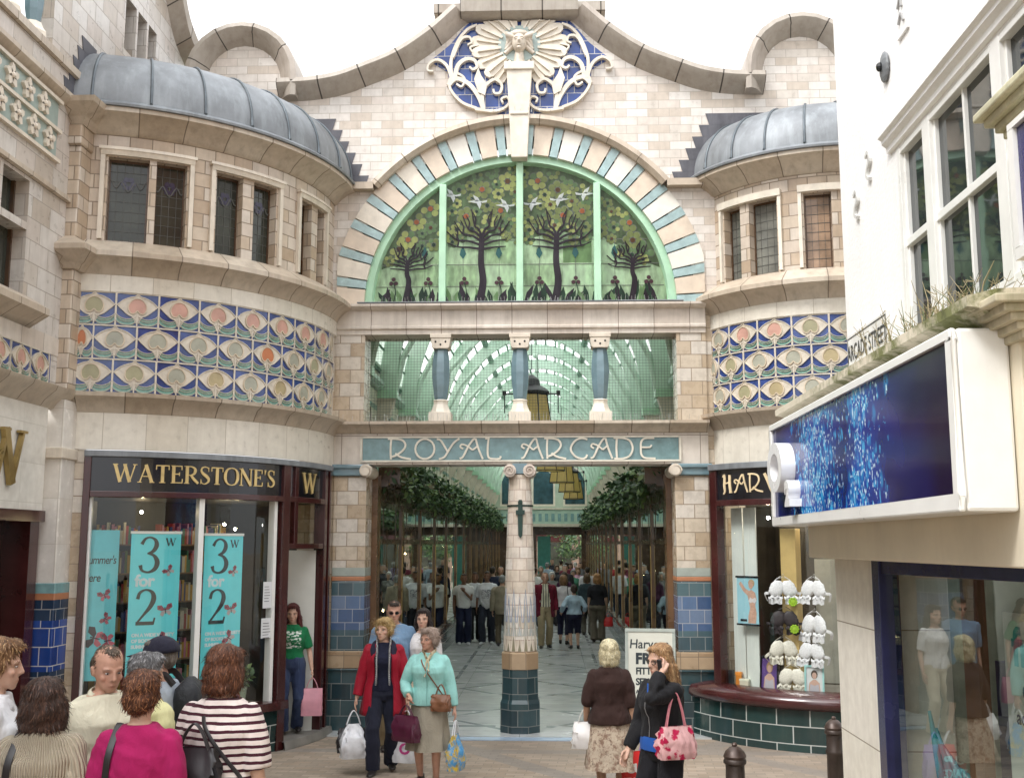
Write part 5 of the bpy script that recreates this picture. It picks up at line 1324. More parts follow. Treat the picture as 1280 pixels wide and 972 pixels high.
# street name plate
fN = lambda u, v, d=0.0: (RX-d, -u, v)
SN = MB(); SN.prism([(5.10, 4.06), (6.28, 4.06), (6.28, 4.38), (5.10, 4.38)], fN, .002, .03, 0)
snp = SN.build('street_name_plate', [plain('white_enamel_plate', (.74, .74, .72), .35, .06, 5, dirt=.4, dirtcol=(.4, .36, .3))]); tag(snp, 'white ARCADE STREET name plate on the white corner wall', 'street sign')
tx = MB(); put_text(tx, 'ARCADE STREET', fN, 5.69, 4.145, .20, .033, 0, 'CENTER', 1.0, 0, .004, .78)
for q in ([(5.12, 4.08), (6.26, 4.08), (6.26, 4.09), (5.12, 4.09)], [(5.12, 4.35), (6.26, 4.35), (6.26, 4.36), (5.12, 4.36)], [(5.12, 4.091), (5.128, 4.091), (5.128, 4.349), (5.12, 4.349)], [(6.252, 4.091), (6.26, 4.091), (6.26, 4.349), (6.252, 4.349)]): tx.prism(q, fN, .030, .033, 0)
tx.build('lettering', [plain('black_letter_enamel', (.03, .03, .03), .4)], snp)
# weeds on the cornice: countless thin stems
wd = MB(); rw = random.Random(2)
for i in range(190):
    y = rw.triangular(-9.3, -6.3, -8.6); x = fx+rw.uniform(-.10, .3); z = 3.765; h_ = rw.uniform(.08, .34); a, b = rw.uniform(-.12, .12), rw.uniform(-.16, .16)
    wd.tube([(x, y, z), (x+a*.4, y+b*.3, z+h_*.6), (x+a, y+b, z+h_)], [.004, .003, .0015], 3, 0 if rw.random() < .7 else 1, False)
    if rw.random() < .45:
        for k in range(3):
            q = np.array((x+a*.8, y+b*.8, z+h_*.8)); e = q+np.array((rw.uniform(-.05, .05), rw.uniform(-.07, .07), rw.uniform(0, .07))); wd.tube([q, e], .002, 3, 0, False)
tag(wd.build('dry_weeds', [plain('straw_weed', (.30, .25, .14), .8), plain('green_weed', (.10, .13, .05), .8)]), 'dry grassy weeds sprouting along the mossy shop cornice', 'weeds', kind='stuff')

# next shop towards the camera with its own cornice and sign, brick storey above
NB = empty('brick_shop_building', 'red brick building with cream pilaster at the right edge nearest the camera', 'shop building', (3.2, -11, 0))
b = MB(); b.box(2.86, 9, -15.6, -9.74, 4.88, 12, 0); b.build('brick_wall', [bricks('red_brick', [(.30, .09, .05), (.36, .12, .07), (.26, .075, .045), (.33, .10, .05)], .225, .075, (.36, .3, .25), .009, .8, .3)], NB)
b = MB(); b.box(2.84, 9, -15.6, -9.72, -.1, 4.875, 0)
for k, (o, z) in enumerate(((.0, 4.46), (.03, 4.50), (.06, 4.54), (.10, 4.58), (.14, 4.62))): b.box(2.74-o, 3.3, -15.6, -9.76+o*.8, z, z+.043, 1)
b.build('cream_pilaster', [M['creampaint'], plain('stained_bracket', (.55, .52, .36), .7, .2, 6, dirt=.5, dirtcol=(.16, .16, .06))], NB, bevel=.01)
b = MB(); b.box(2.62, 2.83, -12.5, -10.10, 3.86, 4.42, 0); 
NS = b.build('neighbour_sign', [plain('dark_blue_sign', (.016, .014, .10), .25, .2, 2)], NB)
b = MB(); b.box(2.60, 2.83, -12.5, -10.04, 3.80, 3.855, 0); b.box(2.60, 2.83, -12.5, -10.04, 4.425, 4.455, 0); b.box(2.60, 2.83, -10.095, -10.04, 3.858, 4.422, 0); b.build('neighbour_sign_frame', [M['whitepaint']], NS)
# far side of street behind the white building, closing the view right of the arcade
# ------------------------------------------------------------------ arcade hall behind the front
HA = empty('arcade_hall', 'long glass roofed hall with mint green arched ribs behind the entrance', 'hall', (0, 20, 0))
M['mintrib'] = plain('pale_mint_rib_paint', (.50, .66, .54), .45, .1, 4)
HW, HL0, HL1 = 2.55, .5, 40.0
band = M['bandwall'] = None
def bandmat():
    m, t, out = newmat('green_cream_banded_tile'); o = coord(t)
    x, y, z = sepxyz(t, o)
    f = math_(t, 'FRACT', math_(t, 'MULTIPLY', z, 1/.34))
    st = math_(t, 'LESS_THAN', f, .26)
    b = nd(t, 'ShaderNodeTexBrick', {'Vector': nd(t, 'ShaderNodeCombineXYZ', {0: y, 1: z}).outputs[0], 'Color1': (.58, .56, .44), 'Color2': (.50, .50, .38), 'Mortar': (.3, .3, .24), 'Scale': 1, 'Mortar Size': .006, 'Brick Width': .4, 'Row Height': .17})
    c = mixc(t, st, b.outputs['Color'], (.16, .28, .22))
    c = mixc(t, .4, c, mixc(t, 1, c, ramp(t, noise(t, o, 2, 5), [(.3, (.7, .74, .7)), (.7, (1.1, 1.1, 1.1))]), 'MULTIPLY'))
    bsdf(t, out, c, .35, 0, b.outputs['Fac'], .1, .005); return m
M['band'] = bandmat()
NB_ = 15; BW = (HL1-HL0-.3)/NB_
for s in (-1, 1):
    fh = (lambda s: (lambda u, v, d=0.0: (s*(HW-d), u, v)))(s)
    holes = []
    for k in range(NB_):
        yc = HL0+.3+BW*(k+.5)
        holes += [(yc-.62, yc-.34, 3.75, 4.75), (yc-.14, yc+.14, 3.75, 4.85), (yc+.34, yc+.62, 3.75, 4.75)]
    mb = MB(); rwall(mb, fh, HL0, HL1, 3.3, 5.6, holes, .2); 
    mb.face([fh(HL0, -.1), fh(HL1, -.1), fh(HL1, 3.3), fh(HL0, 3.3)], 0)
    mb.build('upper_wall', [M['band']], HA)
    mb = MB()
    for h in holes: mb.prism([(h[0], h[2]), (h[1], h[2]), (h[1], h[3]), (h[0], h[3])], fh, -.19, -.18, 0, back=False)
    mb.build('upper_windows', [M['glassdk']], HA)
    mb = MB(); mb.grid([[(s*(HW-o), y, z) for y in (HL0, HL1)] for o, z in ((0, 3.32), (.12, 3.38), (.25, 3.48), (.25, 3.56), (0, 3.62))], 0)
    mb.grid([[(s*(HW-o), y, z) for y in (HL0, HL1)] for o, z in ((0, 5.1), (.05, 5.12), (.12, 5.2), (.12, 5.26), (0, 5.3))], 0)
    mb.build('wall_cornice', [M['mintdk']], HA)
    for k in range(NB_+1):
        y = HL0+.3+BW*k
        mb = MB()
        mb.box(*sorted((s*HW, s*(HW-.34))), y-.14, y+.14, 4.98, 5.12, 0)
        mb.prism([(0, 4.98), (.30, 4.98), (.22, 4.7), (.08, 4.45), (0, 4.35)], (lambda u, v, d, s=s, y=y: (s*(HW-u), y+d, v)), -.10, .10, 1)
        mb.build('wall_corbel', [M['mint'], M['stone']], HA)
# roof: ribs, boards and glass
SPR, APX = 5.12, 8.35
def arch(t, r=1.0): return (HW-.05)*math.cos(t)*r, SPR+(APX-SPR)*math.sin(t)*r
for k in range(NB_+1):
    y = HL0+.3+BW*k
    mb = MB()
    A = np.linspace(0, math.pi, 33)
    rows = []
    for d, yo in ((0, -.06), (-.30, -.06), (-.30, .06), (0, .06), (0, -.06)):
        rows.append([((HW-.02+d)*math.cos(a), y+yo, SPR+(APX-SPR+d)*math.sin(a)) for a in A])
    mb.grid(rows, 0)
    # spandrel ties: curved braces and a vertical strut at each side
    for s in (-1, 1):
        mb.tube([(s*(HW-.30), y, 5.12), (s*(HW-.42), y, 5.7), (s*(HW-.75), y, 6.35), (s*(HW-1.2), y, 6.85)], .055, 6, 0)
        mb.box(*sorted((s*(HW-.26), s*(HW-.34))), y-.05, y+.05, 5.12, 6.3, 0)
    mb.tube([(0, y, APX-.3), (0, y, APX-.75)], .03, 6, 0); mb.ell((0, y, APX-.8), (.07, .07, .07), 8, 6, 0)
    for s in (-1, 1): mb.box(*sorted((s*.62, s*.70)), y-.05, y+.05, SPR+2.6, SPR+3.1, 0)
    mb.build('roof_rib', [M['mintrib']], HA)
mb = MB()
glassy = translucent('frosted_roof_glass', (.93, .95, .93), .93, .04, 2, .3)
board = translucent('pale_green_roof_board', (.64, .78, .68), .6, .08, 4, .5)
A = np.linspace(0, math.pi, 29)
for i in range(28):
    a0, a1 = A[i], A[i+1]
    t = min(i, 27-i)
    glass_i = t in (3, 4, 5, 7, 8, 9, 11, 12, 13)
    mb.grid([[((HW+.02)*math.cos(a), y, SPR+(APX+.03-SPR)*math.sin(a)) for y in (HL0, HL1)] for a in (a0, a1)], 1 if glass_i else 0)
mb.build('roof_glazing', [board, glassy], HA)
mb = MB()
for i in range(1, 28):
    a = A[i]; r = .028
    x, z = (HW-.02)*math.cos(a), SPR+(APX-SPR-.01)*math.sin(a)
    big = i in (9, 19)
    mb.tube([(x, HL0, z), (x, HL1, z)], .09 if big else r, 6 if big else 4, 0, False)
mb.build('roof_purlins', [plain('dark_green_purlin', (.15, .29, .21), .5, .15, 3)], HA)
# end wall with gallery and round headed windows
EY = HL1
fe = lambda u, v, d=0.0: (u, EY-d, v)
mb = MB()
pts = [(-HW, 3.4), (HW, 3.4), (HW, SPR)]+[((HW)*math.cos(a), SPR+(APX-SPR)*math.sin(a)) for a in np.linspace(0, math.pi, 20)]+[(-HW, SPR)]
mb.prism(pts, fe, -.3, 0, 0)
mb.build('end_wall', [plain('pale_green_end_wall', (.42, .50, .40), .5, .1, 3)], HA)
mb = MB()
for x in (-1.6, 0, 1.6):
    w_ = [(x-.5, 4.5), (x+.5, 4.5), (x+.5, 5.7)]+[(x+.5*math.cos(a), 5.7+.5*math.sin(a)) for a in np.linspace(0, math.pi, 14)]+[(x-.5, 5.7)]
    mb.prism(w_, fe, 0, .03, 0, back=False)
    mb.prism([(x+(u-x)*1.2, 5.2+(v-5.2)*1.14) for u, v in w_], fe, 0, .02, 1, back=False)
mb.build('round_headed_windows', [darkglass('blue_window_glass', (.03, .07, .09), .5, .1), M['stonelt']], HA)
mb = MB(); mb.box(-HW, HW, EY-.9, EY, 3.5, 4.2, 0); mb.box(-HW, HW, EY-1.0, EY, 3.36, 3.5, 1); mb.box(-HW, HW, EY-.95, EY, 4.2, 4.28, 1)
for i in range(16): x = -2.4+.32*i; mb.prism([(x-.08, 3.62), (x+.08, 3.62), (x+.08, 4.0), (x-.08, 4.0)], lambda u, v, d: (u, EY-.9-d, v), 0, .02, 2)
mb.build('gallery_front', [M['mintdk'], M['stone'], M['teal']], HA)
mb = MB(); mb.box(-HW, -.35, EY-.2, EY+.2, -.1, 3.4, 0); mb.box(-.3, .35, EY-.3, EY, .0, 2.9, 1); mb.box(1.9, HW, EY-.2, EY+.2, -.1, 3.4, 0); mb.box(-.4, HW, EY-.15, EY+.1, 2.95, 3.4, 0)
mb.build('end_screen', [M['woodbrown'], plain('teal_kiosk_panel', (.06, .24, .20), .4)], HA)

# ---- shop fronts along the hall
SX = 2.12
def make_bay(width, label):
    root = empty('arcade_shopfront', label, 'shopfront', (0, 0, 0), 0, 'shopfronts along the arcade hall')
    w2 = width/2
    # local: front plane at x = 0 facing +X, bay along Y
    f = lambda u, v, d=0.0: (d, u, v)
    m = MB(); m.prism([(-w2, 0), (w2, 0), (w2, .52), (-w2, .52)], f, -.3, .02, 0); m.prism([(-w2, .52), (w2, .52), (w2, .60), (-w2, .60)], f, -.3, .07, 1)
    m.build('stall_riser', [M['tilegreen'], M['woodbrown']], root, local=True)
    m = MB(); n = 1
    for i in range(n+1):
        y = -w2+width*i/n; e = .075
        y0, y1 = max(-w2, y-e), min(w2, y+e)
        m.prism([(y0, .6), (y1, .6), (y1, 3.12), (y0, 3.12)], f, -.05, .028, 1)
    for z, e in ((2.52, .04), (3.08, .05)): m.prism([(-w2, z-e), (w2, z-e), (w2, z+e), (-w2, z+e)], f, -.05, .014, 0)
    m.prism([(-w2, 3.12), (w2, 3.12), (w2, 3.40), (-w2, 3.40)], f, -.35, .06, 0); m.prism([(-w2, 3.32), (w2, 3.32), (w2, 3.42), (-w2, 3.42)], f, -.35, .16, 0)
    for i in range(2): m.prism([(-w2+width*(i+.5)/2-.02, 2.56), (-w2+width*(i+.5)/2+.02, 2.56), (-w2+width*(i+.5)/2+.02, 3.04), (-w2+width*(i+.5)/2-.02, 3.04)], f, -.04, .006, 0)
    fr = m.build('timber_frame', [M['woodbrown'], M['woodlit']], root, local=True)
    for i in (0, n):
        m = MB(); y = -w2+width*i/n; e = .045
        m.prism([(max(-w2, y-e), .7), (min(w2, y+e), .7), (min(w2, y+e), 2.45), (max(-w2, y-e), 2.45)], f, .028, .034, 0)
        m.build('gilt_glow_strip', [M['gold']], root, local=True)  # gilt widened so its colour carries the golden bulb light on the posts
    m = MB(); m.face([f(-w2, .6, .0), f(w2, .6, .0), f(w2, 3.06, .0), f(-w2, 3.06, .0)], 0); m.build('window_pane', [M['glasshall']], fr, local=True)
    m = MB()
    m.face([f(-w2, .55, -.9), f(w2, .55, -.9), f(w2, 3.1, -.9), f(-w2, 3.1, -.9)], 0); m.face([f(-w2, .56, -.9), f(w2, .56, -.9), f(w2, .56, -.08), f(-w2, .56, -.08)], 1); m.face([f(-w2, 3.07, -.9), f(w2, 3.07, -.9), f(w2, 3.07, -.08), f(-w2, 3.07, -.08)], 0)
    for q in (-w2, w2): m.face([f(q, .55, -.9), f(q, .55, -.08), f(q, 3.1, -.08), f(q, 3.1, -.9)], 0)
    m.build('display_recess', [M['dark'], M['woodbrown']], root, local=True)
    return root
gm_ = [plain('ware_%s' % n, c, .4) for n, c in (('cream', (.6, .55, .42)), ('red', (.38, .04, .04)), ('ochre', (.45, .28, .08)), ('green', (.08, .20, .10)), ('blue', (.06, .10, .28)), ('white', (.7, .7, .68)), ('black', (.02, .02, .02)))]
bulb = emit('halogen_bulb', (1, .78, .45), 40)
def wares(seed, width, root):
    r = random.Random(seed); m = MB(); w2 = width/2
    for z in (.57, 1.05, 1.5, 1.95):
        if z > .6: m.box(-.85, -.35, -w2+.1, w2-.1, z-.02, z, 7)
        for i in range(11):
            y = r.uniform(-w2+.15, w2-.15); h_ = r.uniform(.08, .34); e = r.uniform(.04, .11); x = r.uniform(-.75, -.25 if z < .6 else -.45); mi = r.randrange(7)
            if r.random() < .5: m.box(x-e*.6, x+e*.6, y-e, y+e, z, z+h_, mi)
            else: m.lathe([(e*.5, 0), (e, h_*.4), (e*.8, h_*.8), (e*.4, h_)], x, y, 8, mi, z0=z)
    m.build('window_wares', gm_+[M['woodbrown']], root, local=True)
    m = MB()
    for i in range(13):
        y = r.uniform(-w2+.1, w2-.1); z = r.choice([2.3, 2.42, 2.0, 1.4, 1.86, 1.84, 1.0]); m.ell((r.uniform(-.7, -.2), y, z), (.015, .015, .015), 8, 5, 0)
    m.build('display_bulbs', [bulb], root, local=True)
ordn = ['nearest', 'second', 'third', 'fourth', 'fifth', 'sixth', 'seventh', 'eighth', 'ninth', 'tenth', 'eleventh', 'twelfth', 'thirteenth', 'fourteenth', 'farthest']
proto = make_bay(BW-.006, 'x')
pk = list(proto.children)
first = True
leafm = [plain('planter_leaf_%s' % n, c, .5) for n, c in (('dark', (.025, .06, .02)), ('mid', (.055, .12, .033)), ('light', (.14, .22, .07)))]
def foliage(mb, c, rx, ry, rz, n, size, rnd, mats=3):
    for i in range(n):
        while True:
            a = np.array([rnd.uniform(-1, 1) for _ in range(3)])
            if (a*a).sum() <= 1: break
        lump = .75+.35*math.sin(a[0]*5+a[1]*7+rnd.random())
        p = np.array(c)+a*np.array((rx, ry, rz))*lump
        d = np.array([rnd.gauss(0, 1), rnd.gauss(0, 1), rnd.gauss(-.3, .8)]); d /= np.linalg.norm(d); e = np.cross(d, [rnd.gauss(0, 1) for _ in range(3)]); e /= (np.linalg.norm(e)+1e-6)
        s_ = size*rnd.uniform(.45, 1.5)
        mb.face([p, p+d*s_*.5+e*s_*.28, p+d*s_, p+d*s_*.5-e*s_*.28], rnd.choices(range(mats), [5, 4, 2])[0])
plants = []
for v in range(3):
    m = MB(); rnd = random.Random(40+v)
    for k in range(7): foliage(m, (rnd.uniform(.0, .30), -1.12+.37*k+rnd.uniform(-.1, .1), .14+rnd.uniform(-.10, .14)), .25, .30, .24, 105, .11, rnd)
    for k in range(6): foliage(m, (.30+rnd.uniform(0, .1), rnd.uniform(-1.3, 1.3), -.16+rnd.uniform(-.15, .1)), .10, .15, .22, 60, .09, rnd)
    plants.append(m.mesh('foliage', leafm))
boxm = MB(); boxm.box(-.02, .30, -1.2, 1.2, -.12, .12, 0); boxme = boxm.mesh('trough', [M['woodbrown']])
for s in (-1, 1):
    for k in range(NB_):
        yc = HL0+.3+BW*(k+.5); side = 'left' if s < 0 else 'right'
        lab = '%s brown timber shopfront on the %s side inside the arcade' % (ordn[k], side)
        if first: r = proto; first = False; r.location = (s*SX, yc, .02); r.rotation_euler = (0, 0, 0 if s < 0 else math.pi); r['label'] = lab
        else:
            r = proto.copy(); COL.objects.link(r); r.location = (s*SX, yc, .02); r.rotation_euler = (0, 0, 0 if s < 0 else math.pi); r['label'] = lab
            for ch in pk:
                c = ch.copy(); COL.objects.link(c); c.parent = r
                for g in ch.children: g2_ = g.copy(); COL.objects.link(g2_); g2_.parent = c
        wares(100+k*2+(s > 0), BW, r)
        if k < 12:
            pr_ = empty('hanging_planter', '%s leafy green planter above the %s shopfronts in the arcade' % (ordn[k], side), 'planter', (s*(SX-.02), yc, 3.50), 0 if s < 0 else math.pi, 'planters above the arcade shopfronts')
            o = bpy.data.objects.new('trough', boxme); COL.objects.link(o); o.parent = pr_
            o = bpy.data.objects.new('foliage', plants[(k+(s > 0)) % 3]); COL.objects.link(o); o.parent = pr_
# ---- lanterns on the axis
def lantern():
    root = empty('hanging_lantern', 'x', 'lantern', (0, 0, 0), 0, 'amber lanterns hung along the arcade')
    m = MB(); m.lathe([(.50, .0), (.52, .06), (.40, .16), (.26, .24), (.22, .40), (.10, .50), (.03, .54)], 0, 0, 8, 0, ph=rad(22.5)); m.tube([(0, 0, .5), (0, 0, 2.4)], .015, 6, 0)
    m.tube([(-.75, 0, .02), (.75, 0, .02)], .02, 6, 0); m.tube([(0, -.6, .02), (0, .6, .02)], .02, 6, 0)
    for s in (-1, 1): m.tube([(s*.72, 0, .05), (s*.72, 0, -.5)], .015, 6, 0); m.box(s*.72-.05, s*.72+.05, -.05, .05, -.02, .10, 0)
    m.build('iron_crown', [M['iron']], root, local=True, smooth=30)
    m = MB(); m.lathe([(.44, 0), (.58, -.95)], 0, 0, 8, 0, ph=rad(22.5), caps=False); m.build('amber_panel', [translucent('amber_lantern_glass', (.58, .43, .15), .5, .15, 5)], root, local=True)
    m = MB()
    for k in range(8):
        a = rad(22.5+45*k); m.tube([(.445*math.cos(a), .445*math.sin(a), 0), (.585*math.cos(a), .585*math.sin(a), -.95)], .016, 4, 0)
    for z, r in ((-.95, .59), (-.02, .46)):
        m.tube([(r*math.cos(rad(22.5+45*k)), r*math.sin(rad(22.5+45*k)), z) for k in range(9)], .018, 4, 0)
    m.build('iron_cage', [M['iron']], root, local=True)
    return root
L0 = lantern(); lk = list(L0.children)
for i, y in enumerate((8.5, 14.5, 19.5, 24.5, 29.5, 34)):
    r = L0 if i == 0 else L0.copy()
    if i:
        COL.objects.link(r)
        for ch in lk: c = ch.copy(); COL.objects.link(c); c.parent = r
    r.location = ((0, .05, .40, .80, 1.15, 1.40)[i], y, (5.75, 5.62, 5.6, 5.5, 5.4, 5.3)[i]); r.scale = (.82, .82, .82); r['label'] = '%s amber glass lantern hanging on the axis of the arcade roof' % ['nearest', 'second', 'third', 'fourth', 'fifth', 'farthest'][i]
# tree seen through the far doorway
tr_ = empty('street_tree', 'leafy tree in daylight beyond the far door of the arcade', 'tree', (2.0, 47, 0))
m = MB(); m.tube([(2, 47, 0), (2.05, 47, 1.5), (1.95, 47, 3)], [.14, .11, .08], 8, 0); m.build('trunk', [plain('bark', (.10, .07, .05), .8)], tr_)
m = MB(); rnd = random.Random(77)
for k in range(16): foliage(m, (1.7+rnd.uniform(-1.5, 1.3), 47+rnd.uniform(-1, 1), 2.9+rnd.uniform(-1.0, 1.2)), .6, .6, .5, 130, .18, rnd)
m.build('crown', leafm, tr_)

# street front added beyond the far door to darken the bright view
FB = empty('added_far_building', 'brown brick shop front across the street beyond the far door', 'shop building', (0, 58, 0)); m = MB()
m.box(-14, 14, 58, 60, -.1, 9, 0); m.build('wall', [bricks('brown_brick', [(.20, .13, .09), (.24, .15, .1), (.17, .11, .08)], .23, .08, (.25, .2, .16), .01, .8, .3)], FB)
for x in (-2.2, .6, 3.4, 6.2):
    m = MB(); m.box(x-1.1, x+1.1, 57.9, 57.99, .6, 2.6, 0); w_ = m.build('shop_window', [M['glassdk']], FB); m = MB(); m.box(x-1.2, x+1.2, 57.85, 57.95, 2.7, 3.2, 0); m.build('fascia', [M['wood']], FB)

for s in (-1, 1):
    m = MB(); m.box(*sorted((s*2.06, s*2.6)), .503, .80, -.05, 3.5, 0); m.build('entrance_reveal', [M['woodlit']], HA)
# ------------------------------------------------------------------ people
def fabric(name, col, kind='plain', col2=(.02, .02, .02), scale=1.0, rough=.85, sheen=.04):
    m, t, out = newmat(name); o = coord(t); x, y, z = sepxyz(t, o)
    n1 = noise(t, o, 5, 4); weave = noise(t, o, 260, 2)
    bump = math_(t, 'ADD', math_(t, 'MULTIPLY', noise(t, mapping(t, o, (1.2, 1.2, .6), rot=(.3, .25, 0)), 8, 3, .5, 1.2), 1.0), math_(t, 'MULTIPLY', weave, .1))
    c = ramp(t, n1, [(.3, tuple(q*.84 for q in col)), (.7, tuple(min(1, q*1.12) for q in col))])
    ang = math_(t, 'ARCTAN2', x, y)
    if kind == 'stripes':
        zz = math_(t, 'ADD', z, math_(t, 'MULTIPLY', math_(t, 'SUBTRACT', n1, .5), .02))
        f = math_(t, 'FRACT', math_(t, 'MULTIPLY', zz, 1/(.040*scale)))
        c = mixc(t, math_(t, 'LESS_THAN', f, .40), c, col2)
    elif kind == 'rib':
        s = math_(t, 'SINE', math_(t, 'MULTIPLY', ang, 75*scale)); bump = math_(t, 'ADD', bump, math_(t, 'MULTIPLY', s, .35))
        c = mixc(t, math_(t, 'MULTIPLY', math_(t, 'ADD', s, 1), .22), c, tuple(q*.5 for q in col))
    elif kind == 'check':
        ck = nd(t, 'ShaderNodeTexChecker', {'Vector': mapping(t, o, rot=(0, rad(45), 0)), 'Color1': (*col, 1), 'Color2': (*col2, 1), 'Scale': 62*scale}); c = ck.outputs[0]
    elif kind == 'floral':
        v = nd(t, 'ShaderNodeTexVoronoi', {'Vector': nd(t, 'ShaderNodeVectorMath', {0: o, 1: nd(t, 'ShaderNodeVectorMath', {0: nd(t, 'ShaderNodeTexNoise', {'Vector': o, 'Scale': 30}).outputs['Color'], 1: (.05, .05, .05)}, operation='MULTIPLY').outputs[0]}).outputs[0], 'Scale': 24*scale}).outputs['Distance']
        c = mixc(t, ramp(t, v, [(.34, (1, 1, 1)), (.46, (0, 0, 0))]), c, col2)
    elif kind == 'mottle':
        c = mixc(t, ramp(t, noise(t, o, 16*scale, 6, .7), [(.46, (0, 0, 0)), (.60, (1, 1, 1))]), c, col2)
        c = mixc(t, math_(t, 'MULTIPLY', ramp(t, noise(t, o, 34*scale, 4, .7), [(.56, (0, 0, 0)), (.64, (1, 1, 1))]), .8), c, tuple(q*.5 for q in col2))
    elif kind == 'vstripes':
        s = math_(t, 'FRACT', math_(t, 'MULTIPLY', x, 16*scale)); c = mixc(t, math_(t, 'LESS_THAN', s, .28), c, col2)
    elif kind == 'denim':
        c = mixc(t, math_(t, 'MULTIPLY', ramp(t, noise(t, mapping(t, o, (1, 1, .35)), 7, 5), [(.45, (0, 0, 0)), (.7, (1, 1, 1))]), .6), c, col2)
    elif kind == 'print':
        blk = math_(t, 'MULTIPLY', math_(t, 'LESS_THAN', math_(t, 'ABSOLUTE', math_(t, 'SUBTRACT', z, 1.22*scale)), .11), math_(t, 'LESS_THAN', math_(t, 'ABSOLUTE', x), .115)); blk = math_(t, 'MULTIPLY', blk, math_(t, 'LESS_THAN', y, 0))
        c = mixc(t, math_(t, 'MULTIPLY', blk, ramp(t, noise(t, mapping(t, o, (1, 1, 1.8)), 24, 3, .6), [(.5, (0, 0, 0)), (.54, (1, 1, 1))])), c, col2)
    bsdf(t, out, c, rough, 0, bump, .8, .022, .25, 0, sheen); return m
def skinmat(name, col):
    m, t, out = newmat(name)
    a = nd(t, 'ShaderNodeAttribute', {}, attribute_name='tone').outputs['Color']; o = coord(t)
    c = mixc(t, 1.0, a, ramp(t, noise(t, o, 22, 4), [(.3, (.9, .88, .86)), (.7, (1.08, 1.05, 1.03))]), 'MULTIPLY')
    b = bsdf(t, out, c, .52, 0, noise(t, o, 90, 3), .12, .004, .4)
    b.inputs['Subsurface Weight'].default_value = .08; b.inputs['Subsurface Radius'].default_value = (.01, .004, .002); return m
def hairmat(name, col, col2=None):
    m, t, out = newmat(name); o = coord(t); x, y, z = sepxyz(t, o)
    col2 = col2 or tuple(min(1, q*1.9+.01) for q in col)
    s = noise(t, mapping(t, o, (1, 1, .16)), 130, 3, .7, .3); s2 = noise(t, mapping(t, o, (1, 1, .35)), 24, 4)
    f = math_(t, 'ADD', math_(t, 'MULTIPLY', s, .6), math_(t, 'MULTIPLY', s2, .4))
    c = ramp(t, f, [(.36, tuple(q*.45 for q in col)), (.5, col), (.66, col2)])
    bsdf(t, out, c, .5, 0, math_(t, 'ADD', f, math_(t, 'MULTIPLY', noise(t, mapping(t, o, (1, 1, .1)), 420, 2), .5)), .9, .010, .3, 0, .1); return m
SKIN_MAT = skinmat('skin', None)
EYEW = plain('eye_white', (.42, .38, .35), .2, .02, 5); IRIS = plain('iris', (.03, .022, .018), .1, .1, 5)
DARKSHOE = plain('dark_leather', (.018, .015, .014), .35, .2, 8)

def remesh(mb, vox, name, it=3):
    me = mb.mesh('raw_shape', [])
    ob = bpy.data.objects.new('raw_shape', me); COL.objects.link(ob)
    r = ob.modifiers.new('r', 'REMESH'); r.mode = 'VOXEL'; r.voxel_size = vox; r.use_smooth_shade = True
    if it:
        s = ob.modifiers.new('s', 'SMOOTH'); s.factor = .5; s.iterations = it
    dg = bpy.context.evaluated_depsgraph_get(); dg.update()
    m2 = bpy.data.meshes.new_from_object(ob.evaluated_get(dg)); m2.name = name
    bpy.data.objects.remove(ob); bpy.data.meshes.remove(me)
    return m2
_SM = {}
def STR_MATS(hair):
    key = hair['mat'].name
    if key not in _SM:
        c = hair['col']; mk = lambda n, q: plain(key+n, q, .45, .1, 30, spec=.35)
        c2 = hair.get('hi') or tuple(min(.9, q*1.9+.02) for q in c)
        _SM[key] = [mk('_strand_dark', tuple(q*.45 for q in c)), mk('_strand', c), mk('_strand_light', c2)]
    return _SM[key]
def strands(me, crown, st, r, k, HRn, n=1500):
    """fine flyaway locks laid along the hair surface, joined into the hair mesh"""
    v = getv(me); nn = getn(me); idx = r.randint(0, len(v), n); V = []; Fc = []; MI = []
    L0 = .030 if st in ('short', 'balding') else .045 if st in ('crop', 'curly') else .048
    for i in idx:
        p = v[i]; nm = nn[i]; d = p-crown; d[2] = -abs(d[2])*.6-.03; d = d-nm*(d@nm)
        if np.linalg.norm(d) < 1e-6: continue
        d /= np.linalg.norm(d); sd = np.cross(nm, d); d = d+sd*r.normal()*(.13 if st != 'curly' else 1.6); L = L0*k*r.uniform(.5, 1.3); w_ = r.uniform(.0012, .0032); b = len(V); lift = .0015+.002*r.rand()
        c = r.normal()*.14
        for j, t_ in enumerate((0, .35, .7, 1.0)):
            q = p+d*L*t_+nm*(lift*math.sin(math.pi*min(1, t_*.9))*1.6-.0012-(.25*L*t_*t_ if nm[2] < .6 else .5*L*t_*t_)*.35+(.003 if t_ == 1 and r.rand() < .15 else 0))+sd*c*L*t_*t_
            ww = w_*(1-.7*t_); V += [q-sd*ww+0*nm, q+sd*ww]
        for j in range(3): Fc.append((b+2*j, b+2*j+1, b+2*j+3, b+2*j+2)); MI.append(1+r.choice(3, p=[.3, .45, .25]))
    ov = [tuple(q) for q in v]; of = [tuple(p_.vertices) for p_ in me.polygons]; n0 = len(ov)
    me.clear_geometry(); me.from_pydata(ov+[tuple(q) for q in V], [], of+[tuple(i+n0 for i in f) for f in Fc])
    me.polygons.foreach_set('material_index', [0]*len(of)+MI); me.update()
def getv(me):
    a = np.empty(len(me.vertices)*3); me.vertices.foreach_get('co', a); return a.reshape(-1, 3)
def setv(me, a): me.vertices.foreach_set('co', a.ravel()); me.update()
def getn(me):
    a = np.empty(len(me.vertices)*3); me.vertices.foreach_get('normal', a); return a.reshape(-1, 3)
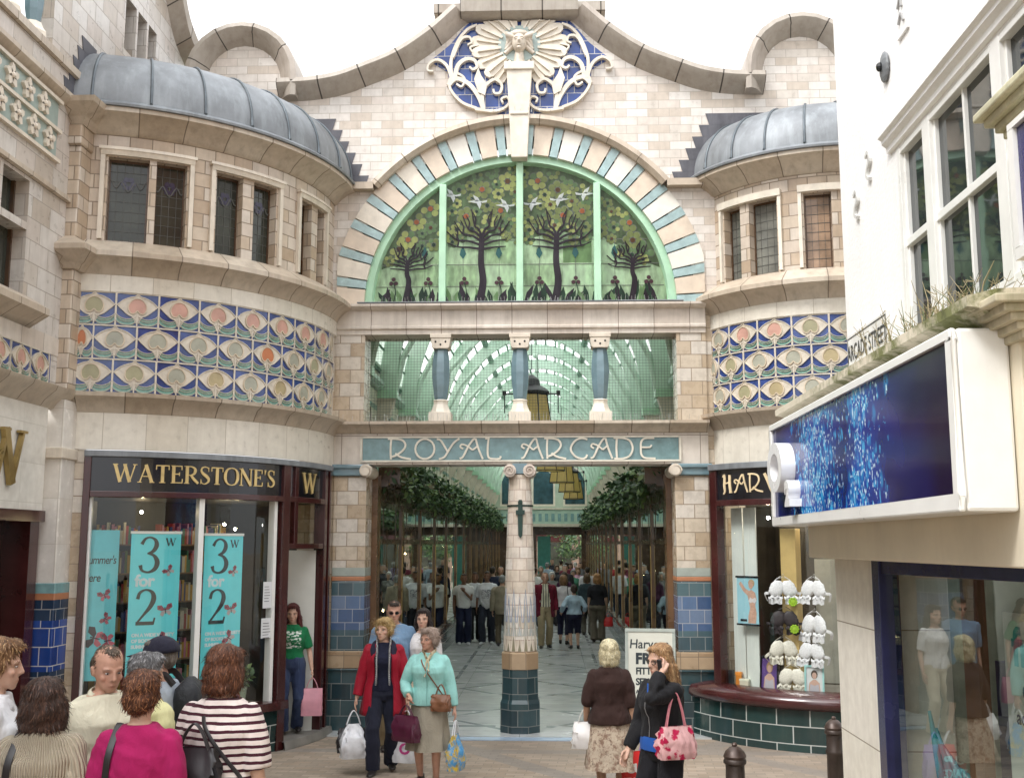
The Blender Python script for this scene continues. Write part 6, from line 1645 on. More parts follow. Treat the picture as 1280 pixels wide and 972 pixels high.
def folds(me, amp, seed, fz=1.0):
    v = getv(me); n = getn(me); r = np.random.RandomState(seed); d = np.zeros(len(v))
    for k in range(7):
        w = r.normal(size=3)*np.array((17, 17, 9*fz))*(1+.25*k); w2 = r.normal(size=3)*9; d += np.sin(v@w+2.2*np.sin(v@w2+r.rand()*6)+r.rand()*6)/(1+.35*k)
    d = np.sign(d)*np.abs(d)**.8
    setv(me, v+n*(d*amp/2.2)[:, None])
def ik(a, b, l1, l2, pole):
    a, b, pole = (np.array(q, float) for q in (a, b, pole)); d = b-a; L = np.linalg.norm(d)
    if L > (l1+l2)*.995: b = a+d/L*(l1+l2)*.995; d = b-a; L = np.linalg.norm(d)
    x = (l1*l1-l2*l2+L*L)/(2*L); h = math.sqrt(max(0, l1*l1-x*x)); u = d/L; p = pole-u*(pole@u); p /= (np.linalg.norm(p)+1e-9)
    return a+u*x+p*h, b
def loft(mb, secs, n=20, mat=0):
    """secs: (z, rx, ry, cx, cy) horizontal ellipses, slightly squared"""
    rows = []
    for z, rx, ry, cx, cy in secs:
        row = []
        for k in range(n):
            a = 2*math.pi*k/n; c, s = math.cos(a), math.sin(a)
            row.append((cx+rx*math.copysign(abs(c)**.86, c), cy+ry*math.copysign(abs(s)**.86, s), z))
        rows.append(row)
    mb.grid(rows, mat, close=True); mb.face(rows[0][::-1], mat); mb.face(rows[-1], mat)
def limb(mb, pts, rs, n=12):
    P = [np.array(p, float) for p in pts]
    mb.tube(P, rs, n)
    for p, r in zip(P, rs): mb.ell(p, (r, r, r), n, 8)

FEM = [(.80, .120, .095, 0, .01), (.86, .168, .118, 0, .012), (.93, .172, .124, 0, .014), (1.00, .150, .110, 0, .004), (1.06, .132, .098, 0, -.002), (1.14, .142, .104, 0, -.006), (1.22, .158, .122, 0, -.016), (1.28, .162, .118, 0, -.010), (1.34, .156, .092, 0, .004), (1.385, .128, .076, 0, .010), (1.42, .085, .064, 0, .010), (1.44, .062, .058, 0, .006)]
MAL = [(.80, .118, .098, 0, .008), (.88, .160, .116, 0, .008), (.95, .160, .118, 0, .004), (1.02, .156, .114, 0, .0), (1.10, .160, .114, 0, -.002), (1.20, .176, .120, 0, -.004), (1.28, .186, .120, 0, -.004), (1.34, .190, .100, 0, .004), (1.39, .170, .082, 0, .010), (1.43, .105, .070, 0, .010), (1.45, .066, .062, 0, .006)]

def person(label, u=None, Y=0.0, h=1.65, face=0.0, sex='f', girth=1.0, skin=(.46, .27, .19), hair=None, top=None, bottom=None, arms=(None, None), feet=((0, 0), (0, 0)), head=(0, 0), shoes=DARKSHOE, vox=.0085, X=None, lean=0.0, eyes=False, coat=None, group=None, floor=None, extras=(), cloth_vox=None, sock=None, seed=1, slx=0.0):
    if X is None: X = float(atY(u, 680, Y)[0])
    gz = floor if floor is not None else ground(Y)
    root = empty('person', label, 'person', (X, Y, gz), rad(face), group)
    k = h/1.70; cv = cloth_vox or max(vox, .009)
    SEC = FEM if sex == 'f' else MAL
    g = girth
    def lx(z): return -lean*max(0, z-.9)          # lean forwards is -Y
    sec = [(z, rx*(1+(g-1)*(1.0 if z < 1.33 else .45)), ry*(1+(g-1)*(1.35 if z < 1.3 else .4)), cx+slx*max(0, z-.9), cy+lx(z)) for z, rx, ry, cx, cy in SEC]
    sw = (.156 if sex == 'f' else .190)*(1+(g-1)*.35)
    sh = [np.array((s*sw+slx*.46, .006+lx(1.37), 1.350)) for s in (-1, 1)]      # index 0: screen left when facing the camera is -X
    A = []
    for i, s in enumerate((-1, 1)):
        a = arms[i] or {}
        tgt = np.array(a.get('to', (s*(sw+.055), -.03, .83)), float); pole = a.get('pole', (s*.35, 1.0, -.1))
        e, wv = ik(sh[i], tgt, .285, .25, pole); A.append((sh[i], e, wv, a))
    skirt_dy = 0
    hips = [np.array((s*.088*g**.5, .008, .885)) for s in (-1, 1)]
    Lg = []
    for i, s in enumerate((-1, 1)):
        fy, lift = feet[i][:2]; fxx = feet[i][2] if len(feet[i]) > 2 else 0
        ank = np.array((s*.095+fxx, .03+fy, .085+lift)); kn, an = ik(hips[i], ank, .42, .42, (s*.1, -1, 0)); Lg.append((hips[i], kn, an, s, lift))
    HR = Matrix.Rotation(rad(head[0]), 3, 'Z') @ Matrix.Rotation(rad(head[1]), 3, 'X')
    HRn = np.array(HR); piv = np.array((slx*.6, lx(1.5), 1.485))
    def hp(p): return piv+HRn@(np.array(p, float)-np.array((0, 0, 1.485)))
    # ---------------- body
    b = MB(); c_ = .90; lk = .78 if bottom and bottom['kind'] == 'skirt' else 1.0
    loft(b, [(z, rx*c_, ry*c_, cx, cy) for z, rx, ry, cx, cy in sec])
    for hp_, kn, an, s, lift in Lg:
        limb(b, [hp_, hp_*.5+kn*.5, kn, kn*.62+an*.38, an], [.082*g*lk, .068*g*lk, .050, .050*g**.6, .034], 12)
        b.tube([an+np.array((0, .045, -.045)), an+np.array((0, -.03, -.045)), an+np.array((s*.008, -.07, -.058)), an+np.array((s*.012, -.09, -.062))], [(.024, .024), (.028, .026), (.028, .016), (.018, .010)], 10)
    for i, (s_, e, wv, a) in enumerate(A):
        limb(b, [s_, s_*.5+e*.5, e, e*.6+wv*.4, wv], [.050*g**.5, .043*g**.6, .036*g**.4, .035*g**.4, .0245], 12)
        d = wv-e; d /= np.linalg.norm(d); s = (-1, 1)[i]
        inn = np.array(a.get('palm', (-s, 0, 0)), float); inn -= d*(inn@d); inn /= np.linalg.norm(inn)        # palm faces the thigh
        side = np.cross(d, inn)*(1 if i == 0 else -1); fwd = np.cross(inn, d) if True else side
        if fwd@np.array((0, -1, 0)) < 0 and not a.get('flip'): fwd = -fwd
        b.tube([wv-d*.01, wv+d*.03, wv+d*.075, wv+d*.088], [(.026, .018), (.036, .016), (.040, .014), (.036, .011)] if abs(fwd[2]) < 2 else 0, 10)
        # make the palm wide along fwd
        for q in (-.5, 0, .5): b.tube([wv+d*.01+fwd*.022*q, wv+d*.05+fwd*.046*q, wv+d*.085+fwd*.054*q], [.015, .015, .012], 8)
        curl = a.get('curl', .5)
        for q, L in ((-1, .060), (-.33, .074), (.33, .080), (1, .072)):
            p = wv+d*.082+fwd*.031*q; pts = [p]; dirv = d+fwd*.10*q
            for jn in range(3):
                an_ = curl*(.5+.5*jn); dirv2 = dirv*math.cos(an_)+inn*math.sin(an_); p = p+dirv2/np.linalg.norm(dirv2)*L/3*(1.05-.08*jn); pts.append(p)
            b.tube(pts, [.0092, .009, .008, .0062], 8)
        p = wv+d*.025+fwd*.024; t1 = p+fwd*.026+d*.022+inn*.010; t2 = t1+fwd*.006+d*.03+inn*.012
        b.tube([p, t1, t2, t2+d*.012], [.013, .011, .009, .006], 8)
    # neck and head
    b.tube([(slx*.5, .008+lx(1.4), 1.39), hp((0, -.002, 1.47)), hp((0, -.012, 1.53))], [(.060, .058), (.050 if sex == 'f' else .058, .054), (.050, .056)], 14)
    hs = [(1.468, .020, .018, -.066), (1.476, .034, .030, -.062), (1.49, .047, .050, -.050), (1.515, .059, .072, -.030), (1.545, .067, .086, -.014), (1.58, .073, .094, -.004), (1.61, .076, .097, .002), (1.645, .074, .094, .006), (1.672, .064, .080, .008), (1.692, .042, .054, .010), (1.702, .016, .022, .010)]
    jw = 1.0 if sex == 'f' else 1.06
    rows = [[hp((rx*jw*math.cos(2*math.pi*q/20), cy+ry*math.sin(2*math.pi*q/20), z)) for q in range(20)] for z, rx, ry, cy in hs]
    b.grid(rows, 0, close=True); b.face(rows[0][::-1]); b.face(rows[-1])
    b.tube([hp((0, -.094, 1.600)), hp((0, -.106, 1.572)), hp((0, -.117, 1.552)), hp((0, -.100, 1.540))], [.008, .0105, .0135, .010], 10)
    for s in (-1, 1):
        b.ell(hp((s*.009, -.104, 1.546)), (.008, .009, .007), 8, 6)
        rows = [[hp((s*(.076+.006*math.sin(q))+s*e_*.012, .012+(.019*math.cos(q)) , 1.565+.030*math.sin(q))) for q in np.linspace(0, 2*math.pi, 12, endpoint=False)] for e_ in (-1, 1)]
        b.grid(rows, 0, close=True); b.face(rows[0][::-1]); b.face(rows[1])
    b.ell(hp((0, -.092, 1.512)), (.026, .016, .006), 10, 6); b.ell(hp((0, -.090, 1.502)), (.022, .016, .007), 10, 6)
    b.ell(hp((0, -.078, 1.478)), (.024, .022, .018), 10, 6)
    for s in (-1, 1): b.ell(hp((s*.042, -.066, 1.548)), (.026, .022, .022), 10, 6); b.tube([hp((s*.012, -.094, 1.598)), hp((s*.034, -.090, 1.604)), hp((s*.056, -.072, 1.598))], .008, 8)
    me = remesh(b, vox, 'body', 2)
    v = getv(me); loc = (v-piv)@HRn+np.array((0, 0, 1.485)); tone = np.tile(np.array(skin), (len(v), 1))
    hd = loc[:, 2] > 1.45
    fr = hd & (loc[:, 1] < -.02) & (np.abs(loc[:, 0]) < .09)
    def blob(cx, cz, rx, rz): return np.clip(1.25-np.sqrt(((loc[:, 0]-cx)/rx)**2+((loc[:, 2]-cz)/rz)**2), 0, 1)*fr
    def mixin(w_, col):
        nonlocal tone
        tone = tone*(1-w_[:, None])+np.array(col)*w_[:, None]
    sk = np.array(skin)
    for s in (-1, 1):
        mixin(blob(s*.045, 1.545, .024, .020)*.35, sk*np.array((1.1, .78, .75))); 
        mixin(blob(s*.034, 1.581, .018, .010)*.55, sk*.42)
        mixin(blob(s*.034, 1.604, .022, .0045)*.8, np.array(hair['col'] if hair else (.03, .02, .02))*.6+sk*.12)
    mixin(blob(0, 1.507, .024, .0085)*.85, sk*np.array((.95, .48, .48)) if sex == 'f' else sk*np.array((.85, .6, .58)))
    mixin(blob(0, 1.5075, .022, .0025)*.8, sk*.25)
    mixin(blob(0, 1.540, .014, .004)*.6, sk*.4)
    if hair and hair.get('stubble'): mixin(np.clip(blob(0, 1.49, .055, .035), 0, .4), sk*.5)
    # eye sockets
    nrm = getn(me); push = np.zeros(len(v))
    for s in (-1, 1): push += np.clip(1-np.sqrt(((loc[:, 0]-s*.033)/.02)**2+((loc[:, 2]-1.580)/.014)**2), 0, 1)*fr*.007
    v2 = v-nrm*push[:, None]
    setv(me, v2*k)
    ca = me.color_attributes.new('tone', 'FLOAT_COLOR', 'POINT'); ca.data.foreach_set('color', np.hstack([tone, np.ones((len(v), 1))]).ravel())
    me.materials.append(SKIN_MAT)
    def link(name, me, mats):
        for m in (mats if isinstance(mats, (list, tuple)) else [mats]): me.materials.append(m)
        for p_ in me.polygons: p_.use_smooth = True
        o = bpy.data.objects.new(name, me); COL.objects.link(o); o.parent = root; return o
    body = bpy.data.objects.new('body', me); COL.objects.link(body); body.parent = root
    def addmb(name, mb_, mats, smooth=50):
        mb_.v = [tuple(np.array(p)*k) for p in mb_.v]; o = mb_.build(name, mats, root, smooth, local=True); return o
    if eyes:
        for s in (-1, 1):
            m = MB(); m.ell((0, 0, 0), (.0128, .008, .0054), 10, 8, 0); m.ell((0, -.0042, 0), (.0062, .0055, .0054), 8, 6, 1)
            m.v = [tuple(hp(np.array(p)+np.array((s*.033, -.0835, 1.580)))) for p in m.v]; addmb('eye', m, [EYEW, IRIS])
    # ---------------- clothes
    def sect_at(z):
        zs = [q[0] for q in sec]; return [float(np.interp(z, zs, [q[j] for q in sec])) for j in range(1, 5)]
    if bottom:
        kind = bottom['kind']
        if kind == 'trousers':
            m = MB(); e = bottom.get('ease', .014); top_z = bottom.get('waist', 1.02); hz = bottom.get('hem', .06); fl = bottom.get('flare', 0)
            zz = [.80, .86, .93, .99, top_z]
            ez = lambda z: e if z < .9 or not top or top.get('hem', .92) > .96 else e*.25-.004
            loft(m, [(z, sect_at(z)[0]+ez(z), sect_at(z)[1]+ez(z), sect_at(z)[2], sect_at(z)[3]) for z in sorted(set(zz))])
            for hp_, kn, an, s, lift in Lg:
                an2 = an+np.array((0, .005, hz-.085))
                if hz > .2:
                    f = (an[2]-hz)/(an[2]-kn[2]+1e-6); an2 = kn+(an-kn)*max(0, 1-f) if hz < kn[2] else kn
                m.tube([hp_+np.array((0, 0, .03)), hp_*.5+kn*.5, kn, kn*.5+an2*.5, an2], [.100*g+e*.4, .084*g+e*.5, .064+e*.8+fl*.2, .062+e+fl*.6, .056+e+fl], 14)
            me_ = remesh(m, cv, 'trousers', 3); folds(me_, .006, seed+1); setv(me_, getv(me_)*k); link('trousers', me_, bottom['mat'])
        else:
            m = MB(); hz, wz, fl = bottom.get('hem', .5), bottom.get('waist', 1.03), bottom.get('flare', .06); n = 64; rows = []; r = np.random.RandomState(seed+5); ph = r.rand(4)*6
            Z = [wz, .97, .93, .86]+list(np.linspace(.80, hz, 8)); mid = (Lg[0][2]+Lg[1][2])/2
            for z in Z:
                rx, ry, cx, cy = sect_at(max(z, .86)); tt = max(0, (.86-z)/(.86-hz+1e-6)); row = []
                for q in range(n):
                    a = 2*math.pi*q/n; wv_ = .016*tt*(math.sin(7*a+ph[0])+.7*math.sin(11*a+ph[1])+.5*math.sin(4*a+ph[2]))
                    R2 = 1+0*tt
                    row.append((cx+(rx+(.004 if z > .87 else .016)+fl*tt+wv_)*math.cos(a), cy+(ry+(.004 if z > .87 else .016)+fl*.9*tt+wv_+abs(Lg[0][2][1]-Lg[1][2][1])*.55*tt)*math.sin(a)+(mid[1]*.7-.03)*tt, z))
                rows.append(row)
            rows.append([(x*.96+0, y*.96, z+.004) for x, y, z in rows[-1]])
            m.grid(rows, 0, close=True); addmb('skirt', m, [bottom['mat']], 70)
    def sleeves(m, frac, e, r0=.050, r1=.040):
        for (s_, el, wv, a) in A:
            tot = .535*frac
            if tot <= .285: end = s_+(el-s_)*tot/.285; pts = [s_, s_*.5+end*.5, end]; rs = [r0+e, .055*g**.6+e, .051*g**.6+e]
            else: end = el+(wv-el)*min(1, (tot-.285)/.25); pts = [s_, s_*.5+el*.5, el, el*.5+end*.5, end]; rs = [r0+e, .054*g**.6+e, .046+e, .043+e*1.1, r1*.8+e]
            m.tube(pts, rs, 14); m.ell(s_+np.array((0, 0, .0)), (r0+e*.8-.002,)*3, 12, 8)
            if len(pts) == 5: m.ell(el, (.040+e*.8,)*3, 12, 8)
    if top:
        m = MB(); e = top.get('ease', .014); hz = top.get('hem', .92); fl = top.get('flare', 0); neck = top.get('neck', 1.435)
        zz = [z for z in (hz, .90, .95, 1.0, 1.06, 1.14, 1.22, 1.28, 1.34, 1.385, 1.42, neck) if hz <= z <= neck]
        loft(m, [(z, sect_at(z)[0]+e+fl*max(0, (1.1-z)/.25), sect_at(z)[1]+e+fl*max(0, (1.1-z)/.25), sect_at(z)[2], sect_at(z)[3]) for z in sorted(set(zz))], 24)
        if sex == 'f' and top.get('bust', 1):
            for s in (-1, 1): m.ell((s*.068, -.085+lx(1.24), 1.235), (.062*g**.5, .058*g**.5, .060), 12, 8)
        if top.get('sleeve', 1): sleeves(m, top['sleeve'], e*.8)
        me_ = remesh(m, cv, 'top', 6); folds(me_, top.get('fold', .008), seed+2); setv(me_, getv(me_)*k)
        link(top.get('pname', 'shirt'), me_, top['mat'])
        if top.get('collar'):
            m = MB()
            for s in (-1, 1):
                P_ = [(s*.0, .066+lx(1.44), 1.475), (s*.055, .045+lx(1.44), 1.47), (s*.072, -.005+lx(1.43), 1.45), (s*.045, -.062+lx(1.42), 1.425), (s*.018, -.082+lx(1.4), 1.40)]
                Q_ = [(s*.0, .084+lx(1.44), 1.43), (s*.075, .062+lx(1.44), 1.42), (s*.105, -.005+lx(1.43), 1.40), (s*.085, -.085+lx(1.42), 1.365), (s*.045, -.105+lx(1.4), 1.345)]
                T_1 = [tuple(np.array(a)*.5+np.array(c)*.5+np.array((0, 0, .012))) for a, c in zip(P_, Q_)]
                m.grid([catmull(P_, 3), catmull(T_1, 3), catmull(Q_, 3)], 0)
            o = addmb('collar', m, [top.get('collar_mat', top['mat'])], 60); so_ = o.modifiers.new('s', 'SOLIDIFY'); so_.thickness = .006
    if coat:
        m = MB(); e = .034; op = coat.get('open', .085); hz = coat.get('hem', .62); rows = []; n = 40
        Z = [hz, .7, .8, .88, .96, 1.04, 1.14, 1.22, 1.28, 1.34, 1.385, 1.425]
        for z in Z:
            rx, ry, cx, cy = sect_at(max(z, .88)); fl = .05*max(0, (1.0-z)/.4); o_ = op*(1.25 if z < 1.0 else 1.0 if z < 1.3 else .72)
            a0 = math.asin(min(.95, o_/(rx+e+fl))); row = []
            for q in range(n+1):
                a = -math.pi/2+a0+(2*math.pi-2*a0)*q/n
                wv_ = .008*math.sin(5*a+z*9)+.01*max(0, (1-z))*math.sin(9*a)
                row.append((cx+(rx+e+fl+wv_)*math.cos(a), cy+(ry+e+fl+wv_)*math.sin(a), z))
            rows.append(row)
        m.grid(rows, 0); o = addmb('coat', m, [coat['mat'], coat['lining']], 70)
        so_ = o.modifiers.new('s', 'SOLIDIFY'); so_.thickness = .012; so_.offset = -1; so_.material_offset = 1; so_.material_offset_rim = 0
        m = MB(); sleeves(m, coat.get('sleeve', .97), .022, .056, .05); me_ = remesh(m, cv, 'coat_sleeve', 3); folds(me_, .007, seed+8); setv(me_, getv(me_)*k); o2 = link('coat_sleeves', me_, coat['mat']); o2.parent = o
        m = MB()
        for s in (-1, 1):
            P_ = [(0, .080, 1.475), (s*.07, .055, 1.47), (s*.098, -.01, 1.45), (s*.085, -.075, 1.41), (s*.075, -.12, 1.33), (s*.078, -.135, 1.24)]
            Q_ = [(0, .11, 1.40), (s*.105, .085, 1.395), (s*.152, -.01, 1.385), (s*.150, -.085, 1.345), (s*.128, -.135, 1.28), (s*.085, -.142, 1.22)]
            P_ = [np.array(q)+np.array((0, lx(1.4), 0)) for q in P_]; Q_ = [np.array(q)+np.array((0, lx(1.4), 0)) for q in Q_]
            T_1 = [a*.5+c*.5+np.array((0, 0, .02)) for a, c in zip(P_, Q_)]
            m.grid([catmull(P_, 3), catmull(T_1, 3), catmull(Q_, 3)], 0)
        o3 = addmb('coat_collar', m, [coat['lining']], 60); o3.parent = o; q_ = o3.modifiers.new('s', 'SOLIDIFY'); q_.thickness = .012
    # ---------------- shoes
    if shoes:
        for hp_, kn, an, s, lift in Lg:
            m = MB(); a_ = an+np.array((0, 0, -.085))
            tilt = .35 if lift > .03 else 0
            def sp(y, z): return a_+np.array((s*(-y)*.16, y, z+max(0, y)*tilt))
            m.tube([sp(.085, .035), sp(.06, .042), sp(0, .046), sp(-.07, .036), sp(-.14, .028), sp(-.19, .022)], [(.020, .026), (.036, .038), (.040, .042), (.044, .034), (.044, .027), (.024, .016)], 12)
            m.tube([sp(.03, .06), sp(.03, .10)], [.040, .038], 10)
            me_ = remesh(m, .008, 'shoe', 2); setv(me_, getv(me_)*k); link('shoe', me_, shoes)
    # ---------------- hair
    if hair:
        st = hair['style']; m = MB(); amp = .0035
        def el(c, r): 
            mm = MB(); mm.ell((0, 0, 0), r, 16, 10); mm.v = [tuple(hp(np.array(p)+np.array(c))) for p in mm.v]
            b0 = len(m.v); m.v += mm.v; m.f += [tuple(i+b0 for i in f) for f in mm.f]; m.m += mm.m; m.uv += mm.uv
        if st == 'short': el((0, .022, 1.632), (.081, .096, .076)); el((0, .052, 1.58), (.074, .060, .075)); [el((s*.068, .012, 1.60), (.014, .030, .030)) for s in (-1, 1)]; el((0, -.045, 1.672), (.062, .045, .026))
        elif st == 'balding': el((0, .045, 1.60), (.080, .074, .070)); [el((s*.068, .015, 1.61), (.014, .040, .040)) for s in (-1, 1)]; el((0, .02, 1.655), (.068, .075, .050)); el((0, -.02, 1.680), (.045, .05, .022))
        elif st == 'crop': el((0, .020, 1.635), (.093, .106, .088)); el((0, .055, 1.57), (.086, .066, .088)); [el((s*.074, .008, 1.59), (.022, .045, .055)) for s in (-1, 1)]; el((0, -.05, 1.682), (.070, .05, .034)); amp = .006
        elif st == 'bob': el((0, .016, 1.632), (.096, .108, .090)); el((0, .045, 1.56), (.098, .078, .100)); [el((s*.080, -.002, 1.545), (.030, .058, .095)) for s in (-1, 1)]; el((0, .05, 1.49), (.092, .058, .05)); el((0, -.055, 1.680), (.068, .045, .030))
        elif st == 'bigbob': el((0, .014, 1.630), (.106, .114, .094)); el((0, .045, 1.55), (.116, .088, .115)); [el((s*.092, .004, 1.52), (.040, .066, .105)) for s in (-1, 1)]; el((0, .05, 1.465), (.116, .066, .055)); el((0, -.055, 1.685), (.070, .05, .030)); amp = .005
        elif st == 'curly':
            el((0, .018, 1.628), (.100, .108, .088)); el((0, .052, 1.565), (.096, .070, .090)); [el((s*.082, .004, 1.575), (.026, .05, .065)) for s in (-1, 1)]; el((0, -.06, 1.675), (.072, .045, .034))
            rr_ = np.random.RandomState(seed)
            for q in range(70):
                d = rr_.normal(size=3); d /= np.linalg.norm(d)
                if d[2] < -.55 or (d[1] < -.35 and d[2] < .35): continue
                c = np.array((0, .022, 1.605))+d*np.array((.098, .104, .10)); el(c, (rr_.uniform(.014, .024),)*3)
            amp = .004
        elif st == 'long':
            el((0, .018, 1.632), (.090, .104, .084)); el((0, .05, 1.56), (.092, .068, .10)); [el((s*.078, .006, 1.53), (.026, .052, .12)) for s in (-1, 1)]; el((0, -.05, 1.676), (.064, .045, .026))
            L_ = hair.get('len', 1.34)
            for q in range(9):
                f = q/8; z = 1.52+(L_-1.52)*f; el((0, .075+.02*f, z), (.104+.02*f*(1-f), .044, .045)); [el((s*(.088+.02*f), .022-.03*f*hair.get('front', 1), z), (.032, .040, .045)) for s in (-1, 1)]
        me_ = remesh(m, max(vox*.9, .0075), 'hair', 3); v_ = getv(me_); n_ = getn(me_); lc = (v_-piv)@HRn
        ang = np.arctan2(lc[:, 0], lc[:, 1]-.01); r = np.random.RandomState(seed+3)
        if st == 'curly': d_ = sum(np.sin(v_@(r.normal(size=3)*90)+r.rand()*6) for _ in range(4))*.4
        else: d_ = np.sin(ang*23+2*np.sin(lc[:, 2]*22+r.rand()*6)+r.rand()*6)+.7*np.sin(ang*41+3*np.sin(lc[:, 2]*31)+1)+.6*np.sin(lc[:, 2]*60+ang*5)
        setv(me_, (v_+n_*(d_*amp*.6)[:, None])*k)
        if vox < .01 and not hair.get('smooth'): strands(me_, hp((0, 0, 1.70))*k, st, r, k, HRn)
        link('hair', me_, [hair['mat']]+STR_MATS(hair))
    P = dict(root=root, k=k, A=A, hp=hp, sec=sect_at, lx=lx, addmb=addmb, piv=piv, HR=HRn)
    for ex in extras: ex(P)
    return P
def world(P, p):
    r = P['root']; a = r.rotation_euler.z; x, y, z = np.array(p)*P['k']
    return np.array((r.location.x+x*math.cos(a)-y*math.sin(a), r.location.y+x*math.sin(a)+y*math.cos(a), r.location.z+z))
def ex_glasses(dark):
    def f(P):
        m = MB(); hp = P['hp']
        for s in (-1, 1):
            q = circ(0, 0, .024, .017, 12); m.prism(q, lambda u, v, d, s=s: hp((s*.033+u, -.098-d+abs(s*.033+u)*.12, 1.580+v)), 0, .003, 0) if dark else None
            ribbon(m, q+[q[0]], .004, lambda u, v, d, s=s: hp((s*.033+u, -.098-d+abs(s*.033+u)*.12, 1.580+v)), 0, .004, 1, 0)
            m.tube([hp((s*.058, -.09, 1.585)), hp((s*.080, -.04, 1.582)), hp((s*.082, .02, 1.575))], .0025, 5, 1)
        m.tube([hp((-.012, -.103, 1.583)), hp((.012, -.103, 1.583))], .0028, 5, 1)
        P['addmb']('sunglasses' if dark else 'spectacles', m, [plain('dark_lens', (.008, .008, .01), .08, .1, 3), plain('thin_frame', (.05, .04, .035), .3, .1, 3)])
    return f
def ex_strap(mat, s, w=.024, zlow=.95, cross=False, name='shoulder_strap'):
    """strap over shoulder s (-1/+1); runs down back and front to hip height, or across the body"""
    def f(P):
        m = MB(); lx = P['lx']; pts = []
        e = .036
        xs = s*.105
        sx_ = -s if cross else s
        def pt(z, x, back):
            rx, ry, cx, cy = P['sec'](z); q = min(.96, abs(x-cx)/(rx+e)); return (x, cy+(1 if back else -1)*(ry+e)*math.sqrt(max(.0, 1-q*q))**.8, z)
        low = (sx_*.17)
        back = [pt(z, xs+(low-xs)*((1.40-z)/(1.40-zlow)), True) for z in np.linspace(zlow, 1.34, 7)]
        fr = [pt(z, xs+(low-xs)*((1.40-z)/(1.40-zlow)), False) for z in np.linspace(1.34, zlow, 7)]
        pts = back+[(xs, .012+lx(1.4), 1.436)]+fr
        m.tube(catmull(pts, 3), [(.005, w)]*len(catmull(pts, 3)), 6, 0, True)
        P['addmb'](name, m, [mat])
    return f
def ex_zip(mat, z0, z1, w):
    def f(P):
        m = MB(); pts = []
        for z in np.linspace(z0, z1, 12):
            rx, ry, cx, cy = P['sec'](z); pts.append((cx, cy-ry-.034-(.012 if 1.15 < z < 1.3 else 0), z))
        m.tube(pts, w, 6, 0); P['addmb']('front_fastening', m, [mat])
    return f
def ex_cap(mat):
    def f(P):
        m = MB(); hp = P['hp']; rows = []
        for i, a in enumerate(np.linspace(0, 90, 8)):
            c, s = math.cos(rad(a)), math.sin(rad(a)); rows.append([hp((.100*c*math.cos(q), .014+.120*c*math.sin(q), 1.612+.108*s)) for q in np.linspace(0, 2*math.pi, 24, endpoint=False)])
        m.grid(rows, 0, close=True)
        br = [[hp((x*(1-.12*t_), -.085-.115*t_*math.cos(x*14)-.0, 1.632-.022*t_-.5*x*x)) for x in np.linspace(-.075, .075, 9)] for t_ in (0, .5, 1)]
        m.grid(br, 0); m.ell(hp((0, .012, 1.722)), (.008, .008, .006), 8, 5, 0)
        o = P['addmb']('cap', m, [mat], 60); q = o.modifiers.new('s', 'SOLIDIFY'); q.thickness = .005
    return f
def bag_soft(name, label, cat, loc, w, d, h, mats, handle=.16, rz=0.0, taper=.8, text=None, group=None, bulge=.25, hmat=1, crumple=.012, seed=1):
    """carrier / handbag hanging from a point (loc = top of the handle)"""
    root = empty(name, label, cat, tuple(loc), rz, group); m = MB(); n = 28; rows = []; r = np.random.RandomState(seed)
    for i, t_ in enumerate(np.linspace(0, 1, 9)):
        z = -handle-h*t_; f = taper+(1-taper)*math.sin(min(1, t_*1.4)*math.pi/2); bl = 1+bulge*math.sin(math.pi*t_); row = []
        for q in range(n):
            a = 2*math.pi*q/n; c, s = math.cos(a), math.sin(a); cr = crumple*r.normal()*(.4+.6*math.sin(math.pi*t_))
            row.append(((w/2*f+cr)*math.copysign(abs(c)**.45, c), (d/2*f*bl*(.25+.75*min(1, t_*2.2))+cr)*math.copysign(abs(s)**.45, s), z))
        rows.append(row)
    m.grid(rows, 0, close=True); m.face(rows[-1], 0)
    m.build('bag_body', [mats[0]], root, smooth=60, local=True)
    m = MB()
    for s in (-1, 1): m.tube(catmull([(-w*.28, s*d*.10, -handle-.01), (-w*.16, s*d*.08, -handle*.4), (0, s*.006, 0), (w*.16, s*d*.08, -handle*.4), (w*.28, s*d*.10, -handle-.01)], 4), .006, 6, 0)
    m.build('handles', [mats[-1] if len(mats) > 1 else mats[0]], root, smooth=60, local=True)
    if text:
        m = MB()
        for tx_, z, sz in text[0]: put_text(m, tx_, lambda u, v, dd: (u, -d*.5*(1+bulge)-.004-dd, v), 0, z, sz, 0, 0, 'CENTER', 1, 0, .006, text[2] if len(text) > 2 else 1)
        m.build('lettering', [text[1]], root, local=True)
    return root
# ------------------------------------------------------------------ the people in the street
HM = {}
def H(style, name, col, col2=None, **kw):
    if name not in HM: HM[name] = hairmat('hair_'+name, col, col2)
    return dict(style=style, mat=HM[name], col=col, hi=col2, **kw)
PALE, TAN, RUDDY, BROWN = (.56, .36, .27), (.46, .28, .19), (.52, .30, .22), (.19, .10, .065)
def T(name, col, kind='plain', **kw):
    mk = {k: kw.pop(k) for k in ('col2', 'scale') if k in kw}
    return dict(mat=fabric(name, col, kind, **mk), **kw)
def TR(name, col, kind='plain', **kw):
    mk = {k: kw.pop(k) for k in ('col2', 'scale') if k in kw}
    return dict(kind='trousers', mat=fabric(name, col, kind, **mk), **kw)
def SK(name, col, kind='plain', **kw):
    mk = {k: kw.pop(k) for k in ('col2', 'scale') if k in kw}
    return dict(kind='skirt', mat=fabric(name, col, kind, **mk), **kw)
STRAP = plain('black_leather_strap', (.018, .016, .018), .4, .2, 8)
TANLEATHER = plain('tan_leather', (.20, .085, .04), .42, .2, 8)
NV = .0065   # voxel size near the camera
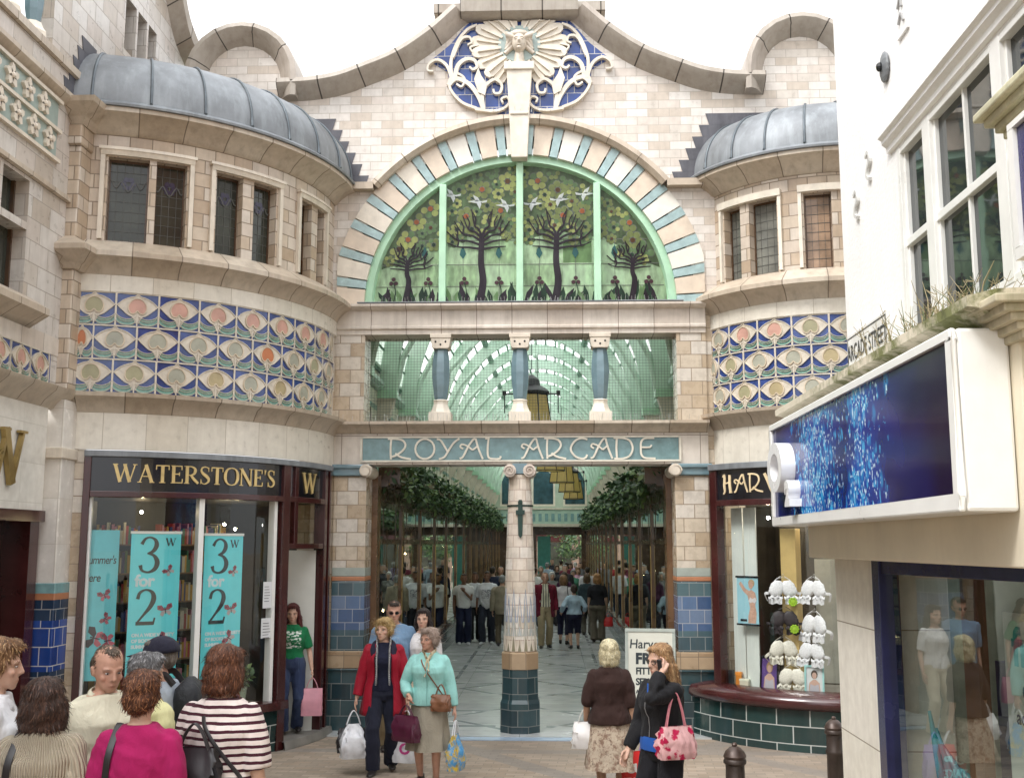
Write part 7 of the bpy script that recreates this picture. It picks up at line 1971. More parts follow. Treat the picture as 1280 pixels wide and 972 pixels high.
# --- group in the foreground, seen mostly from behind
F1 = person('person with curly fair hair in a white shirt at the left picture edge', 6, -9.25, 1.755, 112, 'f', 1.12, PALE, H('crop', 'fair_brown', (.20, .10, .045), (.50, .32, .16)), T('white_shirt', (.72, .72, .74), ease=.022, sleeve=.5, collar=True, hem=.8), TR('grey_slacks', (.12, .12, .13)), head=(0, 6), vox=NV, eyes=True, seed=1)
F2 = person('woman in a ribbed beige cardigan with a dark brown bob and shoulder strap', 67, -9.4, 1.565, 186, 'f', 1.18, PALE, H('bigbob', 'dark_brown', (.045, .022, .015), (.12, .06, .04)), T('ribbed_beige_knit', (.52, .45, .34), 'rib', ease=.026, sleeve=.97, hem=.80), TR('brown_slacks', (.10, .07, .05)), head=(4, -2), vox=NV, seed=2, extras=[ex_strap(STRAP, 1, .022)])
F3 = person('balding man in a cream shirt looking down towards the other tourists', 137, -8.7, 1.70, 48, 'm', 1.05, RUDDY, H('balding', 'brown_grey', (.085, .055, .035), (.22, .16, .11)), T('cream_shirt', (.70, .67, .52), ease=.026, sleeve=.97, hem=.80, collar=True, fold=.008), TR('stone_chinos', (.30, .26, .19)), head=(-4, 14), vox=NV, eyes=True, seed=3, lean=.06)
F4 = person('grey haired person in a pale yellow jacket behind the woman in magenta', 190, -8.25, 1.62, 155, 'f', 1.05, PALE, H('crop', 'iron_grey', (.16, .16, .165), (.42, .42, .43)), T('pale_yellow_jacket', (.68, .66, .36), ease=.03, sleeve=.97, hem=.80), TR('dark_slacks', (.05, .05, .06)), head=(-14, 4), vox=NV, seed=4)
F5 = person('man in a navy cap and pale blue shirt with a black rucksack', 207, -7.9, 1.70, -86, 'm', 1.02, RUDDY, H('short', 'grey_brown', (.14, .12, .10), (.3, .27, .24), smooth=1), T('pale_blue_shirt', (.42, .48, .55), ease=.026, sleeve=.9, hem=.82), TR('navy_trousers', (.03, .035, .06)), head=(12, 4), vox=NV, eyes=True, seed=5, extras=[ex_cap(fabric('navy_cap', (.018, .018, .032)))])
F6 = person('woman in a magenta jumper with short reddish brown hair and black strap', 186, -9.35, 1.60, 184, 'f', 1.12, PALE, H('crop', 'auburn', (.10, .035, .016), (.34, .15, .07)), T('magenta_jumper', (.36, .012, .10), ease=.022, sleeve=.8, hem=.84, fold=.007), TR('black_slacks', (.03, .03, .035)), head=(-6, 4), vox=NV, seed=6, extras=[ex_strap(STRAP, 1, .020)])
F7 = person('woman in a maroon and white striped tee with a black bag on her back', 291, -9.0, 1.71, 170, 'f', 1.22, PALE, H('bob', 'chestnut', (.10, .035, .016), (.24, .10, .05)), T('striped_tee', (.74, .66, .62), 'stripes', col2=(.055, .012, .022), ease=.024, sleeve=.52, hem=.82, fold=.008), TR('navy_slacks', (.03, .03, .05)), head=(-12, 10), vox=NV, seed=7, slx=.05, extras=[ex_strap(STRAP, 1, .012, zlow=1.02, cross=True)])
p = world(F7, (.07, .215, 1.33)); bag_soft('shoulder_bag', 'black leather bag hanging on the back of the striped tee woman', 'handbag', p, .30, .10, .24, [STRAP], .12, rad(170), .8)
p = world(F5, (0, .10, 1.42))
def rucksack(loc, rz):
    root = empty('rucksack', 'black and grey rucksack on the back of the capped man', 'rucksack', tuple(loc), rz); m = MB(); rows = []
    for t_ in np.linspace(0, 1, 8):
        z = .04-.48*t_; f = max(.25, (1-abs(2*t_-1)**5)**.4)
        rows.append([(.15*f*math.copysign(abs(math.cos(a))**.6, math.cos(a)), .10+.09*f*math.copysign(abs(math.sin(a))**.6, math.sin(a)), z) for a in np.linspace(0, 2*math.pi, 20, endpoint=False)])
    m.grid(rows, 0, close=True); m.face(rows[0]); m.face(rows[-1]); m.build('pack_body', [fabric('black_nylon', (.018, .02, .024), rough=.5)], root, smooth=60, local=True)
    m = MB(); m.box(-.11, .11, .17, .225, -.40, -.17, 0); m.build('front_pocket', [fabric('grey_nylon', (.05, .055, .06), rough=.5)], root, local=True, bevel=.02)
    m = MB()
    for s in (-1, 1): m.tube(catmull([(s*.10, .02, .0), (s*.11, -.06, .07), (s*.12, -.19, -.02), (s*.13, -.19, -.2), (s*.14, -.02, -.34)], 4), [(.006, .024)]*17, 6, 0)
    m.build('pack_straps', [STRAP], root, local=True)
rucksack(p, rad(-86))

# --- the two older ladies walking out of the arcade, and the couple behind
M1 = person('blonde woman in an open red coat with navy lining and checked scarf', 482, -2.65, 1.67, 6, 'f', 1.08, PALE, H('curly', 'honey_blonde', (.42, .27, .10), (.72, .56, .30)), T('navy_jumper', (.012, .014, .032), ease=.014, sleeve=.97, hem=.90, fold=.004), TR('navy_trousers_dark', (.014, .016, .030), ease=.02, flare=.006),
            arms=({'to': (-.30, -.05, .80)}, {'to': (.285, -.06, .80)}), feet=((-.16, 0), (.13, .02)), head=(-24, 2), vox=NV, eyes=True, seed=11, coat=dict(mat=fabric('red_coat', (.30, .006, .022), rough=.6), lining=fabric('navy_lining', (.02, .016, .035)), hem=.64, open=.10))
def scarf(P, mat, name, wide=.05, lowz=.98, ctr=False):
    m = MB(); lx = P['lx']
    for s in (-1, 1):
        pts = [(0, .085, 1.455), (s*.055, .06, 1.46), (s*.075, -.02, 1.44), (s*.070, -.105, 1.36), (s*.072, -.150, 1.24), (s*.070, -.142, 1.10), (s*.075, -.142, lowz)] if not ctr else [(0, .085, 1.455), (s*.06, .055, 1.46), (s*.072, -.02, 1.445), (s*.03, -.095, 1.40), (s*-.012, -.135, 1.30), (s*.03, -.160, 1.18 if s < 0 else 1.24)]
        Pp = catmull(pts, 4); m.tube(Pp, [(.010, wide*(.6 if i < 6 else 1))for i in range(len(Pp))], 8)
    P['addmb'](name, m, [mat])
scarf(M1, fabric('black_white_check', (.75, .75, .75), 'check', col2=(.015, .015, .02)), 'scarf', .072)
w1 = world(M1, (-.315, -.09, .70)); WHITEBAG = plain('white_carrier_plastic', (.70, .71, .74), .3, .12, 14)
bag_soft('handbag', 'black handbag carried behind the white carrier by the red coat woman', 'handbag', w1+np.array((-.02, .07, 0)), .34, .12, .26, [STRAP], .20, rad(10), .9)
bag_soft('carrier_bag', 'crumpled white carrier bag hanging from the hand of the red coat woman', 'carrier bag', w1+np.array((.0, -.03, 0)), .27, .16, .36, [WHITEBAG], .14, rad(20), .45, None, None, .5, 0, .016, 2)
w1 = world(M1, (.29, -.10, .70)); bag_soft('carrier_bag', 'white carrier bag with a pink ring mark between the two older women', 'carrier bag', w1+np.array((-.03, .10, -.02)), .30, .10, .38, [WHITEBAG], .18, rad(-10), .9, ([('O', -.46, .16)], plain('magenta_print', (.55, .06, .25), .5)), None, .15)
M2 = person('older woman in a mint jacket and taupe skirt with a tan shoulder bag', 538, -3.3, 1.59, -2, 'f', 1.08, RUDDY, H('curly', 'grey_pink', (.34, .25, .20), (.58, .47, .40)), T('mint_jacket', (.30, .60, .56), ease=.026, sleeve=.97, hem=.86, collar=True, fold=.004, bust=0, flare=.012, pname='jacket'), SK('taupe_skirt', (.30, .27, .21), hem=.38, flare=.05),
            arms=({'to': (-.20, -.20, .98), 'pole': (-.6, .8, -.3), 'palm': (.6, -.3, .2)}, {'to': (.30, -.02, .80)}), feet=((.03, 0), (-.05, 0)), head=(-30, 2), vox=NV, eyes=True, seed=12, extras=[ex_zip(plain('mint_placket', (.22, .47, .44), .8), .87, 1.38, .006), ex_strap(TANLEATHER, -1, .008, zlow=.98, cross=True)])
scarf(M2, fabric('cream_silk', (.60, .52, .36), 'floral', col2=(.30, .20, .10), rough=.5), 'scarf', .034, ctr=True)
p = world(M2, (.16, -.16, 1.10)); bag_soft('shoulder_bag', 'small tan leather shoulder bag against the mint jacket', 'handbag', p, .20, .08, .17, [TANLEATHER], .10, rad(-10), .95)
p = world(M2, (.315, -.06, .70)); bag_soft('carrier_bag', 'blue and yellow printed carrier bag hanging from the mint jacket woman', 'carrier bag', p, .20, .12, .36, [fabric('sunflower_print_plastic', (.08, .32, .62), 'mottle', col2=(.72, .50, .05), scale=.7, rough=.35), WHITEBAG], .14, rad(70), .6, None, None, .3)
p = world(M2, (-.215, -.24, .885)); bag_soft('tote_bag', 'maroon shopping bag held between the red coat and the mint jacket', 'shopping bag', p, .32, .12, .26, [plain('maroon_bag', (.075, .008, .03), .4, .15, 5)], .10, rad(-35), .95, None, None, .15)
M3 = person('man in a blue shirt and sunglasses behind the blonde woman', 494, -1.2, 1.79, 14, 'm', 1.06, RUDDY, H('short', 'black_brown', (.03, .02, .014), (.07, .05, .035)), T('mid_blue_shirt', (.17, .28, .42), ease=.024, sleeve=.5, hem=.86, collar=True), TR('khaki_trousers', (.22, .17, .10), ease=.02), head=(-6, 8), vox=NV, seed=13, feet=((-.1, 0), (.12, .02)), extras=[ex_glasses(True)])
M4 = person('woman in a white top with long dark wavy hair beside the pier', 530, -1.15, 1.69, 4, 'f', 1.0, PALE, H('long', 'near_black', (.018, .010, .008), (.05, .025, .02), len=1.30), T('white_top', (.74, .72, .72), ease=.012, sleeve=.45, hem=.88, neck=1.40), TR('cream_trousers', (.55, .48, .36)), head=(-8, 3), vox=NV, eyes=True, seed=14)
# --- pair walking the other way on the right
M5 = person('woman in a brown cardigan and patterned skirt with a pale blonde bob', 760, -4.5, 1.53, 176, 'f', 1.12, TAN, H('bob', 'ash_blonde', (.66, .58, .36), (.86, .80, .60)), T('dark_brown_cardigan', (.035, .017, .014), ease=.022, sleeve=.62, hem=.86, fold=.009, flare=.02, pname='cardigan'), SK('beige_print_skirt', (.46, .38, .29), 'mottle', col2=(.22, .14, .10), scale=1.2, hem=.42, flare=.07),
            arms=({'to': (-.25, .02, .82)}, {'to': (.255, -.07, .85)}), feet=((.08, 0), (-.10, 0)), head=(0, 0), vox=NV, seed=15)
p = world(M5, (.26, -.02, 1.0)); bag_soft('shoulder_bag', 'white leather handbag at the hip of the blonde woman in brown', 'handbag', p, .24, .12, .24, [plain('white_leather', (.74, .72, .70), .4, .06, 8)], .12, rad(176), .85)
REDBAG = plain('red_carrier', (.62, .015, .015), .35, .08, 6); LILAC = plain('lilac_carrier', (.46, .34, .66), .4, .1, 6)
p = world(M5, (-.26, .02, .72)); bag_soft('carrier_bag', 'red carrier bag with white capital letters in the blonde woman\'s hand', 'carrier bag', p, .26, .10, .34, [REDBAG, WHITEBAG], .12, rad(8), .95, ([('CUP', -.30, .11), ('TAKE', -.42, .10)], plain('white_print', (.75, .74, .72), .5)), None, .1)
bag_soft('carrier_bag', 'lilac carrier bag showing behind the red carrier bag', 'carrier bag', p+np.array((.10, .10, -.02)), .24, .10, .36, [LILAC], .12, rad(20), .9, None, None, .2)
M6 = person('young woman in a black jacket with long fair hair on the phone', 824, -6.5, 1.60, -52, 'f', 1.06, PALE, H('long', 'strawberry_blonde', (.36, .20, .09), (.62, .42, .22), len=1.30, front=.2), T('black_jacket', (.012, .012, .014), ease=.026, sleeve=.97, hem=.97, collar=True, pname='jacket'), TR('black_trousers', (.010, .010, .013), ease=.018),
            arms=({'to': (-.24, -.16, .86)}, {'to': (.125, -.115, 1.50), 'pole': (.2, -.45, -1), 'palm': (-1, 0, 0), 'curl': .9, 'flip': 1}), feet=((-.1, 0), (.12, .02)), head=(-4, 8), vox=NV, eyes=True, seed=16, extras=[ex_glasses(False), ex_zip(plain('steel_zip', (.35, .35, .36), .35, .1, 9, .6), .99, 1.40, .0035)])
m = MB(); loft(m, [(z, M6['sec'](z)[0]+.03, M6['sec'](z)[1]+.03, 0, M6['sec'](z)[3]) for z in (.88, .93, .985)], 24); M6['addmb']('blue_top', m, [fabric('royal_blue_top', (.02, .10, .40))])
m = MB(); m.face([(-.035, -.128, 1.40), (.035, -.128, 1.40), (.022, -.150, 1.24), (-.022, -.150, 1.24)]); M6['addmb']('blue_neckline', m, [fabric('royal_blue_neck', (.02, .10, .40))])
p = world(M6, (.11, -.125, 1.555)); ph_ = MB(); ph_.box(-.019, .019, -.007, .007, -.042, .042, 0); po_ = ph_.build('mobile_phone', [plain('black_phone_shell', (.02, .02, .022), .25)], bevel=.006); tag(po_, 'dark mobile phone held to the ear of the woman in black', 'phone'); po_.location = tuple(p); po_.rotation_euler = (.2, 0, rad(-40))
FLOR = fabric('pink_floral_canvas', (.66, .38, .38), 'floral', col2=(.42, .008, .06), scale=.62, rough=.6)
p = world(M6, (.22, -.07, 1.35)); bag_soft('shoulder_bag', 'pink floral shoulder bag of the woman on the phone', 'handbag', p, .28, .12, .23, [FLOR, plain('pink_strap', (.62, .22, .26), .5)], .24, rad(20), .9)
# --- girl coming out of the bookshop
q = BL.p(16.5, 2.78, 0)
G1 = person('red haired girl in a green printed tee and jeans leaving the bookshop', None, 0, 1.63, 14, 'f', 1.02, PALE, H('long', 'dark_red', (.085, .014, .014), (.20, .04, .035), len=1.38), T('green_print_tee', (.012, .16, .06), 'print', col2=(.68, .74, .68), ease=.012, sleeve=.45, hem=.98, scale=.97), TR('blue_jeans', (.030, .045, .10), 'denim', col2=(.09, .13, .22), ease=.014, flare=.014, waist=1.0), X=q[0], floor=.10,
            arms=({'to': (-.2, .02, .84)}, {'to': (.27, -.05, .84)}), feet=((-.08, 0), (.1, .02)), head=(-6, 8), vox=NV, eyes=True, seed=17)
G1['root'].location.y = q[1]
p = world(G1, (.28, -.09, .73)); bag_soft('carrier_bag', 'pink paper bag carried by the girl in the green tee', 'carrier bag', p, .27, .10, .34, [plain('pink_paper', (.62, .28, .34), .5, .1, 6)], .13, rad(10), .98, None, None, .05, 0, .004)

# --- crowd inside the arcade
def crowd(label, u, Y, h, face, sex, hr, top, bot, skin=PALE, **kw):
    return person(label, u, Y, h, face, sex, kw.pop('girth', 1.0), skin, hr, top, bot, vox=kw.pop('vox', .012), floor=.02, cloth_vox=.013, **kw)
DKH = H('short', 'black_brown', (.03, .02, .014)); GRH = H('short', 'grey_crop', (.25, .25, .25))
A1 = crowd('youth in a white vest and navy tracksuit bottoms with his arm across his chest', 580, 12.6, 1.74, 10, 'm', DKH, T('white_vest', (.66, .66, .66), ease=.022, sleeve=.3, hem=.86), TR('navy_track', (.015, .02, .05), ease=.03, flare=.015), BROWN, arms=(None, {'to': (.01, -.17, 1.27), 'pole': (.6, .1, -1), 'palm': (0, 1, 0)}), seed=21, shoes=WHITEBAG)
A2 = crowd('youth in a white open shirt and black trousers between two friends', 594, 13.4, 1.76, 4, 'm', DKH, T('white_shirt_crisp', (.62, .64, .66), ease=.03, sleeve=.6, hem=.84), TR('black_trs', (.02, .02, .022), ease=.02), BROWN, seed=22)
A3 = crowd('youth in a white printed tee and dark jeans beside the central column', 609, 12.7, 1.80, -6, 'm', DKH, T('white_tee', (.66, .67, .70), 'print', col2=(.15, .15, .2), scale=1.02, ease=.026, sleeve=.5, hem=.82), TR('dark_jeans', (.025, .03, .045), 'denim', col2=(.05, .06, .09), ease=.024, flare=.01), BROWN, seed=23, shoes=WHITEBAG, feet=((-.1, 0), (.1, 0)))
A4 = crowd('person in a beige jacket half hidden by the central column', 628, 12.2, 1.72, 178, 'm', GRH, T('beige_jacket', (.30, .26, .19), ease=.035, sleeve=.97, hem=.76), TR('olive_trs', (.12, .10, .07)), seed=24)
A4b = crowd('man in a navy jacket and cap further in on the left', 616, 17.5, 1.82, 170, 'm', DKH, T('navy_jacket', (.02, .025, .05), ease=.04, sleeve=.97, hem=.8), TR('blk_trs', (.02, .02, .02)), seed=25)
A4c = crowd('bald man further in beside the navy jacket', 626, 18.5, 1.80, 10, 'm', H('balding', 'grey_thin', (.2, .19, .18)), T('grey_pullover', (.12, .12, .12), ease=.03, sleeve=.97), TR('grey_trs', (.08, .08, .08)), RUDDY, seed=26)
A5 = crowd('man in a burgundy cardigan over a striped shirt and khaki trousers', 681, 11.8, 1.80, 6, 'm', H('balding', 'brown_thin', (.12, .07, .04)), T('striped_shirt', (.62, .58, .46), 'vstripes', col2=(.03, .03, .04), ease=.016, sleeve=.4, hem=.92), TR('khaki_trs', (.36, .29, .18), ease=.02), RUDDY, seed=27, coat=dict(mat=fabric('burgundy_wool', (.16, .012, .03)), lining=fabric('burgundy_wool_in', (.12, .012, .03)), hem=.84, open=.10), feet=((-.1, 0), (.1, 0)))
A6 = crowd('woman in a white top with a dark strap and navy cropped trousers seen from behind', 704, 12.8, 1.70, 172, 'f', H('bob', 'light_brown', (.22, .12, .06)), T('white_blouse', (.64, .60, .62), ease=.016, sleeve=.55, hem=.92), TR('navy_crops', (.018, .02, .05), ease=.014, hem=.22), girth=1.08, seed=28, extras=[ex_strap(STRAP, -1, .012)], feet=((.1, 0), (-.1, 0)))
A7 = crowd('girl in a pale blue cardigan and navy knee length trousers seen from behind', 717, 11.6, 1.50, 186, 'f', H('crop', 'dark_pony', (.04, .025, .018)), T('pale_blue_cardigan', (.38, .50, .60), ease=.03, sleeve=.97, hem=.92), TR('navy_shorts', (.016, .018, .04), ease=.034, hem=.40), girth=1.1, seed=29, arms=({'to': (-.30, -.10, 1.0)}, {'to': (.34, -.05, .98)}))
A8 = crowd('woman in a black tee and taupe trousers with ginger blonde hair seen from behind', 746, 13.4, 1.72, 176, 'f', H('bob', 'ginger_blonde', (.36, .19, .08)), T('black_tee', (.014, .014, .018), ease=.016, sleeve=.45, hem=.92), TR('taupe_trs', (.14, .12, .09), ease=.03, flare=.01), girth=1.18, seed=30)
A8b = crowd('person in a dark coat with a large bag just left of the black tee', 733, 15.5, 1.66, 176, 'f', H('bob', 'mid_brown', (.10, .06, .035)), T('dark_teal_coat', (.03, .05, .06), ease=.035, sleeve=.97, hem=.74), TR('grey_trs2', (.15, .14, .12)), girth=1.1, seed=31)
p = world(A8b, (.25, .05, 1.15)); bag_soft('shoulder_bag', 'large black holdall on the shoulder of the person in the dark coat', 'handbag', p, .5, .2, .4, [STRAP], .2, rad(150), .8)
p = world(A8, (-.27, -.05, .72)); bag_soft('carrier_bag', 'small red shopping bag in the hand of the woman in the black tee', 'carrier bag', p, .22, .1, .24, [REDBAG], .1, 0, .9)
far = [
 ('white haired woman in a grey coat deep in the arcade', 690, 19, 1.62, 6, 'f', H('curly', 'white_hair', (.62, .60, .56)), (.20, .20, .19), (.06, .06, .07)),
 ('tall man in a charcoal jacket beside the white haired woman', 706, 20.5, 1.82, 8, 'm', GRH, (.05, .05, .06), (.04, .04, .05)),
 ('woman with long brown hair in a plum top in the arcade', 705, 17.5, 1.66, 180, 'f', H('long', 'deep_brown', (.05, .028, .018), len=1.3), (.06, .02, .05), (.03, .03, .04)),
 ('man in a white shirt close to the central column', 668, 18.5, 1.78, 170, 'm', DKH, (.66, .64, .62), (.05, .06, .09)),
 ('man in an olive coat near the column deep inside', 676, 22, 1.74, 4, 'm', GRH, (.14, .13, .08), (.06, .05, .05)),
 ('woman in a pink blouse deep in the arcade', 722, 24, 1.66, 8, 'f', H('bob', 'light_brown', (.22, .12, .06)), (.60, .34, .46), (.10, .10, .12)),
 ('person in a white tee at the right side deep inside', 734, 21.5, 1.72, 178, 'm', DKH, (.64, .63, .66), (.06, .07, .12)),
 ('woman in a green coat deep inside the arcade', 716, 22.5, 1.60, 2, 'f', H('crop', 'grey_crop', (.25, .25, .25)), (.10, .30, .20), (.08, .08, .08)),
 ('man in a maroon sweater among the far shoppers', 708, 27, 1.80, 175, 'm', DKH, (.16, .03, .05), (.05, .05, .07)),
 ('woman in a black coat among the far shoppers', 696, 28, 1.66, 4, 'f', H('bob', 'mid_brown', (.10, .06, .035)), (.025, .025, .03), (.03, .03, .03)),
 ('man in a pale blue jacket among the far shoppers', 684, 29, 1.76, 170, 'm', GRH, (.34, .42, .50), (.09, .09, .10)),
 ('woman in a red jacket at the far end of the hall', 713, 33, 1.66, 0, 'f', H('bob', 'deep_brown', (.05, .028, .018)), (.36, .04, .05), (.04, .04, .06)),
 ('man in a cream jacket at the far end of the hall', 701, 34, 1.78, 180, 'm', DKH, (.56, .52, .42), (.10, .09, .08)),
 ('person in a grey hooded top at the far end', 725, 31, 1.72, 10, 'm', DKH, (.22, .22, .24), (.05, .06, .09)),
 ('woman in a lilac cardigan at the far end of the hall', 719, 36, 1.64, 175, 'f', H('crop', 'white_hair', (.62, .60, .56)), (.42, .34, .52), (.10, .10, .11)),
 ('man in a dark suit close to the far kiosk', 690, 36, 1.80, 5, 'm', DKH, (.03, .03, .04), (.03, .03, .04)),
]
for i, (lab, u, Y, h, fc, sx_, hr, tc, bc) in enumerate(far):
    crowd(lab, u, Y, h, fc, sx_, hr, T('far_top', tc, ease=.028, sleeve=.97 if i % 3 else .5, hem=.84), TR('far_trousers', bc, ease=.02), vox=.016, seed=50+i, feet=((-.1, 0), (.1, 0)) if i % 2 else ((0, 0), (0, 0)))
# ------------------------------------------------------------------ things in the windows and on the pavement
TURQ = plain('turquoise_banner_card', (.13, .70, .76), .45, .06, 3)
INK = plain('dark_print_ink', (.02, .03, .035), .5); WINK = plain('white_print_ink', (.62, .74, .76), .5)
def butterfly(mb, fn, u, v, s, rot, m0, m1, d=.003):
    c, n_ = math.cos(rad(rot)), math.sin(rad(rot))
    def tf(pts): return [(u+s*(a*c-b*n_), v+s*(a*n_+b*c)) for a, b in pts]
    for sg in (-1, 1):
        for pts, mm in (([(0, .05), (sg*.25, .5), (sg*.62, .55), (sg*.66, .2), (sg*.3, 0)], m0), ([(0, 0), (sg*.36, -.04), (sg*.5, -.3), (sg*.28, -.5), (sg*.06, -.2)], m1)):
            mb.face([fn(a, b, d) for a, b in tf(pts)], mm)
        mb.face([fn(a, b, d+.001) for a, b in tf([(sg*.3, .3), (sg*.5, .42), (sg*.52, .26)])], 2); 
    mb.face([fn(a, b, d+.0015) for a, b in tf([(-.04, .3), (.04, .3), (.03, -.3), (-.03, -.3)])], 2)
BUT = [plain('butterfly_plum', (.30, .07, .10), .5), plain('butterfly_grey', (.45, .42, .42), .5), plain('butterfly_dark', (.03, .02, .03), .5), plain('butterfly_rose', (.5, .12, .16), .5)]
def banner(t, w, z0, z1, label, big):
    root = empty('hanging_banner', label, 'banner', BL.p(t, RS-.16, z0)); fn = BL.fn(t, RS-.16)
    m = MB(); m.prism([(-w/2, z0), (w/2, z0), (w/2, z1), (-w/2, z1)], fn, -.006, 0, 0); m.prism([(-w/2-.01, z1), (w/2+.01, z1), (w/2+.01, z1+.03), (-w/2-.01, z1+.03)], fn, -.012, .006, 1); m.build('banner_card', [TURQ, M['whitepaint']], root)
    m = MB(); H_ = z1-z0
    fl = lambda u, v, d=0.0: fn(u-w/2, z1-v, d)
    f2 = lambda u, v, d=0.0: fn(u-w/2, v, d)
    stroke_text(m, '3', SERIF, f2, .09, z1-.44, .40, 0, .003, 0, .9, 0, 1.0); stroke_text(m, '2', SERIF, f2, .07, z1-1.04, .40, 0, .003, 0, .95, 0, 1.0)
    stroke_text(m, 'W', SERIF, f2, w-.17, z1-.14, .09, 0, .003, 0, 1, 0, 1.0)
    put_text(m, 'for', f2, .06, z1-.60, .19, .002, 1, 'LEFT', .95, 0, .006)
    for i, tx in enumerate(('ON A WIDE VARIETY', 'OF BOOKS THIS', 'SUMMER')): put_text(m, tx, f2, .05, z1-1.17-.065*i, .052, .002, 1, 'LEFT', .95, 0, .003)
    ribbon(m, [(.05, z1-1.42), (w*.5, z1-1.42)], .008, f2, 0, .002, 0, 0)
    m.build('lettering', [INK, WINK], root)
    m = MB()
    for u, v, s, r in ((w*.78, z1-.43, .10, 40), (w*.74, z1-.88, .13, 10), (w*.72, z1-1.22, .13, 60), (w*.80, z0+.17, .16, 75), (w*.25, z0+.12, .11, -30)):
        butterfly(m, f2, u, v, s, r, 0 if u > w*.5 else 3, 1)
    m.build('butterfly_print', BUT, root)
banner(59.6, .56, .86, 2.62, 'wide turquoise 3 for 2 banner hanging left of the white mullion', True)
banner(42.8, .52, .93, 2.60, 'turquoise 3 for 2 banner hanging right of the white mullion', False)
root = empty('window_poster', 'large pale turquoise Summer\'s here poster at the left end of the bookshop window', 'poster', BL.p(71.7, RS-.14, .95)); fn = BL.fn(71.7, RS-.14); m = MB()
m.prism([(-.19, .98), (.19, .98), (.19, 2.66), (-.19, 2.66)], fn, -.006, 0, 0); m.build('poster_card', [plain('pale_turquoise_card', (.14, .56, .62), .5, .1, 3)], root)
m = MB(); put_text(m, 'Summer\'s', fn, -.17, 2.28, .13, .002, 0, 'LEFT', .9, .15, .001, .72); put_text(m, 'here', fn, -.17, 2.08, .13, .002, 0, 'LEFT', .9, .15, .001, .8); m.build('lettering', [INK], root)
m = MB()
for u, v, s, r in ((.06, 1.92, .11, 20), (.09, 1.66, .10, 60), (-.02, 1.45, .18, 75), (.12, 1.42, .14, 100)): butterfly(m, fn, u, v, s, r, 0 if s < .15 else 2, 3)
m.build('butterfly_print', BUT, root)
# notices stuck to the glass by the door
for t, z0, z1, w, lab in ((31.6, 1.72, 2.04, .15, 'white opening hours notice stuck high on the bookshop glass by the door'), (31.4, 1.36, 1.60, .20, 'white printed notice stuck below the opening hours on the bookshop glass')):
    fn = BL.fn(t, RS+.0); m = MB(); m.prism([(-w/2, z0), (w/2, z0), (w/2, z1), (-w/2, z1)], fn, -.018, -.012, 0); o = m.build('window_notice', [plain('notice_paper', (.68, .69, .70), .6, .03, 4)]); tag(o, lab, 'notice')
    m = MB()
    for i in range(6): ribbon(m, [(-w*.38, z1-.06-.035*i), (w*(.1+.05*(i % 4)), z1-.06-.035*i)], .006, fn, -.0125, -.011, 0, 0)
    m.build('printed_lines', [INK], o)
# pot plant and books on the window deck
def pot_plant(p):
    root = empty('pot_plant', 'small bushy plant in a pale green pot inside the bookshop window', 'plant', p); x, y, z = p
    m = MB(); m.lathe([(.07, 0), (.085, .16), (.092, .165), (.092, .20), (.08, .20), (.075, .17)], x, y, 16, 0, z0=z); m.build('pot', [plain('sage_pot', (.30, .36, .26), .45, .1, 6)], root, smooth=40)
    m = MB(); rnd = random.Random(12); foliage(m, (x, y, z+.34), .14, .14, .15, 260, .085, rnd)
    for i in range(7): m.tube([(x, y, z+.17), (x+rnd.uniform(-.05, .05), y+rnd.uniform(-.05, .05), z+.3)], .004, 4, 0)
    m.build('leaves', [plain('houseplant_dark', (.03, .08, .025), .4), plain('houseplant_mid', (.08, .16, .05), .4), plain('houseplant_light', (.20, .28, .11), .4)], root)
pot_plant(BL.p(34.2, 2.66, .57))
cov = [plain('cover_%s' % n, c, .35) for n, c in (('red', (.5, .05, .05)), ('cream', (.66, .6, .48)), ('blue', (.06, .16, .4)), ('orange', (.6, .25, .05)), ('pink', (.6, .25, .35)), ('green', (.1, .3, .14)))]
PAGE = plain('page_block', (.66, .62, .52), .7)
bl = ['red covered book propped in the bookshop window beneath the right banner', 'cream covered book propped beside the red one in the bookshop window', 'blue covered book on the deck left of the white mullion', 'orange covered book near the pot plant in the bookshop window', 'pink covered book standing next to the pot plant', 'green covered book at the left end of the window deck', 'second red book low between the two banners']
for i, (t, r, ci) in enumerate(((46, 2.7, 0), (43.4, 2.68, 1), (53, 2.72, 2), (38.2, 2.7, 3), (36.4, 2.74, 4), (67, 2.7, 5), (50.6, 2.6, 0))):
    fn = BL.fn(t, r); root = empty('book', bl[i], 'book', fn(0, .57, 0), 0, 'books in the bookshop window'); m = MB()
    sl = lambda u, v, d, fn=fn: fn(u, .57+v*.97, d-v*.22)
    m.prism([(-.075, 0), (.075, 0), (.075, .23), (-.075, .23)], sl, -.002, .002, 0); m.prism([(-.075, 0), (.075, 0), (.075, .23), (-.075, .23)], sl, -.034, -.030, 0)
    m.prism([(-.055, .15), (.055, .15), (.055, .20), (-.055, .20)], sl, .002, .003, 1); m.prism([(-.04, .03), (.04, .03), (.04, .11), (-.04, .11)], sl, .002, .003, 2)
    m.build('cover', [cov[ci], cov[(ci+1) % 6], cov[(ci+3) % 6]], root); m = MB(); m.prism([(-.072, .004), (.07, .004), (.07, .226), (-.072, .226)], sl, -.030, -.002, 0); m.build('pages', [PAGE], root)
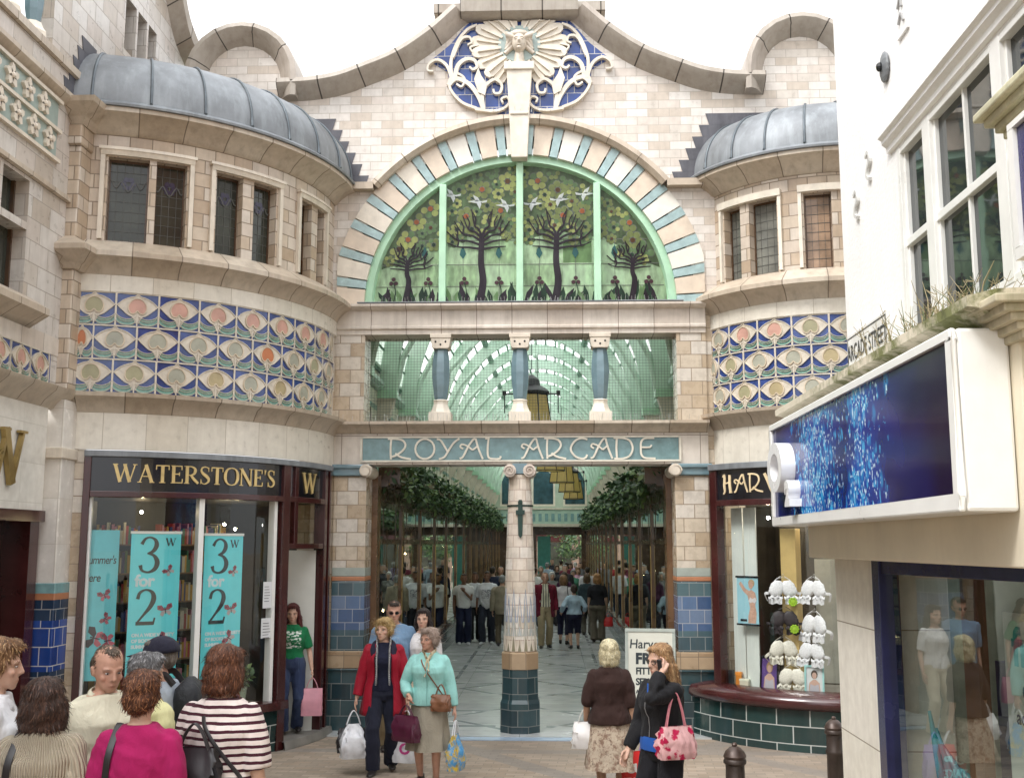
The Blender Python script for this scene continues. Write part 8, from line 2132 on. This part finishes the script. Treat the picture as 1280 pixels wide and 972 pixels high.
# bollards
def bollard(x, y, label):
    root = empty('bollard', label, 'bollard', (x, y, ground(y)), 0, 'iron bollards on the pavement'); m = MB()
    m.lathe([(.105, -.05), (.105, .10), (.085, .12), (.078, .16), (.074, .52), (.084, .535), (.084, .56), (.074, .575), (.072, .70), (.088, .715), (.088, .735), (.080, .745)], 0, 0, 12, 0)
    m.build('post', [plain('chipped_brown_iron', (.045, .032, .026), .45, .3, 9, .3, dirt=.5, dirtcol=(.14, .12, .10), bump=.2)], root, smooth=40, local=True)
    m = MB(); m.lathe([(.080, .745), (.088, .765), (.072, .80), (.040, .83), (.018, .838), (.022, .85), (.014, .862), (.002, .865)], 0, 0, 12, 0); m.build('domed_cap', [plain('worn_cap_iron', (.07, .045, .036), .42, .3, 14, .3, dirt=.4, dirtcol=(.2, .18, .15))], root, smooth=40, local=True)
def groundpt(u, d): 
    y = CAM[1]+d; return float(atY(u, 680, y)[0]), y
x, y = groundpt(911, 8.62); bollard(x, y, 'worn brown iron bollard in front of the curved tiled riser')
x, y = groundpt(1033, 10.35); bollard(x, y, 'dark iron bollard close to the cream corner pillar')
# sandwich board inside the entrance
bp = atY(803, 830, -.75); 
root = empty('sandwich_board', 'white framed board advertising a fitting service beside the right pier', 'sign board', (1.77, .12, .02), rad(-8))
m = MB(); fb_ = lambda u, v, d=0.0: (u, -d-.30*(.0)+(1.25-v)*-.10, v)
m.prism([(-.31, .05), (.31, .05), (.31, 1.30), (-.31, 1.30)], fb_, -.02, 0, 0); m.build('panel', [plain('cream_poster_board', (.62, .62, .54), .5, .04, 3)], root, local=True)
m = MB()
for q in ([(-.34, .0), (-.30, .0), (-.30, 1.34), (-.34, 1.34)], [(.30, .0), (.34, .0), (.34, 1.34), (.30, 1.34)], [(-.30, 1.30), (.30, 1.30), (.30, 1.34), (-.30, 1.34)], [(-.30, .05), (.30, .05), (.30, .09), (-.30, .09)]): m.prism(q, fb_, -.025, .012, 0)
m.prism([(-.34, .0), (-.30, .0), (-.30, 1.34), (.30, 1.34), (.30, 1.30), (-.34, 1.30)], lambda u, v, d: (u, .42-.30*v+d, v), 0, .02, 0) if False else None
for s in (-1, 1): m.tube([(s*.32, .0, 1.30), (s*.32, .42, .02)], .018, 6, 0)
m.build('frame', [plain('grey_green_frame', (.38, .42, .38), .4)], root, local=True)
for tx, u, z, sz, al, sp_, sh_2, bo in (('Harveys', -.02, 1.08, .17, 'CENTER', 1, .1, .002), ('FREE', -.20, .88, .19, 'LEFT', 1.05, 0, .010), ('FITTING', -.20, .74, .125, 'LEFT', .9, 0, .004), ('SERVICE', -.20, .60, .125, 'LEFT', .9, 0, .004), ('ALWAYS', -.20, .49, .07, 'LEFT', 1.1, 0, .002), ('BRAS', -.20, .34, .09, 'LEFT', 1.1, 0, .002), ('CUP', -.20, .23, .09, 'LEFT', 1.1, 0, .002)):
    m = MB(); put_text(m, tx, fb_, u, z, sz, .003, 0, al, sp_, sh_2, bo, .95); m.build('printed_word', [INK], root, local=True)
# lingerie window: hanging poster, hung garments, framed pictures, small boxes
PT = 44.0
fn = BR.fn(PT, RS2-.10); root = empty('hanging_poster', 'pale blue fashion poster hung at the left of the lingerie window', 'poster', fn(0, 1.47, 0)); m = MB()
m.prism([(-.165, 1.48), (.165, 1.48), (.165, 2.08), (-.165, 2.08)], fn, -.005, 0, 0)
for z in (1.47, 2.08): m.prism([(-.18, z-.012), (.18, z-.012), (.18, z+.012), (-.18, z+.012)], fn, -.012, .008, 1)
m.build('poster_card', [plain('sky_blue_card', (.30, .54, .62), .4, .06, 3), M['black']], root)
m = MB(); sk_, hr_ = 0, 1
def disc(c, rx, ry, d, mi, rot=0): 
    m.face([fn(c[0]+rx*math.cos(a)*math.cos(rad(rot))-ry*math.sin(a)*math.sin(rad(rot)), c[1]+rx*math.cos(a)*math.sin(rad(rot))+ry*math.sin(a)*math.cos(rad(rot)), d) for a in np.linspace(0, 2*math.pi, 18, endpoint=False)], mi)
m.face([fn(u, v, .002) for u, v in [(-.0, 1.49), (.12, 1.49), (.135, 1.62), (.115, 1.72), (.14, 1.80), (.12, 1.88), (.06, 1.92), (.03, 1.90), (-.03, 1.93), (-.10, 2.02), (-.13, 1.99), (-.07, 1.90), (.0, 1.84), (.02, 1.76), (.035, 1.68), (.005, 1.58)]], 0)
disc((.055, 1.975), .035, .048, .003, 0); disc((.065, 2.0), .048, .050, .0025, 1)
m.face([fn(u, v, .004) for u, v in [(.015, 1.77), (.04, 1.745), (.075, 1.76), (.11, 1.745), (.14, 1.78), (.12, 1.82), (.08, 1.80), (.04, 1.82)]], 2)
m.prism([(-.12, 1.51), (-.02, 1.51), (-.02, 1.54), (-.12, 1.54)], fn, .001, .003, 3)
m.build('figure_print', [plain('print_skin', (.52, .32, .24), .45, .15, 20), plain('print_hair', (.40, .28, .16), .5), plain('print_white', (.62, .58, .58), .5), M['black']], root)
LACE = [plain('white_lace', (.74, .74, .76), .5, .12, 60, bump=.15), plain('ivory_lace', (.70, .67, .58), .5, .12, 60, bump=.15), plain('black_lace', (.03, .022, .025), .6, .3, 40)]
def bra(p, rz, mi, s, label, seed):
    root = empty('hung_bra', label, 'lingerie', p, rz, 'lingerie hung on the display column'); r = random.Random(seed); m = MB()
    for sg in (-1, 1):
        rows = []
        for i in range(8):
            a = rad(90*i/7); rr = math.cos(a); row = []
            for q in np.linspace(0, 2*math.pi, 40, endpoint=False):
                pk_ = 1+.8*max(0, math.sin(q-sg*.35))**2.2-.18*max(0, -math.sin(q))+(.05*math.sin(13*q+seed) if i < 2 else .012*math.sin(9*q+i))
                row.append((sg*.080*s+.080*s*rr*pk_*math.cos(q), -.034*s*math.sin(a)-.006*math.sin(5*q+i)*(i < 2), -.155*s+.074*s*rr*pk_*math.sin(q)))
            rows.append(row)
        m.grid(rows, 0, close=True)
        for lv in range(1):
            F = [(sg*(.01+.16*s*t_), -.03*s-.012*math.sin(22*t_+lv), -.20*s-.05*lv*s-.012*math.sin(15*t_+seed)) for t_ in np.linspace(0, 1, 18)]
            m.grid([F, [(x_, y_-.012, z_-.028*s-.004*math.sin(9*k_)) for k_, (x_, y_, z_) in enumerate(F)]], 0)
        m.tube(catmull([(sg*.11*s, -.02, -.09*s), (sg*.09*s, .0, -.03*s), (sg*.02*s, .01, .02)], 3), .0035*s, 5, 0)
        m.tube(catmull([(sg*.16*s, -.01, -.17*s), (sg*.20*s, .03, -.20*s+r.uniform(-.03, .03)), (sg*.17*s, .06, -.26*s)], 3), [(.004, .018*s)]*7, 6, 0)
        m.grid([[(sg*(.02+.15*s*t_), -.035*s-.02*math.sin(6*t_*3.1+k), -.22*s-.035*k*s-.01*math.sin(11*t_)) for t_ in np.linspace(0, 1, 8)] for k in range(3)], 0)
    m.build('cups_and_straps', [LACE[mi]], root, smooth=60, local=True)
    m = MB(); m.tube([(-.06*s, .01, -.015), (0, .01, .01), (.06*s, .01, -.015)], .0025, 5, 0); m.tube(catmull([(0, .01, .01), (.0, .01, .04), (.015, .01, .05), (.02, .01, .035)], 3), .003, 5, 0); m.build('hanger', [M['pin']], root, local=True)
spots = [(978, 722, 0, 'white bra hung top left of the honey coloured display column', 1), (1016, 722, 0, 'white bra hung top right of the display column', 0), (980, 760, 2, 'black bra hung second from the top on the left of the column', 1), (1017, 765, 0, 'large white bra second from the top on the right of the column', 0), (979, 797, 1, 'ivory bra third from the top on the left of the column', 1), (1014, 800, 0, 'white bra third from the top on the right of the column', 0), (990, 832, 1, 'ivory bra at the foot of the display column', 0)]
def on_cyl(u, v, bow, r):
    q = ray(u, v); ox, oy = CAM[0]-bow.cx, CAM[1]-bow.cy; a = q[0]**2+q[1]**2; b = 2*(ox*q[0]+oy*q[1]); c = ox*ox+oy*oy-r*r
    return CAM+q*((-b-math.sqrt(b*b-4*a*c))/(2*a))
for i, (u, v, mi, lab, k_) in enumerate(spots):
    p = on_cyl(u, v, BR, RS2-.22); t = math.degrees(math.atan2(BR.cy-p[1], BR.cx-p[0])); bra(tuple(p), rad(t-90)+(.5, -.45, .35, -.6, .55, -.35, .1)[i], mi, 1.12 if i != 3 else 1.26, lab, i)
for i, (u, v, lab) in enumerate(((991, 752, 'lime green paper rosette beside the black bra'), (993, 786, 'lime green paper rosette above the ivory bra'))):
    p = on_cyl(u, v, BR, RS2-.18); m = MB(); m.ell((0, 0, 0), (.045, .02, .045), 14, 8, 0)
    for k in range(10): a = 2*math.pi*k/10; m.ell((.045*math.cos(a), -.008, .045*math.sin(a)), (.016, .012, .016), 6, 5, 0)
    o = m.build('paper_rosette', [plain('lime_paper', (.32, .52, .03), .5)]); o.location = tuple(p); tag(o, lab, 'decoration', 'rosettes in the lingerie window')
def picture(u, v, w, h_, frame, bgc, label, hairc):
    p = on_cyl(u, v, BR, RS2-.16); t = math.degrees(math.atan2(BR.cy-p[1], BR.cx-p[0])); f0_ = BR.fn(t, RS2-.16); z0 = .66
    root = empty('framed_picture', label, 'picture', f0_(0, z0, 0)); m = MB(); f_ = lambda a, b, d=0.0: f0_(a, z0+b, d-.12*b)
    e = .022
    for q in ([(-w/2, 0), (-w/2+e, 0), (-w/2+e, h_), (-w/2, h_)], [(w/2-e, 0), (w/2, 0), (w/2, h_), (w/2-e, h_)], [(-w/2+e, 0), (w/2-e, 0), (w/2-e, e), (-w/2+e, e)], [(-w/2+e, h_-e), (w/2-e, h_-e), (w/2-e, h_), (-w/2+e, h_)]): m.prism(q, f_, -.01, .012, 0)
    m.build('frame', [frame], root); m = MB(); m.prism([(-w/2+e, e), (w/2-e, e), (w/2-e, h_-e), (-w/2+e, h_-e)], f_, -.006, 0, 0)
    def dd(c, rx, ry, d, mi): m.face([f_(c[0]+rx*math.cos(a), c[1]+ry*math.sin(a), d) for a in np.linspace(0, 2*math.pi, 16, endpoint=False)], mi)
    dd((0, h_*.68), w*.17, h_*.16, .002, 2); dd((0, h_*.64), w*.115, h_*.115, .003, 1)
    m.face([f_(a, b, .0015) for a, b in [(-w*.30, e), (w*.30, e), (w*.26, h_*.38), (w*.07, h_*.50), (-w*.07, h_*.50), (-w*.26, h_*.38)]], 1); m.face([f_(a, b, .003) for a, b in [(-w*.26, e*1.3), (w*.26, e*1.3), (w*.2, h_*.34), (0, h_*.28), (-w*.2, h_*.34)]], 3)
    m.build('portrait_print', [bgc, plain('portrait_skin', (.50, .32, .25), .5), hairc, plain('portrait_top', (.40, .38, .42), .5)], root)
picture(961, 848, .26, .42, M['black'], plain('violet_ground', (.10, .05, .20), .4, .2, 4), 'black framed portrait on violet standing on the lingerie window deck', plain('portrait_fair', (.34, .22, .10), .5))
picture(1018, 856, .24, .34, plain('aqua_frame', (.30, .56, .54), .4), plain('pale_ground', (.58, .60, .60), .4), 'aqua framed portrait at the foot of the lingerie display column', plain('portrait_dark', (.05, .03, .02), .5))
for i, (u, cl, w, h_, lab) in enumerate(((914, (.012, .012, .014), .07, .20, 'tall black box standing left on the lingerie window deck'), (924, (.62, .22, .03), .07, .19, 'orange box standing between two boxes on the lingerie window deck'), (931, (.66, .62, .48), .12, .11, 'low cream box standing right of the orange box'))):
    p = on_cyl(u, 855, BR, RS2-.14); m = MB(); m.box(-w/2, w/2, -.03, .03, 0, h_, 0); o = m.build('gift_box', [plain('box_card_%d' % i, cl, .4)], bevel=.004); o.location = (p[0], p[1], .662); o.rotation_euler = (0, 0, rad(-30)); tag(o, lab, 'box')
    m = MB(); m.box(-w/2-.003, w/2+.003, -.033, .033, h_*.8, h_+.003, 0); l_ = m.build('lid', [plain('box_lid_%d' % i, tuple(min(.8, c*1.3+.01) for c in cl), .35)], o, local=True)
# phone shop display: posters and banner cloth inside the glass
fP = lambda u, v, d=0.0: (GX+.42-d+.157*(u-7.2), -u, v)
root = empty('display_panel', 'tall white phone accessories panel inside the right hand shop window', 'display panel', (GX+.3, -8.9, .2)); m = MB()
m.prism([(7.48, .2), (9.0, .2), (9.0, 2.05), (7.48, 2.05)], fP, -.02, 0, 0); m.build('panel', [plain('white_panel', (.62, .68, .66), .4, .06, 2)], root)
PM = [plain('teal_print', (.05, .24, .30), .5), plain('navy_print', (.02, .03, .12), .5)]
for tx, u, z, sz, mi in (('free', 7.58, 1.72, .34, 0), ('O', 7.66, 1.50, .15, 1), ('2', 7.78, 1.47, .08, 1), ('accessories', 7.58, 1.34, .13, 1)):
    m = MB(); put_text(m, tx, fP, u, z, sz, .003, 0, 'LEFT', 1, 0, .012 if mi == 0 else .002, .9); m.build('printed_word', [PM[mi]], root)
m = MB(); m.prism([(7.76, .25), (8.0, .25), (8.04, .75), (7.89, .86), (7.80, .78)], fP, .001, .004, 0); m.build('printed_picture', [PM[1]], root)
m = MB()
for k in range(6): m.tube(catmull([(GX+.30+.03*k, -6.42-.04*k, 1.25-.12*k), (GX+.34+.05*k, -6.52-.07*k, .75), (GX+.38+.07*k, -6.66-.10*k, .2)], 4), [.012, .02, .028, .034, .04, .045, .05, .055, .06], 8, 0)
o = m.build('draped_cloth', [plain('turquoise_satin', (.02, .26, .32), .25, .25, 7)], smooth=60); tag(o, 'turquoise cloth draped down at the left of the phone shop window', 'cloth')
